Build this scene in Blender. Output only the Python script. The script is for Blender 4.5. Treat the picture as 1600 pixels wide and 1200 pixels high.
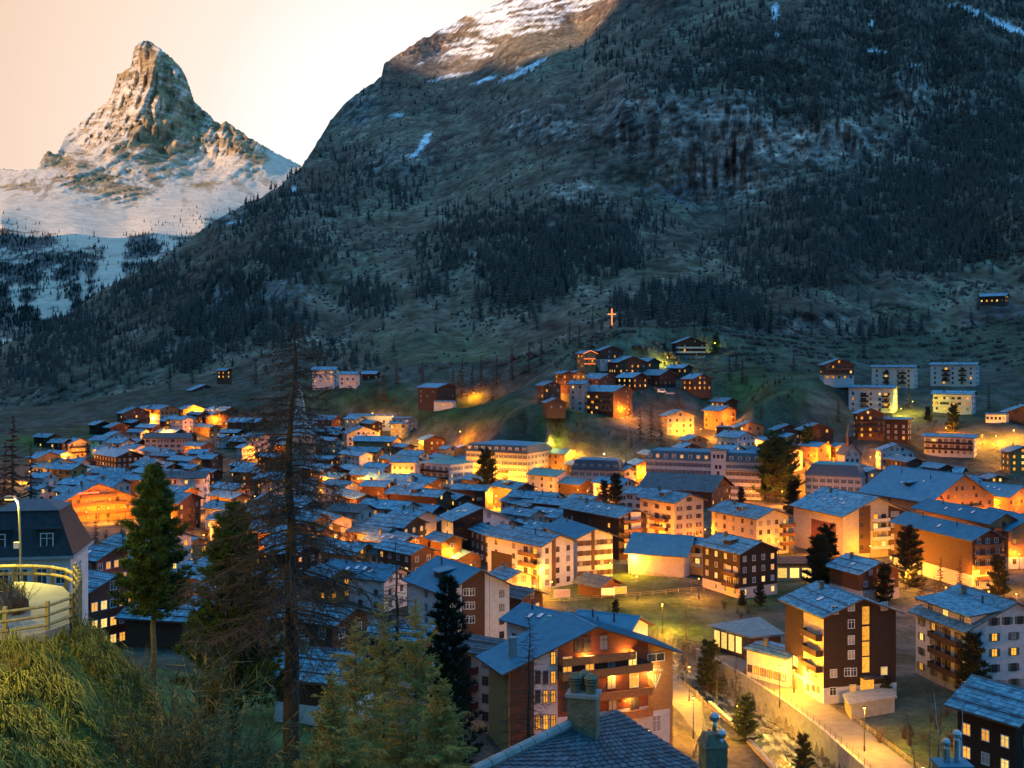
import bpy, math, random
import numpy as np
from mathutils import Vector, Matrix, noise as mnoise

random.seed(7); np.random.seed(7)
SC = bpy.context.scene
COL = SC.collection
for o in list(bpy.data.objects): bpy.data.objects.remove(o)

# ------------------------------------------------------------------ camera, sky, sun, exposure
F, HZ, EYE = 1750.0, 560.0, 60.0          # focal length and eye level in photograph pixels, eye height above the valley floor
cam_d = bpy.data.cameras.new('camera'); cam = bpy.data.objects.new('camera', cam_d); COL.objects.link(cam)
cam.location = (0, 0, EYE); cam.rotation_euler = (math.radians(90), 0, 0)
cam_d.sensor_width = 36; cam_d.lens = F/1600*36; cam_d.shift_y = -(600-HZ)/1600
cam_d.clip_start = 0.5; cam_d.clip_end = 40000
SC.camera = cam

SUN_AZ, SUN_EL = math.radians(225), math.radians(14)      # compass direction the light comes from (0 = +Y, clockwise)
w = bpy.data.worlds.new('World'); SC.world = w; w.use_nodes = True
nt = w.node_tree; nt.nodes.clear(); N = nt.nodes.new; LK = nt.links.new
out = N('ShaderNodeOutputWorld'); add = N('ShaderNodeAddShader')
b1 = N('ShaderNodeBackground'); b2 = N('ShaderNodeBackground')
sky = N('ShaderNodeTexSky'); sky.sky_type = 'NISHITA'; sky.sun_disc = False
sky.sun_elevation = SUN_EL; sky.sun_rotation = SUN_AZ; sky.altitude = 1600; sky.air_density = 1.0; sky.dust_density = 0.3; sky.ozone_density = 3
LK(sky.outputs[0], b1.inputs[0]); b1.inputs[1].default_value = 0.02
tc = N('ShaderNodeTexCoord'); dt = N('ShaderNodeVectorMath'); dt.operation = 'DOT_PRODUCT'
nm = N('ShaderNodeVectorMath'); nm.operation = 'NORMALIZE'
LK(tc.outputs['Generated'], nm.inputs[0]); LK(nm.outputs[0], dt.inputs[0])
g = Vector((-0.09, 1, 0.19)).normalized(); dt.inputs[1].default_value = g
mr = N('ShaderNodeMapRange'); mr.inputs[1].default_value = -1; mr.inputs[2].default_value = 1
LK(dt.outputs['Value'], mr.inputs[0])
rp = N('ShaderNodeValToRGB'); rp.color_ramp.interpolation = 'B_SPLINE'
def dusk(c): return (c+1)/2
els = [(-1,(.06,.22,.44)),(0,(.08,.43,.92)),(.3,(.11,.53,1.1)),(.68,(.26,.48,.82)),(.87,(.62,.44,.38)),(.945,(.86,.58,.37)),(.985,(.92,.77,.62)),(.9985,(1.0,.97,.93))]
cr = rp.color_ramp
while len(cr.elements) < len(els): cr.elements.new(0.5)
for e,(c,col) in zip(cr.elements, els): e.position = dusk(c); e.color = (*col,1)
LK(mr.outputs[0], rp.inputs[0]); LK(rp.outputs[0], b2.inputs[0]); b2.inputs[1].default_value = 1.0
LK(b1.outputs[0], add.inputs[0]); LK(b2.outputs[0], add.inputs[1]); LK(add.outputs[0], out.inputs[0])

sun_d = bpy.data.lights.new('sun', 'SUN'); sun_d.energy = 5.0; sun_d.angle = math.radians(1.0); sun_d.color = (1, .64, .34)
sun = bpy.data.objects.new('sun', sun_d); COL.objects.link(sun)
sdir = Vector((math.sin(SUN_AZ)*math.cos(SUN_EL), math.cos(SUN_AZ)*math.cos(SUN_EL), math.sin(SUN_EL)))
sun.rotation_euler = (-sdir).to_track_quat('-Z', 'Y').to_euler()

vs = SC.view_settings; vs.view_transform = 'Standard'; vs.look = 'None'; vs.exposure = 0.15; vs.gamma = 1; vs.use_curve_mapping = False
SC.cycles.use_denoising = True
SC.cycles.max_bounces = 5; SC.cycles.diffuse_bounces = 3; SC.cycles.transparent_max_bounces = 4
SC.cycles.sample_clamp_indirect = 4

# ------------------------------------------------------------------ helpers
def P(px, py, Y): return Vector(((px-800)/F*Y, Y, EYE-(py-HZ)/F*Y))
def fl_D(py, z): return (EYE-z)*F/(py-HZ)
MATS = {}
def tag(o, label=None, cat=None, group=None, kind=None):
    if label: o['label'] = label
    if cat: o['category'] = cat
    if group: o['group'] = group
    if kind: o['kind'] = kind
    return o
def empty(name, loc, rz=0):
    o = bpy.data.objects.new(name, None); COL.objects.link(o); o.location = loc; o.rotation_euler = (0,0,rz); o.empty_display_size = .2
    return o
def link(name, me, parent=None, loc=None, rz=None):
    o = bpy.data.objects.new(name, me); COL.objects.link(o)
    if parent: o.parent = parent
    if loc is not None: o.location = loc
    if rz is not None: o.rotation_euler = (0,0,rz)
    return o
class MB:
    def __init__(s): s.v=[]; s.f=[]; s.m=[]; s.mats=[]; s.sm=False
    def mi(s, mat):
        if mat not in s.mats: s.mats.append(mat)
        return s.mats.index(mat)
    def poly(s, pts, faces, mat):
        b=len(s.v); s.v.extend([tuple(p) for p in pts]); k=s.mi(mat)
        for f in faces: s.f.append(tuple(b+i for i in f)); s.m.append(k)
        return s
    def box(s, x0,x1,y0,y1,z0,z1, mat):
        p=[(x0,y0,z0),(x1,y0,z0),(x1,y1,z0),(x0,y1,z0),(x0,y0,z1),(x1,y0,z1),(x1,y1,z1),(x0,y1,z1)]
        return s.poly(p,[(0,3,2,1),(4,5,6,7),(0,1,5,4),(1,2,6,5),(2,3,7,6),(3,0,4,7)],mat)
    def frus(s, c0, r0, c1, r1, n, mat, cap=True, ry=None):
        ry = ry or (1,1)
        c0=Vector(c0); c1=Vector(c1); d=(c1-c0); 
        if d.length<1e-6: return s
        q=d.to_track_quat('Z','Y'); pts=[]
        for c,r in ((c0,r0),(c1,r1)):
            for k in range(n):
                a=2*math.pi*k/n; pts.append(c+q@Vector((r*math.cos(a)*ry[0],r*math.sin(a)*ry[1],0)))
        fs=[(k,(k+1)%n,n+(k+1)%n,n+k) for k in range(n)]
        if cap: fs+= [tuple(range(n-1,-1,-1)),tuple(range(n,2*n))]
        return s.poly(pts,fs,mat)
    def extr(s, prof, x0, x1, mat):          # profile in (y,z), extruded along x
        n=len(prof); pts=[(x0,y,z) for y,z in prof]+[(x1,y,z) for y,z in prof]
        fs=[(k,(k+1)%n,n+(k+1)%n,n+k) for k in range(n)]+[tuple(range(n-1,-1,-1)),tuple(range(n,2*n))]
        return s.poly(pts,fs,mat)
    def mesh(s, name):
        me=bpy.data.meshes.new(name); me.from_pydata(s.v,[],s.f)
        for m in s.mats: me.materials.append(MATS[m])
        me.polygons.foreach_set('material_index', s.m)
        if s.sm: me.polygons.foreach_set('use_smooth',[True]*len(s.f))
        me.update(); return me
    def build(s, name, parent=None, loc=None, rz=None): return link(name, s.mesh(name), parent, loc, rz)

# ------------------------------------------------------------------ materials
def mat(name, c1, c2=None, rough=.8, scale=3.0, bump=0.0, bscale=None, stretch=(1,1,1), island=0.0, obj=0.0, metal=0.0, spec=.3, detail=5, planks=None, rand_hue=None):
    m=bpy.data.materials.new(name); m.use_nodes=True; t=m.node_tree; b=t.nodes['Principled BSDF']
    n=t.nodes.new; l=t.links.new
    b.inputs['Roughness'].default_value=rough; b.inputs['Metallic'].default_value=metal; b.inputs['Specular IOR Level'].default_value=spec
    co=n('ShaderNodeTexCoord'); mp=n('ShaderNodeMapping'); mp.inputs['Scale'].default_value=stretch; l(co.outputs['Object'],mp.inputs[0])
    nz=n('ShaderNodeTexNoise'); nz.inputs['Scale'].default_value=scale; nz.inputs['Detail'].default_value=detail; l(mp.outputs[0],nz.inputs['Vector'])
    mx=n('ShaderNodeMix'); mx.data_type='RGBA'; mx.inputs[6].default_value=(*c1,1); mx.inputs[7].default_value=(*(c2 or c1),1)
    rm=n('ShaderNodeMapRange'); rm.inputs[1].default_value=.3; rm.inputs[2].default_value=.7; l(nz.outputs[0],rm.inputs[0])
    fac=rm.outputs[0]
    if island:
        ge=n('ShaderNodeNewGeometry'); m2=n('ShaderNodeMix'); m2.inputs[0].default_value=island
        l(fac,m2.inputs[2]); l(ge.outputs['Random Per Island'],m2.inputs[3]); fac=m2.outputs[0]
    l(fac,mx.inputs[0]); col=mx.outputs[2]
    if obj:
        oi=n('ShaderNodeObjectInfo'); r2=n('ShaderNodeMapRange'); r2.inputs[3].default_value=1-obj; r2.inputs[4].default_value=1+obj; l(oi.outputs['Random'],r2.inputs[0])
        ml=n('ShaderNodeMix'); ml.data_type='RGBA'; ml.blend_type='MULTIPLY'; ml.inputs[0].default_value=1; l(col,ml.inputs[6]); l(r2.outputs[0],ml.inputs[7]); col=ml.outputs[2]
    l(col,b.inputs['Base Color'])
    hgt=None
    if planks:
        sp=n('ShaderNodeSeparateXYZ'); l(co.outputs['Object'],sp.inputs[0]); ma=n('ShaderNodeMath'); ma.operation='MULTIPLY'; ma.inputs[1].default_value=1/planks; l(sp.outputs[2],ma.inputs[0])
        fr=n('ShaderNodeMath'); fr.operation='FRACT'; l(ma.outputs[0],fr.inputs[0]); hgt=fr.outputs[0]
    if bump:
        nb=n('ShaderNodeTexNoise'); nb.inputs['Scale'].default_value=bscale or scale*3; nb.inputs['Detail'].default_value=6; l(mp.outputs[0],nb.inputs['Vector'])
        bp=n('ShaderNodeBump'); bp.inputs['Strength'].default_value=min(bump,1); bp.inputs['Distance'].default_value=.08
        if hgt is not None:
            ad=n('ShaderNodeMath'); l(nb.outputs[0],ad.inputs[0]); l(hgt,ad.inputs[1]); l(ad.outputs[0],bp.inputs['Height'])
        else: l(nb.outputs[0],bp.inputs['Height'])
        l(bp.outputs[0],b.inputs['Normal'])
    MATS[name]=m; return m
def emis(name, c, st, var=0.0, noise_=False):
    m=bpy.data.materials.new(name); m.use_nodes=True; t=m.node_tree; t.nodes.clear(); n=t.nodes.new; l=t.links.new
    o=n('ShaderNodeOutputMaterial'); e=n('ShaderNodeEmission'); e.inputs[0].default_value=(*c,1); e.inputs[1].default_value=st
    if var:
        oi=n('ShaderNodeObjectInfo'); r=n('ShaderNodeMapRange'); r.inputs[3].default_value=st*(1-var); r.inputs[4].default_value=st*(1+var); l(oi.outputs['Random'],r.inputs[0])
        co=n('ShaderNodeTexCoord'); nz=n('ShaderNodeTexNoise'); nz.inputs['Scale'].default_value=2.5; l(co.outputs['Object'],nz.inputs[0])
        mm=n('ShaderNodeMath'); mm.operation='MULTIPLY'; l(r.outputs[0],mm.inputs[0])
        r3=n('ShaderNodeMapRange'); r3.inputs[1].default_value=.3; r3.inputs[2].default_value=.7; r3.inputs[3].default_value=.75; r3.inputs[4].default_value=1.2; l(nz.outputs[0],r3.inputs[0]); l(r3.outputs[0],mm.inputs[1]); l(mm.outputs[0],e.inputs[1])
    l(e.outputs[0],o.inputs[0]); m.cycles.emission_sampling='NONE'
    MATS[name]=m; return m
mat('white',(.64,.61,.60),(.50,.48,.48),.85,1.2,.25,12)
mat('beige',(.58,.46,.31),(.46,.36,.24),.85,1.2,.25,12)
mat('pink',(.64,.50,.43),(.52,.40,.35),.85,1.2,.25,12)
mat('grey',(.40,.39,.39),(.28,.28,.29),.85,1.5,.4,8)
mat('orange',(.50,.27,.10),(.36,.18,.07),.8,1.5,.4,6,stretch=(1,1,6),planks=.22)
mat('stone',(.42,.36,.28),(.24,.20,.16),.9,2.2,.8,5)
mat('dark',(.060,.036,.026),(.024,.015,.012),.75,2.0,.6,4,stretch=(.6,.6,8),planks=.2)
mat('brown',(.15,.075,.045),(.075,.036,.024),.75,2.0,.6,4,stretch=(.6,.6,8),planks=.2)
mat('red',(.26,.085,.05),(.14,.045,.03),.75,2.0,.5,4,stretch=(.6,.6,8),planks=.2)
mat('slate',(.04,.12,.165),(.25,.50,.61),.75,1.6,.5,6,island=.65,obj=.15)
mat('slate_far',(.045,.135,.185),(.24,.47,.58),.75,.9,.8,4,stretch=(1,1,1),obj=.22)
mat('slate_dark',(.05,.065,.075),(.13,.16,.18),.7,1.6,.5,6,island=.5,obj=.15)
mat('metal_blue',(.045,.20,.29),(.08,.27,.37),.65,.5,.12,2,obj=.1,spec=.3)
mat('metal_green',(.06,.25,.25),(.10,.33,.32),.6,.5,.15,2)
mat('slate_black',(.018,.026,.032),(.035,.046,.054),.6,1.6,.4,6)
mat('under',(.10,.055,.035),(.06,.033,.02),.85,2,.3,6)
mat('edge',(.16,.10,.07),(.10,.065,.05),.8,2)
mat('frame_white',(.70,.70,.70),None,.6)
mat('frame_brown',(.14,.07,.04),None,.6)
mat('shut_brown',(.15,.07,.05),(.10,.05,.04),.7,6)
mat('shut_green',(.13,.17,.13),(.10,.13,.10),.7,6)
mat('glass',(.035,.04,.05),(.06,.065,.08),.08,1,spec=.8,obj=.4)
mat('curtain',(.42,.40,.38),(.25,.24,.24),.8,6,stretch=(6,6,.4))
mat('rail_dark',(.06,.035,.026),(.035,.02,.015),.75,4,.3,8)
mat('rail_brown',(.20,.10,.05),(.11,.055,.03),.75,4,.3,8)
mat('rail_orange',(.42,.20,.07),(.26,.12,.045),.75,4,.3,8)
mat('rail_red',(.13,.035,.028),(.09,.026,.02),.75,4,.3,8)
mat('rail_white',(.62,.58,.52),(.5,.47,.42),.8,4)
mat('metal_dark',(.05,.05,.055),(.08,.08,.085),.5,5,metal=.4)
mat('metal_pale',(.55,.57,.6),(.4,.42,.45),.28,5,metal=.9)
mat('concrete',(.34,.33,.31),(.22,.215,.2),.9,1.0,.4,8)
mat('plaster_old',(.25,.21,.13),(.13,.115,.075),.95,2.5,.8,9)
mat('sky_reflect',(.62,.70,.76),(.5,.6,.68),.12,1,spec=1.0)  # skylight panes: reflected sky brightness put into the base colour
emis('lit_warm',(1,.40,.045),1.05,.4)
emis('lit_yellow',(1,.60,.14),1.35,.35)
emis('bulb_orange',(1,.45,.05),5)
emis('bulb_yellow',(1,.62,.12),5)
emis('bulb_white',(1,.80,.5),7)
emis('neon',(1,.22,.05),2.4)
emis('bulb_green',(.05,1,.35),8)
emis('neon_red',(1,.10,.03),4)
mat('bark',(.075,.055,.040),(.035,.026,.020),.95,3,.9,6,stretch=(1,1,.3))
mat('bark_pale',(.20,.16,.10),(.11,.085,.05),.95,3,.6,6)
mat('twig',(.085,.058,.042),(.05,.035,.028),.95,3)
mat('twig_olive',(.17,.145,.06),(.09,.08,.035),.95,.9)
mat('twig_green',(.46,.34,.09),(.24,.19,.05),.95,.9)
mat('needle',(.095,.15,.030),(.035,.060,.018),.75,2.2,island=.6)
mat('needle_dark',(.022,.036,.018),(.010,.018,.011),.8,2.2,island=.6)
mat('larch_far',(.165,.115,.092),(.085,.066,.056),.95,.02,island=.6)
mat('fir_far',(.040,.046,.036),(.020,.025,.022),.95,.02,island=.6)
mat('shrub',(.10,.065,.045),(.055,.038,.028),.95,.3,island=.5)
mat('leafy',(.085,.10,.025),(.04,.05,.015),.85,1,island=.6)
mat('grass_dry',(.30,.29,.06),(.07,.085,.022),.9,.35,island=.55)
mat('asphalt',(.17,.165,.15),(.12,.115,.105),.85,.6,.3,20)
mat('path',(.30,.29,.24),(.22,.21,.18),.9,.7,.3,14)
mat('boulder',(.15,.145,.14),(.07,.068,.065),.85,1.2,.6,4)
mat('wood_post',(.40,.32,.15),(.24,.19,.09),.85,5,.4,10,stretch=(1,1,.2))
mat('paint_logo',(.78,.80,.72),None,.6)
mat('paint_green',(.35,.55,.20),None,.6)
mat('car_white',(.7,.7,.72),None,.3)
mat('tyre',(.02,.02,.02),None,.8)
mat('cloth_orange',(.75,.33,.06),(.6,.25,.05),.8,2)
# ------------------------------------------------------------------ the houses: near wall corner (cx, cy = top of wall) in the photograph,
# visible extents of eave side (el) and gable side (gl), storeys (fl), yaw (th); solved into metres at their own distance
HOUSES=[]
def d_left(by): return float(np.interp(by,[600,640,660,700,740,780,815,900],[930,790,720,620,520,430,372,300]))
def H(label,cx,cy,el,gl,fl,th=50,zb=0,D=None,w='white',up=None,us=1,roof='slate',p=21,m=0,ne=None,ng=None,lit=.10,bal=(),dorm=0,sky=0,chim=1,sh=None,fh=2.75,name='chalet',ov=1.0,base=None,cat='house',grp=None,frame=None,glit=None):
    h=fl*fh+.5
    if D=='L':
        D=600
        for _ in range(30): D=.5*D+.5*d_left(cy+h*F/D)
    if D is None: D=(EYE-zb-h)*F/(cy-HZ)
    else: zb=EYE-(cy-HZ)/F*D-h
    u0=(cx-800)/F; X0,Y0=u0*D,D; t=math.radians(th)+math.atan(u0)*(-1 if m else 1)
    if not m: a=(math.cos(t),-math.sin(t)); q=(math.sin(t),math.cos(t)); u1=(cx-el-800)/F; u2=(cx+gl-800)/F
    else: a=(-math.cos(t),-math.sin(t)); q=(-math.sin(t),math.cos(t)); u1=(cx+el-800)/F; u2=(cx-gl-800)/F
    L=(X0-u1*Y0)/(a[0]-u1*a[1]); W=(u2*Y0-X0)/(q[0]-u2*q[1])
    L=min(max(abs(L),7.5),34); W=min(max(abs(W),7.0),30)
    cxw=X0-a[0]*L/2+q[0]*W/2; cyw=Y0-a[1]*L/2+q[1]*W/2
    d=dict(locals()); d['center']=(cxw,cyw,zb); d['rz']=math.atan2(a[1],a[0]); d['es']=1 if m else -1
    HOUSES.append(d); return d
G='chalets in the far part of the village'
# --- right foreground and middle
H('tall dark brown apartment house with glowing yellow stairwell strip above the river road',1287,962,60,113,5.4,60,0,w='dark',base='white',us=1,ng=0,ne=0,lit=0,sky=1,chim=1,p=20,bal=[('e',.02,.42,(2,3,4),'rail_dark')],name='apartment_house')
H('white four storey house with broad shed dormer and brown balconies at the river',1508,984,77,150,4,55,1,w='white',base='concrete',us=.8,p=24,sh='shut_green',bal=[('e',.05,.62,(1,2,3),'rail_dark')],chim=2,lit=.16,name='apartment_house',dorm=9,ng=5)
H('dark timber house on pale base beside the sloping lamp lit meadow',1156,864,58,58,4,50,0,w='dark',base='pink',us=1,lit=.38,ne=4,ng=4,dorm=1,chim=1,frame='frame_white',bal=[('e',.02,.38,(1,2),'rail_dark')],name='timber_house')
H('large glowing yellow apartment block with column of pale balconies on its gable',1317,806,77,105,4.6,55,0,w='beige',roof='slate',sky=4,ng=0,ne=0,chim=1,lit=.1,bal=[('g',.42,.66,(1,2,3,4),'rail_white')],name='apartment_block',p=23)
H('hotel with vast plain blue roof and amber timber gable behind the yellow block',1453,784,127,100,3,45,2,w='orange',roof='metal_blue',p=30,ng=7,ne=8,lit=.1,sky=2,dorm=1,chim=2,bal=[('g',.15,.8,(2,),'rail_brown')],name='hotel',cat='hotel')
H('orange brown hotel block with plain blue roof and blank pale side wall',1519,843,122,48,4.6,52,0,w='brown',base='pink',us=1.4,roof='metal_blue',p=26,ng=3,ne=0,sky=1,chim=2,bal=[('g',.05,.95,(1,2,3,4),'rail_brown')],name='hotel',cat='hotel')
H('higher rear wing of the orange hotel with skylights in its blue roof',1546,817,122,45,4.6,52,1,w='orange',roof='metal_blue',p=26,ng=3,ne=0,sky=3,chim=1,bal=[('g',.05,.95,(1,2,3,4),'rail_brown')],name='hotel',cat='hotel')
H('amber timber house with white ground floor at the photo edge beside the orange hotel',1576,828,60,70,3.6,55,2,w='orange',base='white',us=1,roof='metal_blue',p=26,ng=4,ne=0,chim=0)
H('beige house with boxed dormer and orange balconies at its right gable end',1182,810,70,50,4,50,0,w='beige',dorm=1,sky=1,ng=4,ne=5,lit=.06,bal=[('g',.72,1.15,(1,2,3),'rail_brown')],name='guest_house')
H('tall cream hotel with brown shutters and boxed roof dormer in the village centre',1054,785,54,45,5.2,50,0,w='beige',sh='shut_brown',dorm=1,ng=3,ne=3,lit=.07,bal=[('e',.18,.62,(2,3),'rail_brown')],name='hotel',cat='hotel')
H('house with amber lit stacked balconies and broad slate roof with three skylights',967,808,87,43,4.5,50,0,w='dark',up=None,sky=3,ng=0,ne=3,lit=.5,chim=1,bal=[('g',.1,.75,(1,2,3,4),'rail_brown')],name='guest_house',glit=1)
H('white guest house with dark shutters and covered door facing the lamp lit meadow',902,840,48,55,4,65,0,w='white',roof='metal_blue',sh='shut_brown',ng=5,ne=0,lit=.06,chim=1,name='guest_house')
H('cream guest house with stepped slate roof and three brown balconies',846,852,84,50,4,50,0,w='white',ng=3,ne=3,lit=.0,chim=2,bal=[('e',.03,.36,(1,2,3),'rail_brown')],name='guest_house',sky=0)
H('long low hall with plain grey roof and bare orange lit wall above the meadow',1069,868,87,20,2.0,12,1,w='pink',roof='metal_blue',p=24,ne=0,ng=0,chim=0,name='hall',cat='hall')
H('pale block with two balconies squeezed between the hall and the dark timber house',1100,852,33,26,3,40,0,w='beige',roof='metal_blue',p=15,ne=0,chim=1,bal=[('e',.1,.9,(1,2),'rail_white')])
H('small market hut with grey roof beside lit poster boards',937,916,34,24,1,45,0,w='brown',roof='slate_dark',p=24,ne=0,ng=0,chim=0,fh=2.6,name='wooden_hut',cat='hut')
H('brown and white house whose wide gable is half timber and half white plaster',708,814,18,87,4,72,0,w='white',roof='slate',sky=3,ng=4,ne=1,lit=.03,chim=0,name='guest_house')
H('narrow pinkish house with two dark balconies above an orange lit lane',645,811,37,37,4,50,0,w='pink',ng=1,ne=0,lit=.06,chim=2,sky=1,bal=[('e',.02,.5,(1,2),'rail_dark')])
H('low house with pink wall and dark roof left of the narrow pink house',615,829,52,30,1.6,50,4,w='pink',roof='slate_dark',ne=4,ng=1)
H('large white and brown apartment house with smooth blue roof and boxed dormer',696,926,58,100,5,62,0,w='white',roof='metal_blue',dorm=1,p=27,ng=4,ne=1,lit=.03,chim=1,name='apartment_house')
H('little dark roofed hut behind the smooth blue roofed apartment house',815,934,26,18,1.4,45,0,w='brown',roof='slate_dark',ng=2,ne=0,chim=0,name='wooden_hut',cat='hut')
H('small pale gabled annex under the cream guest house',792,904,20,24,1.6,60,1,w='pink',chim=1,ne=0,ng=2)
H('tiny lit shed with pitched roof in the orange lane',716,872,14,24,1,65,1,w='orange',chim=0,ng=2,ne=0,name='shed',cat='shed')
H('slim brown tower house rising from the orange lane',690,846,15,26,3.0,55,0,w='brown',ng=1,ne=0,chim=0)
H('wooden house with pale base and broad slate roof behind the tall dark brown house',1342,896,46,62,2.4,50,0,w='brown',base='grey',us=1,ng=3,ne=0,chim=1,sky=1)
# --- foreground left of river
H('hotel with stacked red brown balconies peeking out behind the dark pine',772,1022,80,20,5,32,0,w='pink',roof='slate_dark',ne=3,ng=1,lit=.12,chim=0,p=19,bal=[('e',.30,.78,(1,2,3,4),'rail_red'),('e',.86,1.1,(1,2,3,4),'rail_red')],name='hotel',cat='hotel')
H('blue seamed roof house with two skylights behind the logo hotel',862,986,70,60,3.5,48,3,w='white',roof='metal_blue',sky=3,p=22,chim=1,ne=3,ng=0)
H('house with smooth blue roof and flue pipes at the back of the logo hotel',968,1002,80,44,2.6,22,6,w='white',roof='metal_blue',p=22,chim=3,ne=0,ng=0)
H('house with green copper roof and lit windows just above the logo hotel',912,1004,76,50,3.4,30,4,w='white',roof='metal_green',p=17,chim=2,ne=4,ng=0,lit=.4)
H('dark timber house with net patterned slate roof and lit windows in the lower right corner',1586,1126,72,70,3.4,33,None,D=128,w='dark',p=27,lit=.9,ne=3,ng=2,chim=0,name='timber_house')
H('timber house with bright slate roof and white base wall behind the big bare larch',530,1062,96,40,1.7,30,None,D=112,w='brown',base='white',us=.8,p=26,ne=2,ng=1,chim=1)
H('house with small bright diamond shaped roof between bare branches',520,974,60,52,2,42,None,D=150,w='brown',chim=0,lit=.3,ng=2,ne=2)
H('wide slate roof house low behind the yellowish young larches',655,1000,76,26,2,25,None,D=165,w='brown',chim=1,lit=.3,ne=3)
H('dark house with white lit wall strip hidden behind the big larch trunk',440,968,60,50,2.3,55,None,D=160,w='pink',up=None,chim=1,lit=.2)
H('large blue roof house with paired skylights seen through larch branches',600,905,96,36,2.6,35,2,w='white',roof='metal_blue',sky=4,p=24,chim=1,ne=4)
H('house with plain blue roof and pink wall stub above the paired skylight roof',618,866,66,20,2.0,30,3,w='pink',roof='metal_blue',sky=2,p=24,chim=0)
H('brown house with small orange gable window left of the paired skylight roof',512,902,20,26,2,55,4,w='orange',roof='metal_blue',chim=0,lit=.4)
H('red chalet with three rows of lit windows between dark pine and larch trunk',458,852,44,30,3,35,3,w='red',lit=.5,chim=0,ne=3,frame='frame_white')
H('small white gabled house wedged behind the larch trunk',466,868,10,24,2,60,3,w='white',lit=0,chim=0)
H('brown chalet with blue skylit roof between the two green pines',335,885,22,34,2.4,60,2,w='brown',lit=.25,chim=1,sky=1)
H('low dark house with bright roof corner between the two pines',330,960,40,40,1.5,50,None,D=190,w='dark',chim=0,lit=0)
H('brick red chalet with orange lit corner and blue roof behind the left pine',150,874,30,50,4,48,None,D=215,w='red',sky=1,ne=2,ng=4,lit=.45,chim=0,sh=None,frame='frame_white')
H('brick red house with three window rows stepping down behind the grassy bank',140,922,16,72,3.4,55,None,D=170,w='red',sky=1,ng=5,ne=1,lit=.5,chim=0,frame='frame_white')
H('house with wide snow dusted slate roof right of the left pine trunk',285,968,90,40,1.5,30,None,D=168,w='brown',chim=1,p=19,ne=0,ng=0)
# --- village centre
H('brown chalet with slate roof and dormer in front of the long yellow hotel',805,764,36,30,2.6,52,3,w='brown',dorm=1,ng=2,ne=3,lit=.15)
H('brown balcony house with orange lit end right in front of the grey hotel',758,766,50,10,2.6,25,3,w='brown',ne=4,lit=.1,chim=0,bal=[('e',.1,.9,(1,),'rail_dark')])
H('chalet with large blue roof and brown boxed dormer left of centre',683,776,78,22,2.6,35,3,w='brown',dorm=1,sky=2,chim=1,lit=.1)
H('long slate roof house with pink wall above the narrow pink house',628,796,66,26,3,35,3,w='pink',chim=1,sky=1,lit=.05)
H('dark roofed house tucked under the brown boxed dormer chalet',672,800,50,22,2,35,3,w='dark',roof='metal_blue',lit=.2)
H('small chalet with broad eaves left of the balcony house',712,780,12,22,2,60,3,w='brown',chim=0,lit=.2)
H('white house with dark roof and tall shuttered windows in the centre',862,780,66,18,2.4,30,3,w='white',sh='shut_brown',ne=6,chim=2,lit=.05)
H('black timber barn house with small white windows beside the two dark firs',893,790,58,18,2.6,33,2,w='dark',ne=4,chim=0,lit=.0,frame='frame_white')
H('small chalet with orange lit gable left of the two dark firs',922,783,34,16,1.6,40,3,w='orange',chim=0,lit=.3)
H('small pink gabled chalet behind the stepped slate roof',827,806,40,14,2,45,3,w='pink',chim=1,sky=1,lit=0)
H('low house with two skylights behind the stepped slate roof',845,826,44,20,1.6,40,2,w='grey',sky=2,chim=1)
H('house with smooth blue roof and lit corner below the grand white hotel',970,757,42,22,2.4,38,3,w='white',roof='metal_blue',chim=1,lit=.1)
H('long low timber hall with rippled dark roof before the grand white hotel',1112,768,112,30,2.0,18,3,w='brown',roof='slate_dark',ne=3,chim=0,lit=.1)
H('white shuttered house under the rippled dark hall roof',1004,772,24,20,3,35,2,w='white',ne=2,sh='shut_brown',chim=0,lit=0)
H('teal roofed stone house right of the long yellow hotel',868,744,42,24,3,40,2,w='pink',roof='metal_green',ne=3,ng=2,lit=.2)
H('low brown shed roof house in the lane below the pinkish mansard hotel',905,757,30,20,1.3,40,4,w='brown',roof='metal_blue',chim=0)
H('house with broad blue roof and white gable left of the grey hotel',632,750,60,16,2.2,30,5,w='white',roof='slate_far',chim=1,sky=1)
H('chalet with white gable wedge under the grey hotel balconies',648,748,14,22,2,60,5,w='white',roof='slate_far',chim=0)
H('apartment block with glowing balconies below the wooded knoll',938,694,50,20,3.4,18,4,w='beige',roof='slate_far',ne=5,lit=.25,chim=1,p=14,bal=[('e',.5,1.05,(1,2,3),'rail_white')],name='apartment_block')
H('orange lit gable house left of the grand white hotel',994,726,10,26,2,60,6,w='orange',roof='slate_far',lit=.3,chim=0)
# --- mid background, centre left
H('tall modern white block with lit yellow annex in the far centre',640,654,28,12,4,25,None,D=640,w='white',roof='slate_far',p=4,ne=3,lit=.3,chim=0,name='apartment_block')
H('yellow lit flat roofed hotel annex with vertical glass bays',632,662,22,6,3,15,None,D=625,w='beige',roof='metal_blue',p=8,ne=5,lit=.8,chim=0)
H('long white hotel wing under orange terrace parasols',615,650,70,6,2.6,12,None,D=655,w='white',roof='slate_far',p=8,ne=7,lit=.05,chim=0,name='hotel',cat='hotel')
H('half timbered pink chalet with wide gable under the white hotel wing',542,678,8,52,2.4,75,None,D=600,w='pink',roof='slate_far',ng=5,lit=.15)
H('pink and white house with tall flagpole corner left of the church',692,666,28,10,3,20,None,D=640,w='pink',roof='slate_far',p=6,ne=4,lit=.2,chim=2)
H('low grey roof house between pink flagpole house and the big church roof',716,674,28,6,2,15,None,D=650,w='grey',roof='slate_far',chim=0)
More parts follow.
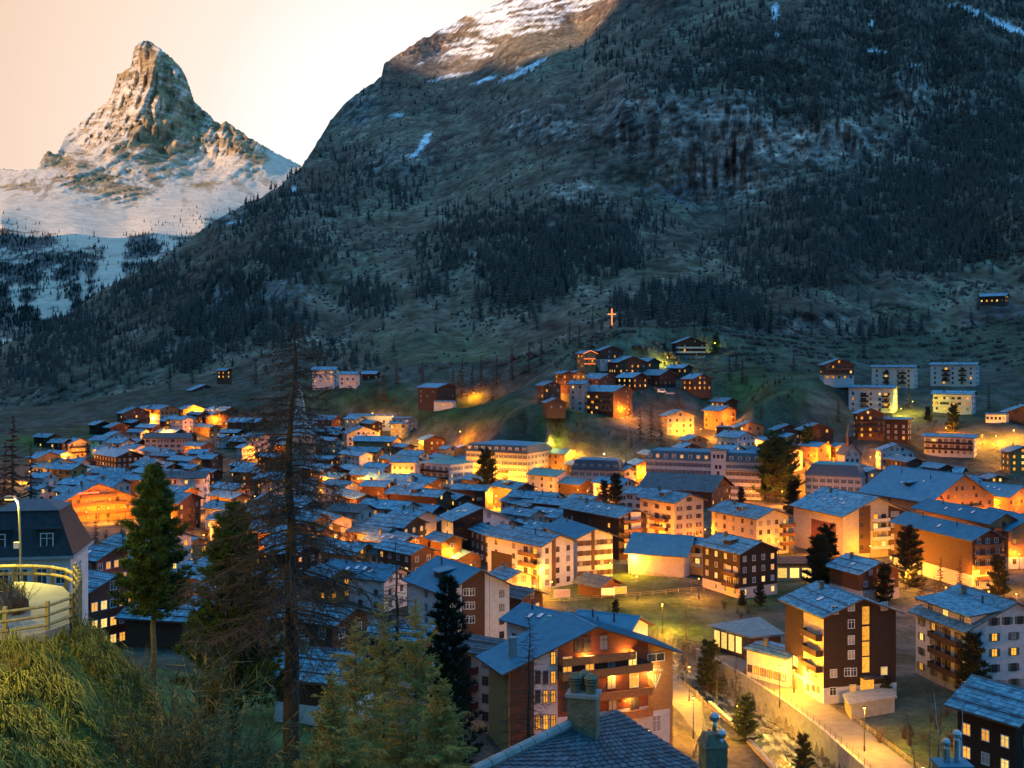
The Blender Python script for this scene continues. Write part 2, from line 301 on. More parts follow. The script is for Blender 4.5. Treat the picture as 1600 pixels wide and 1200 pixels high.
H('orange lit chalet row house below the white tower block',612,690,60,14,2,25,None,D=580,w='orange',roof='slate_far',lit=.3)
H('dark chalet with broad gable below the pink flagpole house',662,688,8,34,2,70,None,D=590,w='brown',roof='slate_far',lit=.1,ng=4)
H('small white gabled house with arched windows left of the long yellow hotel',697,702,8,14,2.4,65,None,D=560,w='beige',roof='slate_far',lit=0,chim=1)
H('orange wall house joined to the little arched gable house',712,702,2,26,2,80,None,D=560,w='orange',roof='slate_far',lit=0,chim=0)
H('snow dusted roof chalet beside the orange street lamp in the centre left',652,712,30,18,1.6,40,None,D=530,w='pink',roof='slate_far',sky=2)
H('pale apartment house with round lit window pair left of the grey hotel',648,722,36,8,3.4,15,None,D=500,w='pink',roof='slate_far',ne=4,lit=.3)
H('blue roof house above the bright yellow street lamp',588,706,46,12,2,25,None,D=560,w='orange',roof='slate_far',lit=.3)
H('orange lit lane house just right of the bright yellow street lamp',592,742,44,12,3,20,None,D=480,w='orange',roof='slate_far',lit=.5,ne=4)
H('house with blue roof and two skylights under the bright yellow street lamp',655,764,60,20,2,35,None,D=430,w='orange',roof='slate_far',sky=2)
# --- slope houses above the centre
H('brown house with white end wall alone on the dark meadow slope',682,606,29,30,3.2,35,None,D=640,w='brown',roof='slate_far',ne=3,ng=3,lit=.05,chim=0,p=12)
H('white garage box with lit opening at the foot of the lone brown slope house',708,628,30,4,1,15,None,D=625,w='white',roof='slate_far',p=4,ne=1,lit=1,chim=0,name='garage',cat='garage')
H('white chalet with glowing lower windows high on the slope behind the larch',522,578,34,8,3,20,None,D=720,w='white',roof='slate_far',ne=4,lit=.5,chim=0)
H('white and brown house right of the glowing slope chalet',556,585,26,6,2.5,18,None,D=710,w='white',roof='slate_far',ne=3,lit=.3,chim=0)
H('low dark barn at the right of the slope houses behind the larch',586,584,20,6,1.3,18,None,D=730,w='dark',roof='slate_far',ne=1,lit=.4,chim=0)
H('tiny lone chalet with two lit windows left of the larch top',352,579,12,10,2,40,None,D=800,w='brown',roof='slate_far',lit=.9,ne=2,ng=1,chim=0)
H('long dark chalet pair roof with white middle high in the left village',300,610,8,42,2,72,None,D=830,w='red',roof='slate_far',ng=4,lit=.1,chim=0)
# --- far left cluster
H('huge timber hotel with red lit sign band and tiered balconies in the left village',82,792,14,196,2,74,None,D=372,w='orange',roof='slate',p=24,ng=9,ne=1,lit=.2,chim=3,bal=[('g',.05,.95,(1,),'rail_brown'),('g',.2,.8,(2,),'rail_brown'),('g',.3,.7,(3,),'rail_brown')],name='hotel',cat='hotel')
H('long white four storey building with grey roof behind the left pine',318,746,72,10,4,15,None,D='L',w='white',roof='slate_dark',ne=4,lit=.35,chim=3,p=20,name='apartment_block')
H('black timber chalet with frontal gable and small pale windows in the left village',182,714,36,42,2,68,None,D='L',w='dark',roof='slate_far',ng=5,lit=.1,frame='frame_white')
H('amber lit long house at the far left village end',58,716,4,38,3,60,None,D='L',w='orange',roof='slate_far',lit=.5,ng=3)
H('pink gabled chalet beside the amber long house',86,724,6,30,2,70,None,D='L',w='pink',roof='slate_far',lit=.2,grp=G)
H('dark chalet with long sloping roof right of the pink gabled chalet',116,724,6,34,1.6,70,None,D='L',w='dark',roof='slate_far',lit=.1,grp=G)
H('white walled chalet corner lowest at the far left village edge',68,746,18,18,2.4,50,None,D='L',w='white',roof='slate_far',lit=0,grp=G)
H('small white chalet below the white walled corner at the left edge',58,766,6,28,1.6,65,None,D='L',w='white',roof='slate_far',lit=.1,grp=G)
H('dark gabled chalet above the long roof of the huge timber hotel',98,744,14,22,1.6,55,None,D='L',w='dark',roof='slate_far',lit=.1,grp=G)
H('chalet with snowy roof just above the red sign of the timber hotel',122,754,22,24,1.5,55,None,D='L',w='brown',roof='slate_far',lit=.2,grp=G)
H('brown chalet with broad blue roof in the middle of the left cluster',138,736,24,26,1.8,55,None,D='L',w='brown',roof='slate_far',lit=.2,grp=G)
H('wide skylit roof chalet directly above the timber hotel gable',186,740,42,22,1.8,42,None,D='L',w='pink',roof='slate_far',sky=3,lit=.1)
H('pinkish red gabled house at the top of the left pine',194,744,5,28,2.2,72,None,D='L',w='pink',roof='slate_far',lit=.1,grp=G)
H('dark chalet with two skylights right of the black timber chalet',242,722,24,26,1.8,50,None,D='L',w='dark',roof='slate_far',sky=2,lit=.1,grp=G)
H('teal roofed dark house in the upper left cluster',212,692,24,18,2,45,None,D='L',w='dark',roof='slate_far',sky=1,lit=.1,grp=G)
H('white house with slanted roof under the teal roofed dark house',208,702,20,24,2,50,None,D='L',w='white',roof='slate_far',sky=1,lit=.1,grp=G)
H('grey white house with lit roof edge in the upper left cluster',170,682,6,32,2,65,None,D='L',w='pink',roof='slate_far',lit=.1,grp=G)
H('tiered white chalet with glowing balcony near the green lamp',106,694,8,36,2.6,62,None,D='L',w='beige',roof='slate_far',lit=.5,ng=4,bal=[('g',.1,.9,(1,2),'rail_dark')])
H('white chalet with small balcony right beside the green lamp',148,692,8,24,2,62,None,D='L',w='white',roof='slate_far',lit=.3,grp=G)
H('dark chalet with lit gable edge at the upper left border of the village',148,664,4,26,1.8,65,None,D='L',w='dark',roof='slate_far',lit=.2,grp=G)
H('brown chalet with long low roof right of the upper border chalet',172,668,4,32,1.6,65,None,D='L',w='brown',roof='slate_far',lit=.1,grp=G)
H('large brown balcony house at the top left of the village',192,646,6,42,3.2,62,None,D='L',w='brown',roof='slate_far',lit=.3,ng=5,bal=[('g',.05,.95,(1,2),'rail_brown')])
H('chalet with lit upper windows right of the large brown balcony house',222,640,4,26,2.6,62,None,D='L',w='brown',roof='slate_far',lit=.5,grp=G)
H('white gabled house with orange lit upper wall on the left hillside',250,640,22,28,3.2,66,None,D='L',w='orange',base='white',us=2,roof='slate_far',ng=4,lit=.1)
H('orange glowing chalet at the starry hillside lamp',286,640,6,32,2.4,66,None,D='L',w='orange',roof='slate_far',lit=.4)
H('brown gabled chalet with a row of lit windows below the white gabled house',258,658,8,40,1.8,72,None,D='L',w='brown',roof='slate_far',lit=.7,ng=5)
H('long grey white house with rows of windows left of the larch',294,684,68,8,3,15,None,D='L',w='grey',roof='slate_dark',ne=7,lit=.1,sh='shut_brown')
H('chalet roof below the starry lamp in the left village',238,668,24,16,1.4,45,None,D='L',w='brown',roof='slate_far',lit=.1,grp=G)
H('snow dusted chalet roof right of the starry lamp',272,676,26,16,1.4,45,None,D='L',w='brown',roof='slate_far',lit=.1,grp=G)
H('chalet under the larch branches with bright slanted roof',332,630,26,16,1.6,40,None,D='L',w='brown',roof='slate_far',lit=.1,grp=G)
H('broad snowy roof chalet half hidden by the larch at the hillside',350,642,28,20,1.8,45,None,D='L',w='brown',roof='slate_far',lit=.3,grp=G)
H('brown chalet with several lit windows at the left side of the larch',322,652,10,36,2,70,None,D='L',w='brown',roof='slate_far',lit=.6)
H('long slate roof in the larch shadow above the arched white chapel',402,660,46,14,1.6,28,None,D='L',w='brown',roof='slate_far',lit=.1)
H('second slate roof in the larch shadow beside the arched white chapel',398,690,40,18,1.6,30,None,D='L',w='brown',roof='slate_far',lit=.1)
H('small white chapel like gable with arched window behind the larch',378,700,6,14,2,70,None,D='L',w='white',roof='slate_far',ng=1,lit=0,chim=0)
H('white house stub with single window left of the arched chapel',346,684,6,12,2,65,None,D='L',w='white',roof='slate_far',ng=1,lit=0,chim=0)
H('narrow white house column with many windows right of the larch trunk',486,758,24,8,4.4,18,None,D='L',w='white',roof='slate_far',ne=4,lit=.05,chim=0)
H('blue roofed chalet between church and slope houses, lit at its eave',532,636,30,12,2,25,None,D=720,w='brown',roof='slate_far',lit=.3)
H('blue roofed chalet stacked above the church nave',518,656,26,14,2,30,None,D=670,w='brown',roof='slate_far',lit=.2)
H('wide low blue roof directly behind the church nave',528,674,42,10,1.4,20,None,D=620,w='brown',roof='slate_far',lit=.2)
H('brown chalet with purple wall right of the church nave end',600,760,34,16,2.4,30,None,D=430,w='brown',roof='slate_far',lit=.2)
H('house with grey roof and pink gable in the larch twigs below the church',560,800,44,24,2,35,None,D=350,w='pink',roof='slate_dark',lit=.1)
H('slate roofed house deep in the larch twigs left of the trunk',430,800,50,24,2,35,None,D=340,w='brown',roof='slate_far',lit=.3)
H('small roof with skylight below the larch twigs by the orange lane lamps',440,832,36,16,1.6,35,None,D=300,w='brown',roof='slate_far',lit=.3)
# --- knoll
K='houses crowded on the knoll'
H('tall glazed timber lodge with orange lit end wall on the knoll edge',958,612,44,30,4.4,40,None,D=565,w='brown',roof='slate_far',ne=6,ng=2,lit=.3,p=20,name='lodge',bal=[('e',.05,.95,(1,2,3),'rail_brown')],m=0)
H('blue roofed tower wing at the left of the timber lodge',912,600,22,10,5,25,None,D=573,w='grey',roof='slate_far',ne=2,lit=.05)
H('broad sky blue roof house above the timber lodge',936,592,38,26,3,40,None,D=590,w='brown',roof='slate_far',ng=4,lit=.25,sky=1)
H('dark chalet with three lit windows right of the broad blue roof',988,590,24,24,2,42,None,D=595,w='dark',roof='slate_far',ng=3,lit=.9)
H('black chalet with pale wall base behind parked cars on the knoll',1030,586,28,26,2,40,None,D=610,w='dark',roof='slate_far',lit=.05,chim=0)
H('chalet with lit gable windows at the right end of the knoll',1082,592,16,30,2.2,52,None,D=605,w='brown',roof='slate_far',ng=4,lit=.8)
H('chalet beside the yellow lamp on the knoll',1066,575,24,16,2,40,None,D=635,w='brown',roof='slate_far',sky=2,lit=.3)
H('big slate roof house at the top centre of the knoll',1010,566,36,20,3,40,None,D=635,w='brown',roof='slate_far',ng=2,lit=.3)
H('dark gabled chalet with lit windows below the knoll top',966,566,18,44,2.2,70,None,D=620,w='brown',roof='slate_far',ng=5,lit=.5)
H('brown chalet with white base next to the string lit chalet',938,548,6,36,2.6,70,None,D=635,w='brown',base='white',us=1,roof='slate_far',ng=4,lit=.1)
H('string lit chalet outlined in glowing yellow lights at the knoll top',912,552,4,18,3,60,None,D=630,w='orange',roof='slate_far',ng=2,lit=.6)
H('brown house with lit upper balcony on the left knoll slope',878,584,4,14,3,60,None,D=590,w='brown',roof='slate_far',ng=2,lit=.4)
H('red brown house with pale floor at the far left of the knoll',850,602,4,26,3.4,62,None,D=570,w='brown',roof='slate_far',ng=3,lit=.3)
H('lit balcony house between the left knoll houses',893,584,2,22,3,70,None,D=593,w='orange',roof='slate_far',ng=3,lit=.7)
H('low white roofed hut above the floodlit grass on the knoll',854,629,5,30,1.2,75,None,D=550,w='brown',roof='slate_far',ng=2,lit=.1,chim=0)
H('dark balcony chalet high right of the knoll beside the brightest yellow lamp',1056,536,2,46,3,72,None,D=685,w='dark',base='concrete',us=.4,roof='slate_far',ng=5,lit=.03,bal=[('g',0,1,(1,2),'rail_white')])
# --- centre right
H('yellow glowing house in the orange street below the knoll',1042,650,4,42,3.2,66,None,D=560,w='beige',roof='slate_far',ng=4,lit=.5,chim=1)
H('large brown chalet with lit windows right of the yellow glowing house',1124,642,24,26,3.2,45,None,D=570,w='orange',roof='slate_far',ng=3,ne=3,lit=.6,sky=3)
H('chalet roof peeping out behind the large brown chalet',1132,628,22,20,3,45,None,D=600,w='brown',roof='slate_far',lit=.2)
H('flat roofed brown house below the large brown chalet',1144,668,24,4,2.6,18,None,D=545,w='brown',roof='slate_far',p=6,ne=3,lit=.2)
H('chalet with snowy roof and amber gable beside the orange street',1150,668,2,44,1.6,74,None,D=540,w='orange',roof='slate_far',ng=3,lit=.3)
H('white and pink house with brown balcony above the grand white hotel',1152,684,32,28,2.6,42,None,D=525,w='white',roof='slate_far',ne=2,ng=4,lit=.2,bal=[('e',.1,.95,(1,),'rail_brown')])
H('blue roof corner right behind the white and pink house',1200,688,24,14,2.4,40,None,D=530,w='pink',roof='slate_far',lit=.1)
H('brown timber chalet with white windows by the tall golden trees',1212,672,4,40,2.4,68,None,D=540,w='brown',roof='slate_far',ng=3,lit=.1)
H('dark chalet with bright side wall strip right of the golden trees',1254,672,4,48,3.6,68,None,D=520,w='dark',roof='slate_far',ng=3,lit=.4,bal=[('g',.05,.9,(1,2),'rail_dark')])
H('pink house stub under the roof beside the golden trees',1230,706,6,24,2.6,60,None,D=505,w='pink',roof='slate_far',ng=2,lit=.1)
H('small blue roof chalet above the grand white hotel',1066,700,8,28,1.4,60,None,D=510,w='brown',roof='slate_far',lit=.1)
H('orange lit low barn in the street above the small blue roof',1074,688,4,30,1.4,62,None,D=520,w='orange',roof='slate_far',lit=.1,chim=0)
# --- right slope
H('dark chalet with white ground floor and lit attic on the right slope',1288,570,2,46,2.8,72,None,D=600,w='brown',base='white',us=1,roof='slate_far',ng=5,lit=.35,bal=[('g',.02,.98,(1,2),'rail_brown')])
A='white apartment blocks on the right slope'
H('white apartment block with stepped roof upper left of the pair on the slope',1428,574,66,6,4.2,14,None,D=640,w='white',roof='slate_far',ne=4,lit=.04,sky=2,p=14,bal=[('e',.18,.36,(1,2,3),'rail_dark'),('e',.58,.72,(1,2,3),'rail_dark')],name='apartment_block')
H('white apartment block with stepped roof furthest right on the slope',1524,570,70,6,4.2,14,None,D=640,w='white',roof='slate_far',ne=5,lit=.06,sky=2,p=14,bal=[('e',.2,.36,(1,2,3),'rail_dark'),('e',.56,.74,(1,2,3),'rail_dark')],name='apartment_block')
H('white apartment block with two yellow lit windows lowest on the slope',1396,606,70,6,4.6,14,None,D=580,w='white',roof='slate_far',ne=5,lit=.15,sky=2,p=14,bal=[('e',.1,.24,(1,2,3),'rail_dark'),('e',.55,.72,(1,2,3),'rail_dark')],name='apartment_block')
H('white balcony house with violet lit upper floor below the furthest block',1518,616,60,6,3.2,14,None,D=575,w='white',roof='slate_far',ne=5,lit=.4,sky=3,bal=[('e',.25,1,(1,2),'rail_white')],p=20)
H('tall tiered chalet with four lit floors under the lowest white block',1340,646,2,40,4.2,75,None,D=540,w='brown',roof='slate_far',ng=3,lit=.45,bal=[('g',0,1,(1,2,3),'rail_dark')])
H('dark brown block with blue roof right of the tiered chalet',1418,656,36,4,3.6,14,None,D=535,w='dark',roof='slate_far',ne=3,lit=.3,p=10,frame='frame_white')
H('long white house with three dark balcony bands near the orange floodlights',1522,684,78,4,3,10,None,D=520,w='white',roof='slate_far',ne=8,lit=.3,sky=4,p=16,bal=[('e',.02,.98,(1,2),'rail_dark')],name='apartment_block')
H('pale blue white double house with lit upper windows below the dark block',1376,704,2,52,3.2,75,None,D=500,w='white',roof='slate_far',ng=5,lit=.35)
H('brown house with wide blue roof at the right edge below the floodlit slope',1572,644,2,60,2.4,74,None,D=560,w='brown',roof='slate_far',ng=3,lit=.1)
H('little white pavilion left of the brown edge house',1572,648,32,2,1,10,None,D=550,w='white',roof='slate_far',ne=5,lit=.1,p=5,chim=0,fh=3)
H('amber lit balcony house cut by the right photo edge',1578,706,4,40,3.2,62,None,D=500,w='orange',roof='slate_far',ng=3,lit=.8)
H('low snowy roof house under the long balcony band house',1500,738,66,8,1.4,15,None,D=470,w='brown',roof='slate_far',ne=3,lit=.1)
H('low chalet with broad pale gable left of the low snowy roof house',1438,734,10,40,1.4,68,None,D=475,w='grey',roof='slate_far',lit=.2,chim=0)
H('wooden hall with glass roof strip and amber truss front at the right edge',1576,776,80,40,2.2,35,2,w='orange',roof='metal_blue',p=24,ne=0,ng=5,lit=.4,sky=4)
H('barn with grey roof between vast blue roof hotel and wooden hall',1530,752,50,14,1.4,25,3,w='grey',roof='slate_far',lit=.3,ne=2)
H('amber lit roof peak behind the barn with grey roof',1545,748,8,26,1.6,65,4,w='orange',roof='slate_far',lit=.3,chim=0)
# --- high slope
H('lone lit chalet on the terrace high at the right edge',1570,462,40,6,1.6,15,None,D=800,w='brown',roof='slate_far',ne=5,lit=.9,chim=0)
H('long dark barn high on the right bench meadow',1576,418,42,4,1.2,12,None,D=900,w='dark',roof='slate_dark',ne=0,ng=0,chim=0,name='barn',cat='barn')
H('small dark barn left of the long barn on the bench meadow',1520,420,4,14,1,60,None,D=905,w='dark',roof='slate_dark',ne=0,ng=0,chim=0,name='barn',cat='barn')
H('dark hay barn on the rock terrace above the right slope houses',1258,488,20,16,1,35,None,D=860,w='dark',roof='slate_dark',ne=0,ng=0,chim=0,name='barn',cat='barn')
H('long dark hay barn on the slope meadow behind the larch top',508,459,36,4,1,12,None,D=1130,w='dark',roof='slate_dark',ne=0,ng=0,chim=0,name='barn',cat='barn')
H('small lone hay barn on the meadow right of the larch top',556,517,16,8,1,35,None,D=980,w='dark',roof='slate_dark',ne=0,ng=0,chim=0,name='barn',cat='barn')
H('tiny hut at the right end of the slope meadow above the lone brown house',740,528,8,6,1,35,None,D=900,w='dark',roof='slate_dark',ne=0,ng=0,chim=0,name='barn',cat='barn')

# lots of the big hotels, levelled into the ground
LOTS=[(px,Y,z) for px0,px1,Y,z in ((735,870,530,0),(735,870,550,1),(1010,1190,478,0),(1010,1190,495,1),(895,970,505,0),(655,740,512,2),(1258,1346,476,0),(660,860,490,0),(900,1240,450,0)) for px in np.linspace(px0,px1,5) for z in (z,)]
# ------------------------------------------------------------------ terrain
def rbf(pts, vals, q, smooth=1e-3, chunk=20000):
    pts=np.asarray(pts,float); vals=np.asarray(vals,float); n=len(pts)
    A=np.sqrt(((pts[:,None]-pts[None])**2).sum(-1)); 
    K=np.zeros((n+3,n+3)); K[:n,:n]=-A+np.eye(n)*smooth; K[:n,n]=1; K[:n,n+1:]=pts; K[n,:n]=1; K[n+1:,:n]=pts.T
    sol=np.linalg.solve(K,np.concatenate([vals,np.zeros(3)]))
    q=np.asarray(q,float); out=np.empty(len(q))
    for i in range(0,len(q),chunk):
        b=q[i:i+chunk]; d=np.sqrt(((b[:,None]-pts[None])**2).sum(-1)); out[i:i+chunk]=-d@sol[:n]+sol[n]+b@sol[n+1:]
    return out
def nz3(arr, sc, oct=5, H=.9, kind='f'):
    a=(np.asarray(arr)/np.asarray(sc)).tolist()
    if kind=='r': return np.array([mnoise.ridged_multi_fractal(p,H,2.1,oct,1.0,2.0) for p in a])
    return np.array([mnoise.fractal(p,H,2.0,oct) for p in a])
def smooth(a,b,x): t=np.clip((x-a)/(b-a),0,1); return t*t*(3-2*t)
def ell(px,py,l):
    m=np.zeros_like(px)
    for cx,cy,rx,ry,*k in l: m=np.maximum(m,(k[0] if k else 1)*np.exp(-1.2*(((px-cx)/rx)**2+((py-cy)/ry)**2)**1.5))
    return m
RIV=np.array([(120,49),(150,47.5),(165,46.5),(180,45),(195,42.6),(210,39),(230,33),(250,26.5),(262,22),(280,16)])  # river centre line: Y, X
def riv_x(Y): return np.interp(Y,RIV[:,0],RIV[:,1])

ctrl=[]; 
for h in HOUSES:
    if h['D']<720:
        ctrl.append(h['center']); c_,s_=math.cos(h['rz']),math.sin(h['rz'])
        for sx in (-.5,.5):
            for sy in (-.5,.5): lx,ly=sx*h['L'],sy*h['W']; ctrl.append((h['center'][0]+lx*c_-ly*s_,h['center'][1]+lx*s_+ly*c_,h['zb']))
def cp(px,py,Y): v=P(px,py,Y); ctrl.append((v.x,v.y,v.z))
for a in [(60,990,43.5),(130,962,46),(90,935,50),(0,1002,42.5),(20,920,53),(-120,1000,44),(-120,900,55),(100,1060,37),(60,1150,30),(180,1100,36),(190,1010,43),(-100,1150,30),(150,1190,28)]: cp(*a)
for px,Y,z in [(300,38,38),(300,60,32),(262,40,43),(262,30,42),(400,48,40),(450,46,41),(600,45,40),(750,55,36),(900,40,43),(1100,40,42),(1300,50,38),(1500,50,38),(1800,60,36),(250,56,38),
               (800,80,27),(1100,80,27),(1400,80,26),(500,85,28),(300,85,26),(800,110,17),(1100,110,16),(1400,110,14),(1500,135,8),(1200,140,5),(1000,140,4),(800,145,6),(600,140,9),
               (100,110,25),(-100,130,34),(-300,90,44),(40,150,18),(150,80,33),(230,75,31),(-300,200,40),(-300,400,30),(1250,165,.2),(1400,165,.5),(1350,180,0),(1300,200,0),(1150,205,0),(1100,235,0),(1050,170,1),(1090,185,.5),
               (960,262,0),(1000,284,0),(1040,262,0),(1080,290,1),(960,300,.5),(1900,200,6),(1900,130,14),(2000,400,25),(1750,300,8),(1150,260,0),(1200,270,0),(1440,260,0),(1550,250,0),(-300,20,47),(800,20,46),(1800,20,46),
               (0,1000,14),(-400,1000,8),(-400,700,10),(150,1000,22),(350,930,50),(450,820,46),(600,780,53),(700,720,52),(820,690,55),(900,690,66),(1000,700,80),(1100,710,80),(1250,750,74),(1400,770,76),(1600,770,90),(2000,740,100),(1400,700,50),(1500,700,52),(1600,700,60),(1300,690,56),(1400,740,66),(1500,740,68),
               (1000,680,76),(860,620,50),(820,560,36),(780,560,24),(740,600,30),(1200,600,52),(1180,560,40),(1240,560,42)]:
    ctrl.append(((px-800)/F*Y,Y,z))
for px,Y,z in LOTS: ctrl.append(((px-800)/F*Y,Y,z))
ctrl=np.array(ctrl); CX=ctrl[:,:2]; CZ=ctrl[:,2]
PX=np.arange(-500,2101,4.0); NC=len(PX)
Yf=np.interp(PX,[-500,0,350,450,600,700,820,1000,1100,1250,1400,1600,2100],[1000,1000,930,820,780,740,710,720,730,750,770,770,740])
NV=270; t=np.linspace(0,1,NV)
YY=18*(Yf[None,:]/18)**t[:,None]; PXX=np.repeat(PX[None],NV,0); XX=(PXX-800)/F*YY
ZZ=rbf(CX,CZ,np.stack([XX.ravel(),YY.ravel()],1),smooth=2.0).reshape(XX.shape)
q=np.stack([XX.ravel(),YY.ravel(),np.zeros(XX.size)],1)
ZZ+= (nz3(q,40,4)*.5).reshape(XX.shape)*smooth(200,500,YY)*2 + (nz3(q,4,3)*.12).reshape(XX.shape)*(YY<120)
# river channel and flat road
rd=XX-riv_x(YY); inr=smooth(118,128,YY)*(1-smooth(266,276,YY))
flat=inr*(1-smooth(16,26,np.abs(rd-2)))
ZZ=ZZ*(1-flat)+flat*(-.06)
ch=np.where(rd<0,smooth(-8.5,-4.6,rd),1-smooth(4.6,5.2,rd))*inr
ZZ=ZZ-ch*4.9+ch*(nz3(q,1.6,3)*.25).reshape(XX.shape)*(ch>.2)
def ground_z(x,y):
    c=np.clip(((x/y*F+800)+500)/4,0,NC-1.001); i=int(c); yf=Yf[i]; r=np.clip(math.log(max(y,18.01)/18)/math.log(yf/18)*(NV-1),0,NV-1.001); j=int(r); fc=c-i; fr=r-j
    return float((ZZ[j,i]*(1-fc)+ZZ[j,i+1]*fc)*(1-fr)+(ZZ[j+1,i]*(1-fc)+ZZ[j+1,i+1]*fc)*fr)
# mountain rows
ridge=np.array([(-500,600),(-200,575),(0,541),(60,515),(120,480),(170,447),(230,415),(300,372),(335,345),(380,322),(430,296),(470,262),(490,230),(515,190),(540,160),(570,140),(597,118),(600,100),(625,85),(660,62),(700,40),(760,14),(800,-6),(860,-30),(940,-60),(1000,-100),(1200,-170),(1600,-240),(2100,-300)])
e_r=np.interp(PX,ridge[:,0],ridge[:,1])+np.array([mnoise.fractal((x/18,3.3,0),.8,2,4)*3.0+mnoise.fractal((x/4,9.3,0),.8,2,2)*1.2 for x in PX])
# the snowy rear summit stands behind the nearer shoulder that runs from (940,0) down to (800,110)
NM=250; s=np.linspace(0,1,NM)[:,None]
pyf=HZ-(ZZ[-1]-EYE)*F/Yf
MPX=np.repeat(PX[None],NM,0); MPY=pyf[None]+(e_r-pyf)[None]*s
MC=[(px,py,Y) for px,py,Y in [
 (0,560,1150),(0,541,1500),(100,560,1080),(170,450,1480),(170,520,1200),(300,372,1560),(300,500,1120),(335,345,1600),(420,420,1250),(470,262,1800),(500,400,1220),(500,500,1020),(500,300,1560),(597,118,2250),(570,250,1700),(600,350,1360),
 (620,520,900),(700,420,1080),(700,300,1480),(700,200,1800),(700,60,2500),(760,520,880),(800,400,1080),(800,300,1300),(850,200,1560),(830,110,1900),(900,40,2150),(940,450,920),(1000,400,1000),(1100,440,930),(1100,330,1240),
 (1100,160,1420),(1200,320,1240),(1250,180,1440),(1000,140,1460),(1000,240,1330),(1300,400,960),(1300,260,1260),(1400,220,1290),(1300,90,1560),(1458,92,1480),(1458,130,1440),(1200,0,1800),(1600,0,1650),(1600,200,1280),(1200,-170,2200),(1600,-240,2200),(1000,-60,2150),
 (1600,345,930),(1600,320,985),(1480,420,905),(1480,395,970),(1390,448,895),(1390,425,955),(1300,490,860),(1300,470,905),(1190,505,830),(1190,488,865),(1250,450,950),(1500,480,805),(1400,490,820),(1060,500,780),(960,480,830),(-300,580,1200),(-300,560,1500),(1900,300,900),(1900,100,1300),(2100,-200,1900)]]
for h in HOUSES:
    if h['D']>=720 and h['cx']>400: MC.append((h['cx']-5,h['cy']+h['h']*F/h['D'],h['D']+3))
for k in range(0,NC,25): MC.append((PX[k],pyf[k],Yf[k]))
MC=np.array(MC)
MY=rbf(MC[:,:2]/100,MC[:,2],np.stack([MPX.ravel(),MPY.ravel()],1)/100,smooth=.02).reshape(MPX.shape)
CLIFF=ell(MPX,MPY,[(1010,190,85,50),(1150,215,110,62),(1290,225,115,38),(1120,290,95,34),(840,195,70,30,.7),(1420,150,45,45,.9),(1510,165,55,25,.7),(560,150,40,60,.5),(700,80,80,25,.4),(620,250,60,30,.5),(350,470,25,35,.7),(340,330,60,25,.5),(1250,510,110,28,.8),(1420,520,60,30,.7),(1560,500,60,35,.6),(900,300,60,20,.5),(440,480,60,50,.4),(460,560,50,20,.5)])
MY=MY+(Yf-MY[0])[None]*(1-s)**3; dY=np.diff(MY,axis=0); dY=np.maximum(dY,.4)*(1-.86*CLIFF[1:]); MY=np.concatenate([MY[:1],MY[:1]+np.cumsum(dY,0)],0)
MX=(MPX-800)/F*MY; MZ=EYE-(MPY-HZ)/F*MY
q=np.stack([MX.ravel(),MY.ravel(),MZ.ravel()],1)
fade=smooth(0,.06,s)
n1=(nz3(q,(170,420,130),6)).reshape(MX.shape); n2=(nz3(q,(34,90,26),5)).reshape(MX.shape); n3=(nz3(q,(16,60,75),4,.7,'r')-1).reshape(MX.shape); n4=nz3(q,(9,30,7),3).reshape(MX.shape)
MY2=MY+fade*(n1*46+n2*11+n4*3.2+CLIFF*(n3*26+n4*7))
MY2=np.maximum.accumulate(MY2+np.linspace(0,.6*NM,NM)[:,None]*.02,axis=0)
MX=(MPX-800)/F*MY2; MZ=EYE-(MPY-HZ)/F*MY2 + fade*(n2*3+n4*1.0); MY=MY2
NB=8; bk=np.arange(1,NB+1)[:,None]*1.0
BY=MY[-1][None]+bk*60; BX=(PX-800)[None]/F*BY; BZ=MZ[-1][None]-bk**1.3*26
VX=np.concatenate([XX,MX[1:],BX]); VY=np.concatenate([YY,MY[1:],BY]); VZ=np.concatenate([ZZ,MZ[1:],BZ]); NR=VX.shape[0]
# surface colours: turf, rock, snow, paving and shade painted into the cliff cracks
def mixc(a,b,m): return a*(1-m[...,None])+b*m[...,None]
def C(*c): return np.array(c)
qv=np.stack([XX.ravel(),YY.ravel(),ZZ.ravel()],1); nv=nz3(qv,14,4).reshape(XX.shape); nv2=nz3(qv,3,3).reshape(XX.shape)
pyV=HZ-(ZZ-EYE)*F/YY
cv=np.ones(XX.shape+(3,))*C(.105,.095,.075)
cv=mixc(cv,np.ones_like(cv)*C(.05,.06,.028),smooth(-.1,.4,nv)*.7)
green=np.maximum(ell(PXX,pyV,[(1000,960,130,45),(960,905,110,25),(1180,930,60,30),(1080,985,50,25),(870,650,70,25,.9),(700,640,130,30,.8),(200,680,90,18,1),(60,690,60,14,1),(560,620,120,25,.7),(1180,610,90,40,.7),(1460,1160,110,60,.8),(1180,900,60,30,.7)]),(YY<140)*.9)
cv=mixc(cv,np.ones_like(cv)*C(.060,.105,.025)+nv2[...,None]*.02,np.clip(green+.3*nv*green,0,1))
slopeV=smooth(380,640,YY)*smooth(590,540,pyV-(ell(PXX,pyV,[(960,600,150,60,1)])*30)); 
cv=mixc(cv,np.ones_like(cv)*C(.120,.120,.075)+nv2[...,None]*.025,slopeV*.9)
bed=ch[...,None]; cv=cv*(1-bed)+bed*C(.17,.165,.15)
streak=(np.abs(pyV-(637-(PXX-0)*.40))<3.2)*(PXX<92)*(PXX>-40)*(nv2>-.35)
cv=mixc(cv,np.ones_like(cv)*C(.78,.8,.84),streak.astype(float))
cm=np.ones(MX.shape+(3,))
ng=smooth(-.5,.5,n1+.6*n2)[...,None]
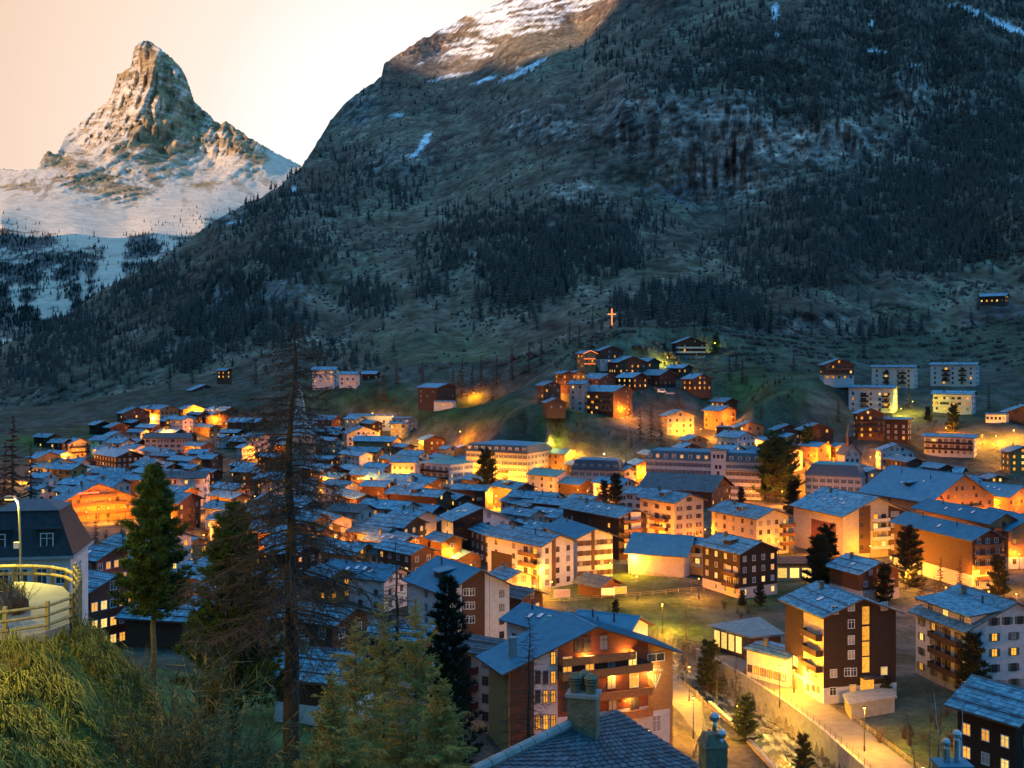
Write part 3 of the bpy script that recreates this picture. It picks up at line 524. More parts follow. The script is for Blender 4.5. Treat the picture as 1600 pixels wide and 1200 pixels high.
cm=cm*(C(.135,.090,.066)*(1-ng)+C(.225,.165,.112)*ng)*(1+.55*n4[...,None]+.35*n2[...,None])
mead=ell(MPX,MPY,[(640,520,130,70),(700,560,140,40),(560,430,90,50),(1000,440,110,45),(950,480,90,30),(1420,470,100,30),(1540,420,60,40),(1100,420,120,25,.8),(700,420,80,30,.8),(800,280,120,40,.7),(640,330,90,50,.7),(230,580,130,40,.8),(820,70,120,60,.6)])
cm=mixc(cm,np.ones_like(cm)*C(.215,.185,.120)+n4[...,None]*.07,np.clip(mead*(.7+.6*n2),0,1))
grn=ell(MPX,MPY,[(700,555,120,35),(760,600,90,40),(1440,500,60,20,.8),(1300,560,90,30,.4)])
cm=mixc(cm,np.ones_like(cm)*C(.080,.125,.045),np.clip(grn*(.8+.5*n2),0,1)*.8)
gy=np.gradient(MY,axis=0)/np.maximum(np.abs(np.gradient(MZ,axis=0)),.05); steep=1-smooth(.25,1.1,gy)
rock=np.clip(np.maximum(CLIFF*1.5-.15+.35*n4,steep*.5*smooth(-.2,.5,n2)*(MPY<470)),0,1)
rc=np.ones_like(cm)*C(.26,.195,.165); rc=mixc(rc,np.ones_like(cm)*C(.42,.28,.22),smooth(-.2,.4,n2)); rc=mixc(rc,np.ones_like(cm)*C(.17,.18,.21),smooth(.3,.7,n1+n4*.5)); crk_shade=smooth(-.55,.25,n3+.5*n4); rc=rc*(.38+.85*crk_shade[...,None])*(1+n4[...,None]*.7)  # dark cracks deepened in colour, in place of shadow that soft skylight lacks
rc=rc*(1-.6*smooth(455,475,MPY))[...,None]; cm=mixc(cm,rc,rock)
nst=nz3(np.stack([MPX.ravel()/34,MPY.ravel()/5+MPX.ravel()/40,np.zeros(MPX.size)],1),1,5).reshape(MPX.shape)
sn=ell(MPX,MPY,[(800,20,110,50,1),(880,-10,80,40,1),(735,75,45,22,1),(700,45,60,10,.8),(820,110,30,8,.8),(660,95,60,10,.6)])
snow=smooth(.56,.66,sn*(.78+.85*nst)+.10*nst)
for cx,cy,rx,ry,ang in [(662,224,4,18,.6),(650,240,3,14,.8),(1212,18,5,12,0),(1362,40,4,6,0),(1560,35,60,3,.38),(1520,15,30,2,.4),(366,348,10,2,0),(760,125,20,2,-.3),(700,120,26,2,-.2),(620,180,9,2,0),(1427,101,9,2,0),(836,100,14,3,-.5),(800,120,20,3,-.4),(1215,55,6,3,0),(1370,80,14,2,.2),(458,296,4,3,0),(775,45,20,4,-.2)]:
    dx,dy=MPX-cx,MPY-cy; a,b=dx*math.cos(ang)+dy*math.sin(ang),-dx*math.sin(ang)+dy*math.cos(ang)
    snow=np.maximum(snow,smooth(1.25,.8,np.sqrt((a/rx)**2+(b/ry)**2)+.7*n4+.3*nst))
cm=mixc(cm,np.ones_like(cm)*C(.80,.82,.85),snow)
cb=np.repeat(cm[-1:],NB,0); rocka=np.concatenate([np.zeros(XX.shape),rock[1:]*(1-np.clip(snow[1:],0,1)),np.zeros((NB,NC))])
COLR=np.concatenate([cv,cm[1:],cb])
def sheet(name, X,Y,Z,colr,matn,alpha=None):
    r,c=X.shape; me=bpy.data.meshes.new(name); nv_=r*c; nf=(r-1)*(c-1)
    me.vertices.add(nv_); me.vertices.foreach_set('co',np.stack([X,Y,Z],-1).astype(np.float32).ravel())
    i=np.arange(nv_).reshape(r,c); q=np.stack([i[:-1,:-1],i[:-1,1:],i[1:,1:],i[1:,:-1]],-1).reshape(-1,4)
    me.loops.add(nf*4); me.loops.foreach_set('vertex_index',q.astype(np.int32).ravel())
    me.polygons.add(nf); me.polygons.foreach_set('loop_start',(np.arange(nf)*4).astype(np.int32)); me.polygons.foreach_set('use_smooth',np.ones(nf,bool))
    at=me.color_attributes.new('soil','FLOAT_COLOR','POINT'); cc=np.ones((nv_,4),np.float32); cc[:,:3]=np.clip(colr.reshape(-1,3),.004,.9); cc[:,3]=0 if alpha is None else alpha.ravel(); at.data.foreach_set('color',cc.ravel())
    me.update(calc_edges=True); me.materials.append(MATS[matn]); return link(name,me)
def soilmat(name, scales, rough=.95, bump=.7, dist=1.0, rsc=.12):
    m=bpy.data.materials.new(name); m.use_nodes=True; t=m.node_tree; n=t.nodes.new; l=t.links.new; b=t.nodes['Principled BSDF']; b.inputs['Roughness'].default_value=rough; b.inputs['Specular IOR Level'].default_value=.15
    at=n('ShaderNodeAttribute'); at.attribute_name='soil'; co=n('ShaderNodeTexCoord')
    prev=at.outputs['Color']; hs=[]
    for sc,lo,hi in scales:
        z=n('ShaderNodeTexNoise'); z.inputs['Scale'].default_value=sc; z.inputs['Detail'].default_value=7; z.inputs['Roughness'].default_value=.65; l(co.outputs['Object'],z.inputs['Vector'])
        r=n('ShaderNodeMapRange'); r.inputs[1].default_value=.32; r.inputs[2].default_value=.68; r.inputs[3].default_value=lo; r.inputs[4].default_value=hi; l(z.outputs[0],r.inputs[0])
        mx=n('ShaderNodeMix'); mx.data_type='RGBA'; mx.blend_type='MULTIPLY'; mx.inputs[0].default_value=1; l(prev,mx.inputs[6]); l(r.outputs[0],mx.inputs[7]); prev=mx.outputs[2]; hs.append(z.outputs[0])
    # rock: vertical cracks and ledges, only where the attribute says rock
    mp=n('ShaderNodeMapping'); mp.inputs['Scale'].default_value=(rsc,rsc,rsc*.28); l(co.outputs['Object'],mp.inputs[0])
    z1=n('ShaderNodeTexNoise'); z1.inputs['Scale'].default_value=1; z1.inputs['Detail'].default_value=8; z1.inputs['Roughness'].default_value=.7; l(mp.outputs[0],z1.inputs['Vector'])
    mp2=n('ShaderNodeMapping'); mp2.inputs['Scale'].default_value=(rsc*.25,rsc*.25,rsc*1.5); l(co.outputs['Object'],mp2.inputs[0])
    z2=n('ShaderNodeTexNoise'); z2.inputs['Scale'].default_value=1; z2.inputs['Detail'].default_value=6; l(mp2.outputs[0],z2.inputs['Vector'])
    mm=n('ShaderNodeMath'); mm.operation='MULTIPLY'; l(z1.outputs[0],mm.inputs[0]); l(z2.outputs[0],mm.inputs[1])
    r1=n('ShaderNodeMapRange'); r1.inputs[1].default_value=.14; r1.inputs[2].default_value=.36; r1.inputs[3].default_value=.35; r1.inputs[4].default_value=1.8; l(mm.outputs[0],r1.inputs[0])
    mr_=n('ShaderNodeMix'); mr_.data_type='RGBA'; mr_.blend_type='MULTIPLY'; l(at.outputs['Alpha'],mr_.inputs[0]); l(prev,mr_.inputs[6]); l(r1.outputs[0],mr_.inputs[7]); prev=mr_.outputs[2]
    l(prev,b.inputs['Base Color']); bp=n('ShaderNodeBump'); bp.inputs['Strength'].default_value=bump; bp.inputs['Distance'].default_value=dist; l(hs[0],bp.inputs['Height']); l(bp.outputs[0],b.inputs['Normal'])
    MATS[name]=m
soilmat('soil',[(.10,.45,1.5),(.022,.62,1.35),(.9,.7,1.3)],dist=3.5,bump=.9)
soilmat('alpine',[(.012,.8,1.15),(.05,.85,1.1)],dist=14,bump=.8,rsc=.02)
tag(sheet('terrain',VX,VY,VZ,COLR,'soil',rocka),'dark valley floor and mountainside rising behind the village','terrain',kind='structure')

# hillside behind the photographer and an added range shaped to shade the valley, both outside the frame
gx,gy=np.meshgrid(np.linspace(-900,900,60),np.linspace(18.2,-900,40)); gz=46.5+np.maximum(0,-(gy-18))*.22+nz3(np.stack([gx.ravel(),gy.ravel(),gx.ravel()*0],1),120,4).reshape(gx.shape)*np.clip(-(gy-18)/20,0,12)
tag(sheet('hillside',gx[:,::-1],gy,gz,np.ones(gx.shape+(3,))*C(.07,.07,.045),'soil'),'grassy hillside the photographer stands on','hillside',kind='structure')
gy2,tt=np.meshgrid(np.linspace(-4200,3900,170),np.linspace(-1,1,40)); gx2=-2150-tt*900-np.maximum(0,gy2-1500)*.5
q=np.stack([gx2.ravel(),gy2.ravel(),gx2.ravel()*0],1)
gz2=(1-np.abs(tt)**1.1)*(1860+nz3(q,500,5).reshape(gx2.shape)*90-480*smooth(-600,-300,gy2)-200*smooth(1850,3500,gy2))*smooth(3900,3300,gy2)*smooth(-4200,-3600,gy2)-10
tag(sheet('shading_range',gx2[:,::-1],gy2[:,::-1],gz2[:,::-1],np.ones(gx2.shape+(3,))*C(.06,.06,.045),'alpine'),'added mountain range out of view on the left, shaped to shade the valley','mountain range',kind='structure')

# ------------------------------------------------------------------ the horn-shaped snow peak
HPX=np.arange(-420,660,1.8); HN=300
hs_=np.array([(-420,345),(-300,320),(-150,285),(-40,268),(0,263),(30,266),(58,263),(64,250),(70,241),(76,235),(84,240),(90,238),(100,214),(110,203),(125,192),(150,172),(168,158),(172,150),(176,142),(180,128),(182,117),(192,112),(203,105),(207,88),(209,75),(215,68),(224,62),(234,64),(246,72),(258,81),(272,94),(284,106),(292,122),(299,142),(304,158),(314,168),(326,178),(335,188),(345,193),(353,189),(372,202),(400,221),(430,237),(468,257),(520,290),(660,340)])
top=np.interp(HPX,hs_[:,0],hs_[:,1])+np.array([mnoise.fractal((x/7,1.7,0),.8,2,4)*1.8 for x in HPX])
rowpy=np.linspace(600,52,HN)[:,None]; QX=np.repeat(HPX[None],HN,0); QY=np.maximum(rowpy,top[None]); over=np.maximum(0,top[None]-rowpy)
HC=np.array([(224,62,9300),(226,80,9180),(244,112,9000),(234,150,8820),(240,165,8760),(222,190,8560),(206,205,8400),(196,230,8200),(176,240,8000),(210,250,8000),
 (190,116,9500),(176,145,9500),(150,175,9450),(110,205,9350),(150,205,8950),(190,160,9100),(205,120,9250),(180,200,8750),(130,235,8600),(100,240,8500),(76,238,8200),(84,250,8000),
 (262,90,9260),(285,110,9330),(300,145,9300),(275,150,9120),(280,200,8900),(300,230,8800),(260,200,8720),(250,240,8500),(330,185,9300),(352,190,9200),(380,230,8900),(410,258,8600),(372,204,9200),(430,237,9350),(468,257,9450),(330,250,8800),
 (300,275,8100),(400,290,8000),(460,300,8000),(200,280,7300),(120,260,7500),(60,265,7600),(0,263,8000),(-150,285,8500),(-420,345,8500),(40,300,6500),(150,300,6700),(250,320,6300),(350,330,6300),(100,330,5600),(200,340,5700),(0,320,5800),(0,345,4700),(120,380,4300),(240,370,4600),(320,350,5200),(0,420,4000),(100,440,3800),(200,420,3900),(190,480,3300),(60,520,3200),(200,560,2900),(-300,450,3800),(-300,560,3000),(500,340,6500),(640,400,6500),(600,560,3500),(400,560,3200)])
HY=rbf(HC[:,:2]/100,HC[:,2],np.stack([QX.ravel(),QY.ravel()],1)/100,smooth=.004).reshape(QX.shape)
d=np.maximum(np.diff(HY,axis=0),3.0); HY=np.concatenate([HY[:1],HY[:1]+np.cumsum(d,0)],0)
HX=(QX-800)/F*HY; HZv=EYE-(QY-HZ)/F*HY
q=np.stack([HX.ravel(),HY.ravel(),HZv.ravel()],1)
face=ell(QX,QY,[(230,150,120,110),(200,200,120,70),(300,200,90,60),(380,220,70,30),(85,250,40,20),(150,280,90,26),(180,300,90,24,.8),(270,262,120,30,.7),(380,268,70,22,.6),(60,285,60,16,.6)])
m1=nz3(q,(420,700,320),6).reshape(QX.shape); m2=nz3(q,(110,260,70),5).reshape(QX.shape); m3=(nz3(q,(95,500,420),4,.8,'r')-1).reshape(QX.shape); m4=nz3(q,(45,120,22),4).reshape(QX.shape)
low=smooth(330,420,QY)
HY2=HY+(.35+.65*face)*(m1*120+m2*50)*(1-.6*low)+face*(m3*110+m4*30)+low*(m2*40+m4*16)
HY2=np.maximum.accumulate(HY2+np.linspace(0,150,HN)[:,None],axis=0)+over*9
HX=(QX-800)/F*HY2; HZv=EYE-(QY-HZ)/F*HY2+(face*(m4*9+m2*10)+low*m2*10)*(over<=0)-over*14
gyh=np.gradient(HY2,axis=0)/np.maximum(np.abs(np.gradient(HZv,axis=0)),.5)
# rock where it is too steep for snow, along ribs and strata
strata=nz3(np.stack([HX.ravel()/240,HY2.ravel()/900,(HZv.ravel()+HX.ravel()*.28)/26],1),1,4).reshape(QX.shape)
north=ell(QX,QY,[(272,150,34,75),(290,200,45,45),(262,215,45,40),(375,225,45,24),(240,120,18,40)])
rib=ell(QX,QY,[(226,82,16,20),(240,115,10,26),(192,112,16,10,.8),(200,236,30,14),(225,205,22,26),(240,240,40,20),(78,244,14,8),(110,255,40,10,.9),(140,282,50,10,.9),(190,298,60,9,.8),(30,293,50,7,.9),(320,290,50,8,.7),(350,195,24,9),(400,250,26,10,.9),(128,243,16,10,.6)])
rockm=np.clip(smooth(.22,.58,.27*north+.75*rib*(.7+.6*m2)+face*(.22+.42*strata+.36*m4+.30*(m3+.45)+.2*m2))*smooth(.05,.5,face+rib),0,1)
dg=nz3(np.stack([(HX.ravel()+HZv.ravel()*1.2)/70,HY2.ravel()/900,(HZv.ravel()-HX.ravel()*.4)/420],1),1,5).reshape(QX.shape); rockm=np.maximum(rockm,.8*smooth(.12,.34,dg+.15*m4)*ell(QX,QY,[(230,285,200,42),(60,290,90,26),(400,285,90,30,.8)]))
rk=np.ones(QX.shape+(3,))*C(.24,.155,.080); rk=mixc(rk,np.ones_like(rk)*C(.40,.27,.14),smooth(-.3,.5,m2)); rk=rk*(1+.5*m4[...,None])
hc=np.ones(QX.shape+(3,))*C(.70,.57,.44)  # cream snow: warm sunlight put into the base colour against the blue skylight
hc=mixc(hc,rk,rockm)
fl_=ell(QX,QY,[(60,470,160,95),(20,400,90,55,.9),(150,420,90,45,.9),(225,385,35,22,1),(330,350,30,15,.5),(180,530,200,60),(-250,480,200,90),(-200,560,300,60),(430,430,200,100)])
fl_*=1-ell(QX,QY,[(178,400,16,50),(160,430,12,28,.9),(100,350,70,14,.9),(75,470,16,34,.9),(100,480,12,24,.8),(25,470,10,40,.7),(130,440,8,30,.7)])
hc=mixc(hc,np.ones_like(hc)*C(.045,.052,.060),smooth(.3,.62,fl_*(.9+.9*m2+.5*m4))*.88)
hb=np.arange(1,5)[:,None]
AY=HY2[-1][None]+hb*200; AX=(HPX-800)[None]/F*AY; AZ=HZv[-1][None]-hb*160
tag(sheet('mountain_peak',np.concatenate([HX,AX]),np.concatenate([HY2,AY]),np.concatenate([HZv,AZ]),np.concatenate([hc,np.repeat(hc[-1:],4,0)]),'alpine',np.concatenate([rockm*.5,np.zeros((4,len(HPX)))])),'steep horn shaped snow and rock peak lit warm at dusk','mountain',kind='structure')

# ------------------------------------------------------------------ woods on the slopes (one mass each)
def proto(layers, star, r0, seed, droop=.18):
    rnd=random.Random(seed); v=[]; f=[]
    for k in range(3): a=k*2.094; v.append((.016*math.cos(a),.016*math.sin(a),-.06))
    v.append((0,0,1)); f+=[(0,1,3),(1,2,3),(2,0,3)]
    for L in range(layers):
        t0=.10+.86*L/layers; R=r0*(1-t0)**.75*(.85+.3*rnd.random()); c=len(v); v.append((rnd.uniform(-.01,.01),rnd.uniform(-.01,.01),t0+.16*(1-t0)+.05))
        off=rnd.random()*6.28
        for k in range(star*2):
            a=off+math.pi*k/star; r=R*((.75+.5*rnd.random()) if k%2==0 else .28); v.append((r*math.cos(a),r*math.sin(a),t0-droop*r*(1 if k%2==0 else .1)+rnd.uniform(-.015,.015)))
        for k in range(star*2): f.append((c,c+1+k,c+1+(k+1)%(star*2)))
    return np.array(v),np.array(f)
def scatter(name,label,pos,hgt,protos,matn):
    vs_=[];fs_=[];b=0
    pos=np.asarray(pos); hgt=np.asarray(hgt); n=len(pos); pick=np.random.randint(0,len(protos),n); ang=np.random.rand(n)*6.283; wd=.85+.4*np.random.rand(n); lean=np.random.randn(n,2)*.03
    for k,(pv,pf) in enumerate(protos):
        ix=np.where(pick==k)[0]
        if not len(ix): continue
        c,s_=np.cos(ang[ix])[:,None],np.sin(ang[ix])[:,None]; hh=hgt[ix][:,None]; ww=(wd[ix]*hgt[ix])[:,None]
        x=(pv[:,0]*c-pv[:,1]*s_)*ww+pv[:,2]*hh*lean[ix,:1]; y=(pv[:,0]*s_+pv[:,1]*c)*ww+pv[:,2]*hh*lean[ix,1:]; z=np.repeat(pv[None,:,2],len(ix),0)*hh
        V=np.stack([x,y,z],-1)+pos[ix][:,None]; vs_.append(V.reshape(-1,3)); fs_.append((pf[None]+(np.arange(len(ix))*len(pv))[:,None,None]+b).reshape(-1,3)); b+=len(ix)*len(pv)
    V=np.concatenate(vs_); Fc=np.concatenate(fs_); me=bpy.data.meshes.new(name); me.vertices.add(len(V)); me.vertices.foreach_set('co',V.astype(np.float32).ravel())
    me.loops.add(Fc.size); me.loops.foreach_set('vertex_index',Fc.astype(np.int32).ravel()); me.polygons.add(len(Fc)); me.polygons.foreach_set('loop_start',(np.arange(len(Fc))*3).astype(np.int32)); me.update(calc_edges=True)
    me.materials.append(MATS[matn]); return tag(link(name,me),label,'forest',kind='stuff')
LP=[proto(6,5,.23,1),proto(7,5,.19,2),proto(6,6,.26,3),proto(5,5,.17,4),proto(5,6,.30,8,.05)]
FP=[proto(5,5,.20,5,.3),proto(6,5,.17,6,.3)]
FOR=[(1200,90,170,70),(1080,120,120,45,.7),(1450,60,200,120),(1530,230,130,150,.95),(1450,300,150,70),(1330,350,130,80,1),(1230,400,110,60,.8),(1480,380,100,50),(1250,160,110,40,.8),(880,370,120,60),(820,430,80,55),(940,400,80,40,.9),(730,360,60,35,.9),(690,400,50,30,.7),
 (1050,480,110,35,.9),(1140,500,70,45,.9),(1000,520,60,25,.5),(90,520,120,45),(60,570,90,35),(230,450,90,60,.9),(330,480,110,70,.8),(180,560,100,40,.8),(420,330,70,50,.7),(500,300,70,45,.6),(560,270,60,40,.6),(450,400,100,50,.6),(580,470,50,35,.8),(420,510,60,40,.8),(620,300,60,40,.5),(300,560,30,30,.9),(540,560,60,25,.4),(1380,540,80,30,.5),(1560,540,60,40,.6),(650,140,60,40,.2),(950,90,120,60,.4),(800,340,60,30,.5),(1000,350,60,25,.4),(660,450,40,30,.5)]
dens=ell(MPX,MPY,FOR)
area=np.abs(np.gradient(MX,axis=1)*np.gradient(MZ,axis=0)); 
wgt=(dens**1.3*(.35+smooth(-.5,.4,n2))*(1-.75*CLIFF)+.006)*(1-np.clip(snow,0,1))*(1-.8*mead*(dens<.35))*((MPY>-60)&(MPX>-60)&(MPX<1700))*(MPY/1.0<620)
wgt*= np.where(MPY<130,np.where(MPX<930,.12,1),1)
pr=wgt*(4*np.abs(np.gradient(MPY,axis=0))); pr=(pr/pr.sum()).ravel()
NT=15500
ix=np.random.choice(pr.size,NT,p=pr)
pos=np.stack([MX.ravel()[ix]+np.random.randn(NT)*1.5,MY.ravel()[ix],MZ.ravel()[ix]-.3],1); ht=(6.5+8.5*np.random.rand(NT)**.8)*(.8+.45*smooth(-.4,.5,n1.ravel()[ix]))
isf=np.random.rand(NT)<.16
scatter('larch_forest','bare brown larch woods covering the dark mountainside',pos[~isf],ht[~isf],LP,'larch_far')
scatter('fir_forest','dark evergreen trees mixed into the mountainside woods',pos[isf],ht[isf]*.95,FP,'fir_far')
pr=(np.clip(fl_*(.75+.9*m2),0,1)**1.6*((QX>-80)&(QX<480)&(QY<560))*np.abs(np.gradient(QY,axis=0))); pr=(pr/pr.sum()).ravel(); ix=np.random.choice(pr.size,7500,p=pr)
scatter('snow_slope_forest','dark conifers standing in the snow below the horn peak',np.stack([HX.ravel()[ix]+np.random.randn(7500)*4,HY2.ravel()[ix],HZv.ravel()[ix]-1],1),12+13*np.random.rand(7500),FP,'fir_far')
# low scrub and broken rock strewn over the open slopes
sv=np.array([(math.cos(a)*r,math.sin(a)*r,z) for r,z,o in ((.55,-.1,0),(.5,.45,.5)) for a in (np.arange(6)*1.047+o)]+[(0.05,-.03,.8)]); sv+=np.random.randn(*sv.shape)*.07
sf=np.array([(k,(k+1)%6,6+(k+1)%6) for k in range(6)]+[(k,6+(k+1)%6,6+k) for k in range(6)]+[(6+k,6+(k+1)%6,12) for k in range(6)])
pr=(smooth(-.25,.6,n2+.5*n4)*(1-np.clip(snow,0,1))*(1-.6*CLIFF)*(1-.5*np.clip(dens,0,1))*((MPY>20)&(MPX>-40)&(MPX<1660)))*np.abs(np.gradient(MPY,axis=0)); pr=(pr/pr.sum()).ravel(); ns_=8000; ix=np.random.choice(pr.size,ns_,p=pr)
scatter('slope_scrub','low dark scrub strewn over the open mountain slopes',np.stack([MX.ravel()[ix]+np.random.randn(ns_)*2,MY.ravel()[ix],MZ.ravel()[ix]],1),1.0+2.2*np.random.rand(ns_)**2,[(sv,sf)],'larch_far')
pr=(slopeV*smooth(-.3,.4,nv)*((PXX>-40)&(PXX<1660)&(YY>430))).astype(float)*YY; pr=(pr/pr.sum()).ravel(); ns_=2600; ix=np.random.choice(pr.size,ns_,p=pr)
scatter('hill_scrub','low brown scrub on the slopes between the village and the mountain',np.stack([XX.ravel()[ix]+np.random.randn(ns_)*2,YY.ravel()[ix]+np.random.randn(ns_)*2,ZZ.ravel()[ix]-.2],1),.8+2.2*np.random.rand(ns_)**2,[(sv,sf)],'larch_far')
def mtn(px,py):                     # point of the mountainside seen at a pixel
    i=int(round((px+500)/4)); j=int(np.argmin(np.abs(MPY[:,i]-py))); return Vector((MX[j,i],MY[j,i],MZ[j,i]))
# ------------------------------------------------------------------ house builder
WIN={}
def window_mesh(w,h,style,lit,sh):
    k=(round(w,1),round(h,1),style,lit,sh)
    if k in WIN: return WIN[k]
    m=MB(); fr=style; t=.09
    m.box(-w/2-t,w/2+t,-.07,.02,h,h+t,fr); m.box(-w/2-t,w/2+t,-.11,.02,-t,0,fr)
    m.box(-w/2-t,-w/2,-.07,.02,0,h,fr); m.box(w/2,w/2+t,-.07,.02,0,h,fr); m.box(-.035,.035,-.05,.02,0,h,fr)
    if h>1.1: m.box(-w/2,-.035,-.05,.02,h*.68,h*.68+.05,fr); m.box(.035,w/2,-.05,.02,h*.68,h*.68+.05,fr)
    g={0:'glass',1:'lit_warm',2:'lit_yellow',3:'curtain'}[lit]
    m.poly([(-w/2,-.012,0),(w/2,-.012,0),(w/2,-.012,h),(-w/2,-.012,h)],[(0,1,2,3)],g)
    if sh:
        for s in (-1,1): x=s*(w/2+t+.02+w*.25); m.box(x-w*.25,x+w*.25,-.06,.0,-.03,h+.03,sh)
    WIN[k]=m.mesh('window'); return WIN[k]
def add_window(root,pos,rz,w,h,style='frame_white',lit=0,sh=None):
    return link('window',window_mesh(w,h,style,lit,sh),root,pos,rz)
def add_balcony(root,pos,rz,wd,style,depth=1.3,near=False):      # pos: middle of the wall line, floor height; outward is local -y
    m=MB(); m.box(-wd/2,wd/2,-depth,-.02,-.16,0,'edge' if style!='rail_white' else 'concrete')
    b=m.build('balcony',root,pos,rz); r=MB()
    if near and style=='bars':
        pass
    if near:
        n=max(3,int(wd/.32)); 
        for k in range(n):
            x0=-wd/2+wd*k/n; r.box(x0+.008,x0+wd/n-.008,-depth-.05+.008*(k%2),-depth-.01,-.12,.86,style)
        r.box(-wd/2-.03,wd/2+.03,-depth-.09,-depth+.03,.88,.96,style)
    else: r.box(-wd/2,wd/2,-depth-.06,-depth,-.1,.92,style)
    for s in (-1,1): x=s*wd/2; r.box(x-.04,x+.04,-depth,-.02,-.1,.92,style)
    r.build('railing',b,(0,0,0),0); return b
def slab_field(x0,x1,y_e,z_e,y_r,z_r,matn,row=.62,thick=.06,seed=0):   # uneven stone slabs from eave (y_e,z_e) to ridge (y_r,z_r)
    rnd=random.Random(seed); L=math.hypot(y_r-y_e,z_r-z_e); dy,dz=(y_r-y_e)/L,(z_r-z_e)/L; ny,nz=(-dz,dy) if dy>0 else (dz,-dy)
    V=[];Fc=[]; n=max(2,int(L/row)); rh=L/n
    for j in range(n):
        x=x0
        while x<x1-.02:
            w=rnd.uniform(.5,1.5)*row; xe=min(x+w,x1)
            if x1-xe<.25*row: xe=x1
            a=j*rh+rnd.uniform(-.05,.03)*rh; b=min((j+1)*rh+.10*rh,L); t0=thick*rnd.uniform(.8,2.0); t1=thick*rnd.uniform(.2,.5); e0,e1=rnd.uniform(-.04,.04)*rh,rnd.uniform(-.04,.04)*rh
            base=len(V); g_=.012
            for (xx,l,tt) in ((x+g_,a+e0,0),(xe-g_,a+e1,0),(xe-g_,b,0),(x+g_,b,0),(x+g_,a+e0,t0),(xe-g_,a+e1,t0),(xe-g_,b,t1),(x+g_,b,t1)):
                V.append((xx,y_e+dy*l+ny*tt,z_e+dz*l+nz*tt))
            f=[(4,5,6,7),(0,1,5,4),(1,2,6,5),(3,0,4,7)]
            if dy<0: f=[tuple(reversed(q)) for q in f]
            Fc+=[tuple(base+i for i in q) for q in f]; x=xe
    return V,Fc
def chimney(root,x,y,z,h,kind=0,name='chimney'):
    m=MB()
    if kind==0:
        m.box(x-.35,x+.35,y-.3,y+.3,z-.9,z+h,'plaster_old'); m.box(x-.45,x+.45,y-.4,y+.4,z+h,z+h+.1,'slate_dark')
        for s in (-1,1): m.box(x+s*.33-.06,x+s*.33+.06,y-.3,y+.3,z+h+.1,z+h+.35,'plaster_old')
        m.box(x-.48,x+.48,y-.42,y+.42,z+h+.35,z+h+.43,'slate_dark')
    else:
        m.frus((x,y,z-.9),.16,(x,y,z+h+.3),.16,8,'metal_dark'); m.frus((x,y,z+h+.4),.30,(x,y,z+h+.55),.05,8,'metal_dark'); m.frus((x,y,z+h+.25),.06,(x,y,z+h+.42),.06,6,'metal_dark')
    return m.build(name,root)
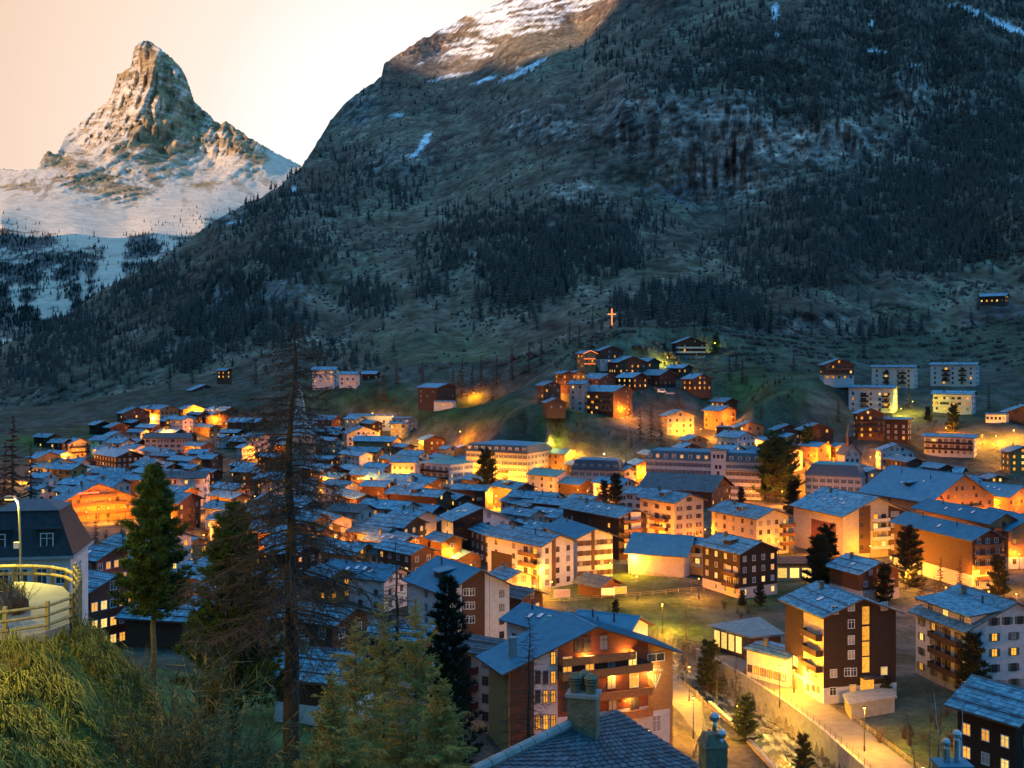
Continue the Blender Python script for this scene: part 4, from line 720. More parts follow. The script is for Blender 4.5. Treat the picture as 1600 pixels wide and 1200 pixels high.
def build_house(h):
    rnd=random.Random(int(h['cx']*7+h['cy']))
    L,W,hh,es=h['L'],h['W'],h['h'],h['es']; zb=h['zb']; cx,cy,_=h['center']; fh=h['fh']; D=h['D']; near=D<330
    root=empty(h['name'],(cx,cy,zb),h['rz']); tag(root,h['label'],h['cat'],h['grp'])
    p=math.tan(math.radians(h['p'])); rise=W/2*p; oe=h['ov']; og=min(1.3,h['ov']*1.2)
    if h['p']<7: og=oe=.4
    def pent(o,z0): return [(-W/2-o,z0),(W/2+o,z0),(W/2+o,hh-o*p),(0,hh+rise),(-W/2-o,hh-o*p)]
    us=h['us']*fh; base=h['base']
    if base:
        m=MB(); m.box(-L/2-.06,L/2+.06,-W/2-.06,W/2+.06,-4,us,base); m.build('base_wall',root)
        m=MB(); m.extr(pent(0,us-.05),-L/2,L/2,h['w']); m.build('wall',root)
    else:
        m=MB(); m.extr(pent(0,-4),-L/2,L/2,h['w']); m.build('wall',root)
    # roof: two thick slopes with projecting eaves
    th=.22 if D<500 else .3
    ye=W/2+oe; ze=hh-oe*p
    m=MB(); rmat=h['roof']; geo=rmat in('slate','slate_dark') and D<430
    bm_='slate_dark' if geo else rmat
    m.poly([(-L/2-og,-ye,ze+th),(L/2+og,-ye,ze+th),(L/2+og,0,hh+rise+th),(-L/2-og,0,hh+rise+th),(L/2+og,ye,ze+th),(-L/2-og,ye,ze+th)],[(0,1,2,3),(3,2,4,5)],bm_)
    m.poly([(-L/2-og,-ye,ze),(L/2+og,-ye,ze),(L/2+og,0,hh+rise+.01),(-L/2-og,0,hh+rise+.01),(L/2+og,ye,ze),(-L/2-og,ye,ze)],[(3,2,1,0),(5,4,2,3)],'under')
    for s in (-1,1):
        x=s*(L/2+og); a=[(x,-ye,ze),(x,0,hh+rise+.01),(x,ye,ze),(x,ye,ze+th),(x,0,hh+rise+th),(x,-ye,ze+th)]; m.poly(a,[(0,1,4,5),(1,2,3,4)] if s<0 else [(5,4,1,0),(4,3,2,1)],'edge')
    m.poly([(-L/2-og,-ye,ze),(L/2+og,-ye,ze),(L/2+og,-ye,ze+th),(-L/2-og,-ye,ze+th)],[(0,1,2,3)],'edge'); m.poly([(-L/2-og,ye,ze),(L/2+og,ye,ze),(L/2+og,ye,ze+th),(-L/2-og,ye,ze+th)],[(3,2,1,0)],'edge')
    roof=m.build('roof',root)
    if geo:
        V,Fc=[],[]
        for s in (-1,1):
            v,f=slab_field(-L/2-og,L/2+og,s*ye,ze+th+.004,0,hh+rise+th+.004,rmat,row=max(.6,D/330*.85),seed=rnd.randint(0,9999)); b=len(V); V+=v; Fc+=[tuple(i+b for i in q) for q in f]
        me=bpy.data.meshes.new('roof_slabs'); me.from_pydata(V,[],Fc); me.materials.append(MATS[rmat]); me.update(); o=link('roof_slabs',me,roof); o['kind']='stuff'
        if near:                                             # snow guard rails across the slope
            m=MB(); 
            for k in (.22,.62):
                y=-(ye)*(1-k)*(-es); z=ze+th+.18+(hh+rise-ze)*k; m.box(-L/2-og+.2,L/2+og-.2,y-.05,y+.05,z-.03,z+.07,'metal_dark')
            m.build('snow_guard',roof)
    elif rmat.startswith('metal') and near:
        m=MB(); n=int((L+2*og)/.62)
        for k in range(n+1):
            x=-L/2-og+.05+(L+2*og-.1)*k/n
            for s in (-1,1):
                m.poly([(x-.03,s*ye,ze+th),(x+.03,s*ye,ze+th),(x+.03,0,hh+rise+th),(x-.03,0,hh+rise+th),(x-.03,s*ye,ze+th+.07),(x+.03,s*ye,ze+th+.07),(x+.03,0,hh+rise+th+.07),(x-.03,0,hh+rise+th+.07)],[(4,5,6,7),(0,4,7,3),(1,2,6,5)],rmat)
        o=m.build('roof_seams',roof); o['kind']='stuff'
    if not h['p']<7 and D<560:                               # ridge cap
        m=MB(); z=hh+rise+th; m.poly([(-L/2-og-.02,-.28,z-.02),(L/2+og+.02,-.28,z-.02),(L/2+og+.02,0,z+.13),(-L/2-og-.02,0,z+.13),(L/2+og+.02,.28,z-.02),(-L/2-og-.02,.28,z-.02)],[(0,1,2,3),(3,2,4,5)],rmat if not geo else 'slate_dark'); m.build('ridge_cap',roof)
    # windows, row by row on the faces the place shows
    style=h['frame'] or ('frame_white' if h['w'] in('dark','brown','red') else 'frame_brown')
    if h['w'] in('dark','brown','red') and not h['frame']: style='frame_white' if D<330 else 'frame_brown'
    def lit(l=None):
        l=h['lit'] if l is None else l
        if rnd.random()<l: return rnd.choice((1,1,2))
        return 3 if rnd.random()<.35 else 0
    fl=int(h['fl']); ww=1.0 if h['w']!='dark' else .9; wh=1.25
    ne=h['ne'] if h['ne'] is not None else max(1,int(L/3.4)); ng=h['ng'] if h['ng'] is not None else max(1,int(W/3.4))
    for f in range(max(1,fl)):
        z=f*fh+1.0
        if z+wh>hh-.1: continue
        for k in range(ne): add_window(root,(L/2-L*(k+.5)/ne,es*(W/2+ (.06 if base and z<us else 0)),z),0 if es<0 else math.pi,ww,wh,style,lit(),h['sh'])
    f=0
    while True:
        z=f*fh+1.0; top=z+wh+.25
        avail=W if top<hh else W*(1-(top-hh)/max(rise,.01))
        if avail<2.2 or f>7: break
        n=ng if avail>W*.98 else min(ng,int(avail/2.6+.3))
        if ng and n==0: n=1
        if ng:
            for k in range(n): add_window(root,(L/2+(.06 if base and z<us else 0),es*(avail/2-avail*(k+.5)/n),z),math.pi/2,ww,wh,style,lit(h['glit']),h['sh'])
        f+=1
    for face,t0,t1,fls,st in h['bal']:
        for f in fls:
            z=f*fh+.05
            if face=='e':
                wd=L*(t1-t0); b=add_balcony(root,(L/2-L*(t0+t1)/2,es*W/2,z),0 if es<0 else math.pi,wd,st,near=near)
                nd=max(1,int(wd/2.6))
                for k in range(nd): add_window(root,(L/2-L*(t0+(t1-t0)*(k+.5)/nd),es*(W/2+.01),z+.02),0 if es<0 else math.pi,1.5,2.0,style,lit(max(h['lit'],.25)),None)
            else:
                wd=W*(t1-t0); b=add_balcony(root,(L/2,es*(W/2-W*(t0+t1)/2),z),math.pi/2,wd,st,near=near)
                nd=max(1,int(wd/2.8)); zt=z+2.1
                for k in range(nd):
                    y=es*(W/2-W*(t0+(t1-t0)*(k+.5)/nd))
                    if abs(y)+.8>W/2 or (zt>hh and abs(y)+.8>W/2*(1-(zt-hh)/max(rise,.01))): continue
                    if ng==0 or h['glit']: add_window(root,(L/2+.01,y,z+.02),math.pi/2,1.5,2.0,style,lit(max(h['lit'],.35)),None)
    # roof furniture on the visible slope
    def on_roof(fx,fs): y=es*ye*(1-fs); return (-L/2+L*fx, y, ze+th+(hh+rise-ze)*fs)
    for k in range(h['sky']):
        x,y,z=on_roof(.28+.5*(k+.5)/h['sky'],.62 if k%3 else .5); m=MB(); m.box(-.55,.55,-.75,.75,0,.16,'metal_dark'); m.poly([(-.46,-.66,.17),(.46,-.66,.17),(.46,.66,.17),(-.46,.66,.17)],[(0,1,2,3)],'sky_reflect')
        o=m.build('skylight',root,(x,y,z+.02)); o.rotation_euler=(-es*math.radians(h['p']) if es<0 else math.radians(-h['p']),0,0)
        o.rotation_euler=(math.radians(h['p'])*(1 if es<0 else -1),0,0)
    for k in range(h['chim']):
        fx=(.25,.7,.45)[k%3]; x,y,z=on_roof(fx,(.8,.72,.5)[k%3]); chimney(root,x,y,z,1.1,(0,1,1)[k%3] if not rmat.startswith('metal') else 1)
    if h['dorm']==1:
        x,y,z=on_roof(.52,.42); m=MB(); s=es; dd=W*.24; y0=y+s*.2; y1=y-s*dd; ya,yb=min(y0,y1),max(y0,y1)
        m.box(x-1.3,x+1.3,ya,yb,z-.4,z+1.15,'brown' if h['w'] not in('beige','pink') else h['w']); d=m.build('dormer',root)
        m=MB(); yy0=y0+s*.6; yy=sorted((yy0,y1)); 
        pz=lambda yv: z+1.15+(abs(yv-yy0))*.12
        m.poly([(x-1.8,yy0,z+1.15),(x+1.8,yy0,z+1.15),(x+1.8,y1,pz(y1)),(x-1.8,y1,pz(y1)),(x-1.8,yy0,z+1.33),(x+1.8,yy0,z+1.33),(x+1.8,y1,pz(y1)+.18),(x-1.8,y1,pz(y1)+.18)],[(0,1,2,3),(4,5,6,7),(0,1,5,4),(1,2,6,5),(2,3,7,6),(3,0,4,7)],rmat if rmat!='slate' else 'slate_far'); m.build('dormer_roof',d)
        for kx in (-.6,.6): link('dormer_window',window_mesh(.8,.7,'frame_brown',0,None),d,(x+kx,y0,z+.25),0 if es<0 else math.pi)
    if h['dorm']==9:                                        # broad shed dormer with three windows
        m=MB(); x0,x1=-L/2+.4,L/2-.2; y0=es*(W/2-1.2); y1=es*(W*.16); z0=hh-.3; z1=hh+2.3
        ya,yb=sorted((y0,y1)); m.box(x0,x1,ya,yb,z0,z1,h['w']); d=m.build('dormer',root)
        m=MB(); yo=es*(W/2+.1); za=z1-.05; zb_=z1+.75; pts=[(x0-.8,yo,za),(x1+1.2,yo,za),(x1+1.2,y1,zb_),(x0-.8,y1,zb_)]; m.poly(pts+[(a,b,c+.2) for a,b,c in pts],[(0,1,2,3),(4,5,6,7),(0,1,5,4),(1,2,6,5),(2,3,7,6),(3,0,4,7)],'under'); m.build('dormer_roof',d)
        v,f=slab_field(x0-.8,x1+1.2,yo,za+.204,y1,zb_+.204,'slate',seed=5); me=bpy.data.meshes.new('roof_slabs'); me.from_pydata(v,[],f); me.materials.append(MATS['slate']); me.update(); o=link('roof_slabs',me,d); o['kind']='stuff'
        for k in range(3): link('dormer_window',window_mesh(1.5,1.2,'frame_white',2 if k==1 else 0,None),d,(x0+(x1-x0)*(k+.5)/3,y0,z0+.9),0 if es<0 else math.pi)
    h['root']=root; return root
for h in HOUSES: build_house(h)
def HB(lab): return next(h for h in HOUSES if lab in h['label'])
# ------------------------------------------------------------------ single buildings
def face_uv(h,face,px,py):                      # where a sight line meets a wall plane, in the house's own frame
    rz=h['rz']; cx,cy,zb=h['center']; c,s=math.cos(-rz),math.sin(-rz)
    d=Vector(((px-800)/F,1,-(py-HZ)/F)); o=Vector((-cx,-cy,EYE-zb))
    dl=Vector((d.x*c-d.y*s,d.x*s+d.y*c,d.z)); ol=Vector((o.x*c-o.y*s,o.x*s+o.y*c,o.z))
    if face=='g': t=(h['L']/2-ol.x)/dl.x
    else: t=(h['es']*h['W']/2-ol.y)/dl.y
    return ol+dl*t
def fwin(h,face,px,py,w,hh,style='frame_white',lit=0,sh=None,off=.0):
    p=face_uv(h,face,px,py); es=h['es']
    if face=='g': return add_window(h['root'],(h['L']/2+off,p.y,p.z-hh/2),math.pi/2,w,hh,style,lit,sh)
    return add_window(h['root'],(p.x,es*(h['W']/2+off),p.z-hh/2),0 if es<0 else math.pi,w,hh,style,lit,sh)
def fpanel(h,face,px0,px1,py0,py1,matn,name,th=.06,top=None):     # cladding panel proud of the wall
    a=face_uv(h,face,px0,py0); b=face_uv(h,face,px1,py1); z0,z1=b.z,a.z
    if face=='g':
        m=MB(); y0,y1=a.y,b.y; p=math.tan(math.radians(h['p'])); zt=lambda y: min(z1,h['h']+(h['W']/2-abs(y))*p-.02)
        ys=sorted((y0,y1)); pts=[ys[0]]+([0] if ys[0]<0<ys[1] and z1>h['h'] else [])+[ys[1]]
        prof=[(y,zt(y)) for y in pts]; prof=[(ys[0],z0),(ys[1],z0)]+prof[::-1]; m.extr(prof,h['L']/2-.05,h['L']/2+th,matn)
    else:
        m=MB(); x0,x1=sorted((a.x,b.x)); e=h['es']*h['W']/2; e2=e+h['es']*th; m.box(x0,x1,min(e,e2)-.02*(h['es']>0),max(e,e2),z0,min(z1,h['h']),matn)
    return m.build(name,h['root'])
# tall dark brown apartment house: windows, glowing stairwell, porch, white balcony bay, lower white wall
h=HB('glowing yellow stairwell'); 
fpanel(h,'e',1256,1287,945,1108,'beige','balcony_bay',.05); fpanel(h,'e',1228,1257,1046,1110,'beige','lower_wall',.06)
for py in (948,975,1000,1023): fwin(h,'g',1330,py,1.15,1.4,'frame_white',3 if py!=975 else 0,off=.01)
for px,py,l in ((1304,953,0),(1381,947,3),(1302,1052,3),(1324,1050,0),(1333,1050,0),(1381,1048,2),(1301,1080,0),(1332,1076,1)): fwin(h,'g',px,py,1.15,1.3,'frame_white',l,off=.07)
for k,(a,b) in enumerate(((948,975),(979,1000),(1003,1024),(1027,1050))):
    q0=face_uv(h,'g',1347,a); q1=face_uv(h,'g',1358,b); m=MB(); x=h['L']/2; y0,y1=sorted((q0.y,q1.y)); m.box(x-.02,x+.05,y0-.08,y1+.08,q1.z-.08,q0.z+.08,'metal_dark'); st=m.build('stairwell_frame',h['root'])
    m=MB(); m.poly([(x+.056,y0,q1.z),(x+.056,y1,q1.z),(x+.056,y1,q0.z),(x+.056,y0,q0.z)],[(0,1,2,3)],'lit_warm'); m.build('pane',st)
q0=face_uv(h,'g',1344,1057); q1=face_uv(h,'g',1365,1080); m=MB(); x=h['L']/2; y0,y1=sorted((q0.y,q1.y)); m.box(x,x+2.2,y0-.4,y1+.6,q0.z,q0.z+.2,'metal_dark'); pc=m.build('porch_roof',h['root'])
m=MB(); m.box(x+.07,x+.1,y0,y1,q1.z,q0.z,'lit_warm'); m.build('entrance_door',h['root'])
for k in range(5): m=MB(); m.box(x+.4+k*.5,x+2.6,y0-1.5-k*.9,y0-.6-k*.9,-.5,q1.z-.15-k*.28,'concrete'); m.build('step',h['root'])
for py in (965,988,1011): fwin(h,'e',1252,py,.5,.7,'frame_brown',0,off=.01)
fwin(h,'e',1243,1033,1.4,1.6,'frame_white',2,off=.01)
for px,py in ((1262,1045),(1275,1053),(1263,1074),(1272,1075),(1279,1077)): fwin(h,'e',px,py,.8,.9,'frame_brown',1,off=.08)
# white and brown half gable houses
h=HB('half timber and half white'); fpanel(h,'g',708,755,788,900,'dark','timber_cladding',.08)
h=HB('smooth blue roof and boxed dormer'); fpanel(h,'g',722,765,890,1010,'brown','timber_cladding',.09); fpanel(h,'g',757,764,892,1010,'white','stair_bay',.2)
for py in (925,946,968):
    for px in (728,737): fwin(h,'g',px,py,1.1,1.3,'frame_white',0,off=.10)
h=HB('cream guest house with stepped'); fpanel(h,'e',768,800,860,925,'dark','timber_cladding',.08); fpanel(h,'g',862,868,842,915,'brown','stair_bay',.12)
h=HB('white guest house with dark shutters'); fpanel(h,'g',924,929,828,890,'brown','stair_bay',.12)
h=HB('large glowing yellow apartment'); fpanel(h,'e',1268,1306,810,870,'red','timber_cladding',.08); fpanel(h,'g',1342,1360,790,864,'brown','timber_cladding',.06); fpanel(h,'g',1388,1423,790,866,'brown','timber_cladding',.06)
for py in (803,820,838,855): fwin(h,'g',1346,py,1.2,1.4,'frame_brown',0,off=.07); fwin(h,'g',1398,py,2.6,1.4,'frame_white',3,off=.07)
for py in (822,838): fwin(h,'e',1284,py,1.2,1.5,'frame_brown',0,off=.09); fwin(h,'e',1300,py,1.4,1.6,'frame_brown',0,off=.09)
h=HB('amber lit stacked balconies'); fpanel(h,'g',985,1000,800,850,'white','white_bay',.4)

def mansard(label,cx,cy,el,gl,fl,th,zb=0,D=None,w='white',mh=4.0,inset=1.8,ne=8,ng=3,sh='shut_brown',lit=.05,nd=6,name='grand_hotel',cat='hotel',roof='slate_dark',top='metal_blue',m=0,fh=3.0,dlit=.1,dw='frame_white',ds=1.0):
    n0=len(HOUSES); h=H(label,cx,cy,el,gl,fl,th,zb,D,w=w,fh=fh,name=name,cat=cat,m=m); HOUSES.pop()
    rnd=random.Random(cx); 
    # full length, without the chalet limit
    u0=(cx-800)/F; Dd=h['D']; t=math.radians(th)+math.atan(u0)*(-1 if m else 1); a=(math.cos(t),-math.sin(t)) if not m else (-math.cos(t),-math.sin(t)); u1=(cx-el-800)/F if not m else (cx+el-800)/F
    L=abs((u0*Dd-u1*Dd)/(a[0]-u1*a[1])); L=min(max(L,8),75); W=max(h['W'],9); q=(math.sin(t),math.cos(t)) if not m else (-math.sin(t),math.cos(t)); es=h['es']
    X0,Y0=u0*Dd,Dd; h['L'],h['W']=L,W; h['center']=(X0-a[0]*L/2+q[0]*W/2,Y0-a[1]*L/2+q[1]*W/2,h['zb']); hh=h['h']
    root=empty(name,h['center'],h['rz']); tag(root,label,cat); h['root']=root
    b=MB(); b.box(-L/2,L/2,-W/2,W/2,-4,hh,w); b.build('wall',root)
    b=MB(); b.box(-L/2-.5,L/2+.5,-W/2-.5,W/2+.5,hh,hh+.3,'edge' if w!='white' else 'grey'); b.build('cornice',root)
    o=.4; z0=hh+.3; z1=z0+mh; p=[(-L/2-o,-W/2-o,z0),(L/2+o,-W/2-o,z0),(L/2+o,W/2+o,z0),(-L/2-o,W/2+o,z0)]; i=inset; p+=[(-L/2+i,-W/2+i,z1),(L/2-i,-W/2+i,z1),(L/2-i,W/2-i,z1),(-L/2+i,W/2-i,z1)]
    b=MB(); b.poly(p,[(0,1,5,4),(1,2,6,5),(2,3,7,6),(3,0,4,7)],roof); rf=b.build('mansard_roof',root)
    b=MB(); e=.25; zr=z1+min(1.4,W*.1); b.poly([(-L/2+i-e,-W/2+i-e,z1),(L/2-i+e,-W/2+i-e,z1),(L/2-i+e,W/2-i+e,z1),(-L/2+i-e,W/2-i+e,z1),(-L/2+W*.4,0,zr),(L/2-W*.4,0,zr)],[(0,1,5,4),(1,2,5),(2,3,4,5),(3,0,4),(3,2,1,0)],top); b.build('roof_top',rf)
    for f in range(int(fl)):
        z=f*fh+.9
        for k in range(ne): add_window(root,(L/2-L*(k+.5)/ne,es*W/2,z),0 if es<0 else math.pi,.95,1.55,dw,(rnd.choice((1,2)) if rnd.random()<lit else 0),sh)
        for k in range(ng): add_window(root,(L/2,es*(W/2-W*(k+.5)/ng),z),math.pi/2,.95,1.55,dw,(rnd.choice((1,2)) if rnd.random()<lit else 0),sh)
    for k in range(nd):
        x=L/2-L*(k+.5)/nd; y=es*(W/2-.1); d=MB(); wd=.85*ds; yi=es*(W/2-i-.6); ya,yb=sorted((y,yi)); d.box(x-wd,x+wd,ya,yb,z0+.5,z0+.5+1.9*ds,w if ds<=1 else roof); dd=d.build('dormer',root)
        d=MB(); ya,yb=sorted((y+es*.3,yi)); d.extr([(ya,z0+.5+1.9*ds),(yb,z0+.5+1.9*ds),(yb,z0+.62+1.9*ds),(ya,z0+.62+1.9*ds)],x-wd-.25,x+wd+.25,roof); d.build('dormer_roof',dd)
        link('dormer_window',window_mesh(.95*ds,1.3*ds,'frame_white',(1 if rnd.random()<dlit else 0),None),dd,(x,y,z0+.75),0 if es<0 else math.pi)
    return h
hg=mansard('long bright yellow lit hotel with red shutters and pale dormers in the centre',824,709,96,38,5,28,0,w='beige',mh=3.2,inset=1.2,ne=13,ng=7,lit=.03,nd=9,roof='slate_dark',sh='shut_brown',dlit=.1)
for k,f in ((4,1),(8,1),(5,2),(9,2),(4,2)): add_balcony(hg['root'],(hg['L']/2-hg['L']*(k+.5)/13,-hg['W']/2,f*3.0+.1),0,2.4,'rail_brown')
hw=mansard('grand white hotel with long dark mansard roof and white central roof bay',1189,724,180,7,5,10,0,w='white',mh=3.6,inset=2.0,ne=22,ng=3,lit=.02,nd=14,sh='shut_brown',dlit=.15)
L=hw['L']; b=MB(); bx=L/2-L*.36; b.box(bx-3.2,bx+3.2,-hw['W']/2-.5,-hw['W']/2+4,-3,hw['h']+4.8,'white'); bay=b.build('central_bay',hw['root'])
b=MB(); b.box(bx-3.7,bx+3.7,-hw['W']/2-1,-hw['W']/2+4.3,hw['h']+4.8,hw['h']+5.1,'slate_dark'); b.build('bay_roof',bay)
for z,n in ((hw['h']+1.6,3),(9.9,1),(6.9,1),(12.6,2)):
    for k in range(n): link('bay_window',window_mesh(1.0,1.5,'frame_brown',0,None),bay,(bx+(k-(n-1)/2)*1.7,-hw['W']/2-.5,z))
b=MB(); b.box(L/2-L*.3,L/2-.3,-hw['W']/2-1.2,-hw['W']/2,12.0,12.2,'concrete'); bb=b.build('balcony',hw['root']); b=MB()
for k in range(40): x=L/2-.4-(L*.3-.6)*k/39; b.box(x-.05,x+.05,-hw['W']/2-1.2,-hw['W']/2-1.1,12.2,13.1,'rail_white')
b.box(L/2-L*.3,L/2-.3,-hw['W']/2-1.25,-hw['W']/2-1.05,13.1,13.2,'rail_white'); b.build('railing',bb)
mansard('pinkish hotel with tall grey mansard floor beside the white floodlight',968,736,74,8,3,14,0,w='pink',mh=4.2,inset=1.2,ne=7,ng=2,lit=.1,nd=6,sh='shut_brown',dlit=.05)
hgr=mansard('grey and white hotel with teal hipped roof and balconies left of the yellow hotel',703,727,48,36,3,42,2,w='white',mh=1.6,inset=5.0,ne=5,ng=6,lit=.12,nd=0,roof='metal_green',top='metal_green',sh='shut_brown')
for f in (1,2): add_balcony(hgr['root'],(0,-hgr['W']/2,f*3.0+.1),0,hgr['L']*.9,'rail_dark')
mansard('cream villa hotel with dark hooded mansard roof near the golden trees',1346,747,88,8,3,10,0,w='white',mh=4.6,inset=2.4,ne=8,ng=2,lit=0,nd=0,roof='slate_dark',top='metal_green',sh='shut_green')
hm=mansard('large dark mansard roofed house behind the path railing',110,872,150,8,3,12,None,D=118,w='white',mh=4.6,inset=1.6,ne=5,ng=1,lit=0,nd=2,roof='slate_black',top='slate_dark',sh=None,name='mansard_house',cat='house',ds=1.2,dlit=0)

# steep church and stone tower
hc_=H('big modern church with steep stacked blue roofs below the meadow',746,690,42,20,2.2,38,None,D=620,w='pink',roof='metal_blue',p=57,m=1,ne=0,ng=2,lit=.4,chim=0,ov=1.6,name='church',cat='church'); HOUSES.pop(); build_house(hc_)
def tower(label,px,py0,py1,D,wpx,w,roofm,spire,name='church_tower',broach=True,lit=0):
    wd=wpx/F*D; base=P(px,py1,D); hgt=(py1-py0)/F*D; r=empty(name,(base.x,base.y+wd/2,base.z),math.radians(-12)); tag(r,label,'church')
    m=MB(); m.box(-wd/2,wd/2,-wd/2,wd/2,-4,hgt,w); m.build('tower_wall',r)
    m=MB(); m.box(-wd/2-.3,wd/2+.3,-wd/2-.3,wd/2+.3,hgt,hgt+.4,'stone'); m.build('cornice',r)
    sp=spire/F*D; e=wd/2+.5; a=wd*.2; m=MB(); p=[(-e,-e,hgt+.4),(e,-e,hgt+.4),(e,e,hgt+.4),(-e,e,hgt+.4),(-a,-a,hgt+.4+sp*.35),(a,-a,hgt+.4+sp*.35),(a,a,hgt+.4+sp*.35),(-a,a,hgt+.4+sp*.35),(0,0,hgt+sp)]
    m.poly(p,[(0,1,5,4),(1,2,6,5),(2,3,7,6),(3,0,4,7),(4,5,8),(5,6,8),(6,7,8),(7,4,8)],roofm); m.build('spire',r)
    for k in (-1,1):
        for z in (hgt-3.6,hgt-9):
            if z>1: add_window(r,(k*wd*.22,-wd/2,z),0,.9,2.0,'frame_brown',lit)
    return r
tower('floodlit stone church tower with concave grey spire behind the larch',466,682,748,560,36,'stone','slate_far',86)
hn=H('floodlit church nave with broad stone grey roof beside the tower',546,734,60,14,2,20,None,D=545,w='stone',roof='slate_far',p=42,ne=5,ng=1,lit=.9,chim=0,name='church_nave',cat='church'); HOUSES.pop(); build_house(hn)
hc2=H('little pink chapel with arched window triplet and slim spire',1320,708,4,22,1.6,66,None,D=495,w='pink',roof='slate_dark',p=45,ng=3,ne=0,chim=0,lit=0,name='chapel',cat='chapel'); HOUSES.pop(); build_house(hc2)
m=MB(); m.box(-1,1,-1,1,4,10,'brown'); m.poly([(-1.3,-1.3,10),(1.3,-1.3,10),(1.3,1.3,10),(-1.3,1.3,10),(0,0,17)],[(0,1,4),(1,2,4),(2,3,4),(3,0,4)],'slate_dark'); m.build('spire',hc2['root'],(hc2['L']*.1,0,2))
v=mtn(1458,94); hc3=H('tiny white chapel on a rocky knob high on the mountain',1462,90,9,6,1.3,30,None,D=v.y+2,w='white',roof='slate_far',p=35,ng=1,ne=2,chim=0,lit=0,name='chapel',cat='chapel'); HOUSES.pop(); build_house(hc3)

# hotel with painted crest
h=H('orange brown hotel with stacked timber balconies and painted crest beside the river road',795,1045,16,256,4.25,68,None,D=150,w='orange',roof='metal_blue',p=20,ng=0,ne=0,chim=0,lit=0,name='hotel',cat='hotel',ov=1.5); HOUSES.pop(); build_house(h); HP=h
fpanel(h,'g',797,834,1000,1160,'brown','timber_wall',.07); fpanel(h,'g',834,871,1000,1160,'white','white_wall',.05); fpanel(h,'g',871,1012,980,1140,'red','timber_wall',.06); fpanel(h,'g',1012,1046,1112,1160,'white','ground_floor_wall',.08); fpanel(h,'g',871,1012,1121,1160,'white','ground_floor_wall',.07)
for py,ls in ((1028,(1,)),(1058,(0,0,1)),(1088,(0,1,1)),(1128,(1,1,1))):
    for k,px in enumerate((840,852,864)[3-len(ls):] if len(ls)<3 else (840,852,864)): fwin(h,'g',px,py,.62,1.6 if py<1120 else 1.9,'frame_brown',ls[k],off=.06)
x=h['L']/2
for pa,pb,py in ((872,985,1030),(872,1012,1050),(900,1012,1086),(905,1012,1119)):
    a=face_uv(h,'g',pa,py); b=face_uv(h,'g',pb,py); add_balcony(h['root'],(x+.06,(a.y+b.y)/2,(a.z+b.z)/2),math.pi/2,abs(a.y-b.y),'rail_orange',1.5,True)
for px,py,l in ((905,1008,0),(915,1008,0),(943,1004,3),(886,1038,1),(921,1036,1),(955,1034,3),(988,1030,2),(955,1064,3),(990,1062,1),(957,1098,3),(991,1096,0),(885,1066,0),(885,1100,0)): fwin(h,'g',px,py,1.25,2.0,'frame_brown' if l!=1 else 'frame_white',l,off=.07)
fwin(h,'g',1025,1027,2.6,1.0,'frame_white',0,off=.02); fwin(h,'g',1025,1130,1.3,2.2,'frame_white',3,off=.10); fwin(h,'g',990,1140,1.6,1.4,'frame_white',0,off=.09)
cr=face_uv(h,'g',1024,1052); m=MB(); xo=x+.03
ring=[]
for k in range(7):
    a0=-.62+1.24*k/6; r=1.75; yy=cr.y+math.sin(a0)*r*.62; zz=cr.z+.55+math.cos(a0)*.5-.5
    m.poly([(xo,yy-.08,zz+.42),(xo,yy+.08,zz+.42),(xo,yy,zz+.62)],[(0,1,2)],'paint_logo')
tri=m.build('crest_points',h['root'])
m=MB()
for k in range(5):
    a=-.8+.4*k; m.poly([(xo,cr.y+a-.10,cr.z-.1),(xo,cr.y+a+.10,cr.z-.1),(xo,cr.y+.03,cr.z-2.1),(xo,cr.y-.03,cr.z-2.1)],[(0,1,2,3)],'paint_logo' if k%2==0 else 'paint_green')
m.build('crest_wedge',h['root'])
for k,chh in enumerate('PERREN'):
    cu=bpy.data.curves.new('letter','FONT'); cu.body=chh; cu.size=.62; cu.align_x='CENTER'; cu.extrude=.01
    tmp=bpy.data.objects.new('tmp',cu); COL.objects.link(tmp); me=bpy.data.meshes.new_from_object(tmp.evaluated_get(bpy.context.evaluated_depsgraph_get())); bpy.data.objects.remove(tmp); me.materials.clear(); me.materials.append(MATS['paint_logo'])
    a0=-.75+1.5*k/5; o=link('letter',me,h['root'],(x+.04,cr.y+a0*1.3,cr.z+.32*math.cos(a0*1.3))); o.rotation_euler=(math.pi/2,0,math.pi/2)
m=MB(); m.box(-.45,.45,-.45,.45,0,4.2,'concrete'); m.box(-.55,.55,-.55,.55,4.2,4.35,'concrete'); p0=face_uv(h,'g',785,1022); m.build('tall_chimney',h['root'],(x-2.5,-h['W']/2+1.6,h['h']-.8))

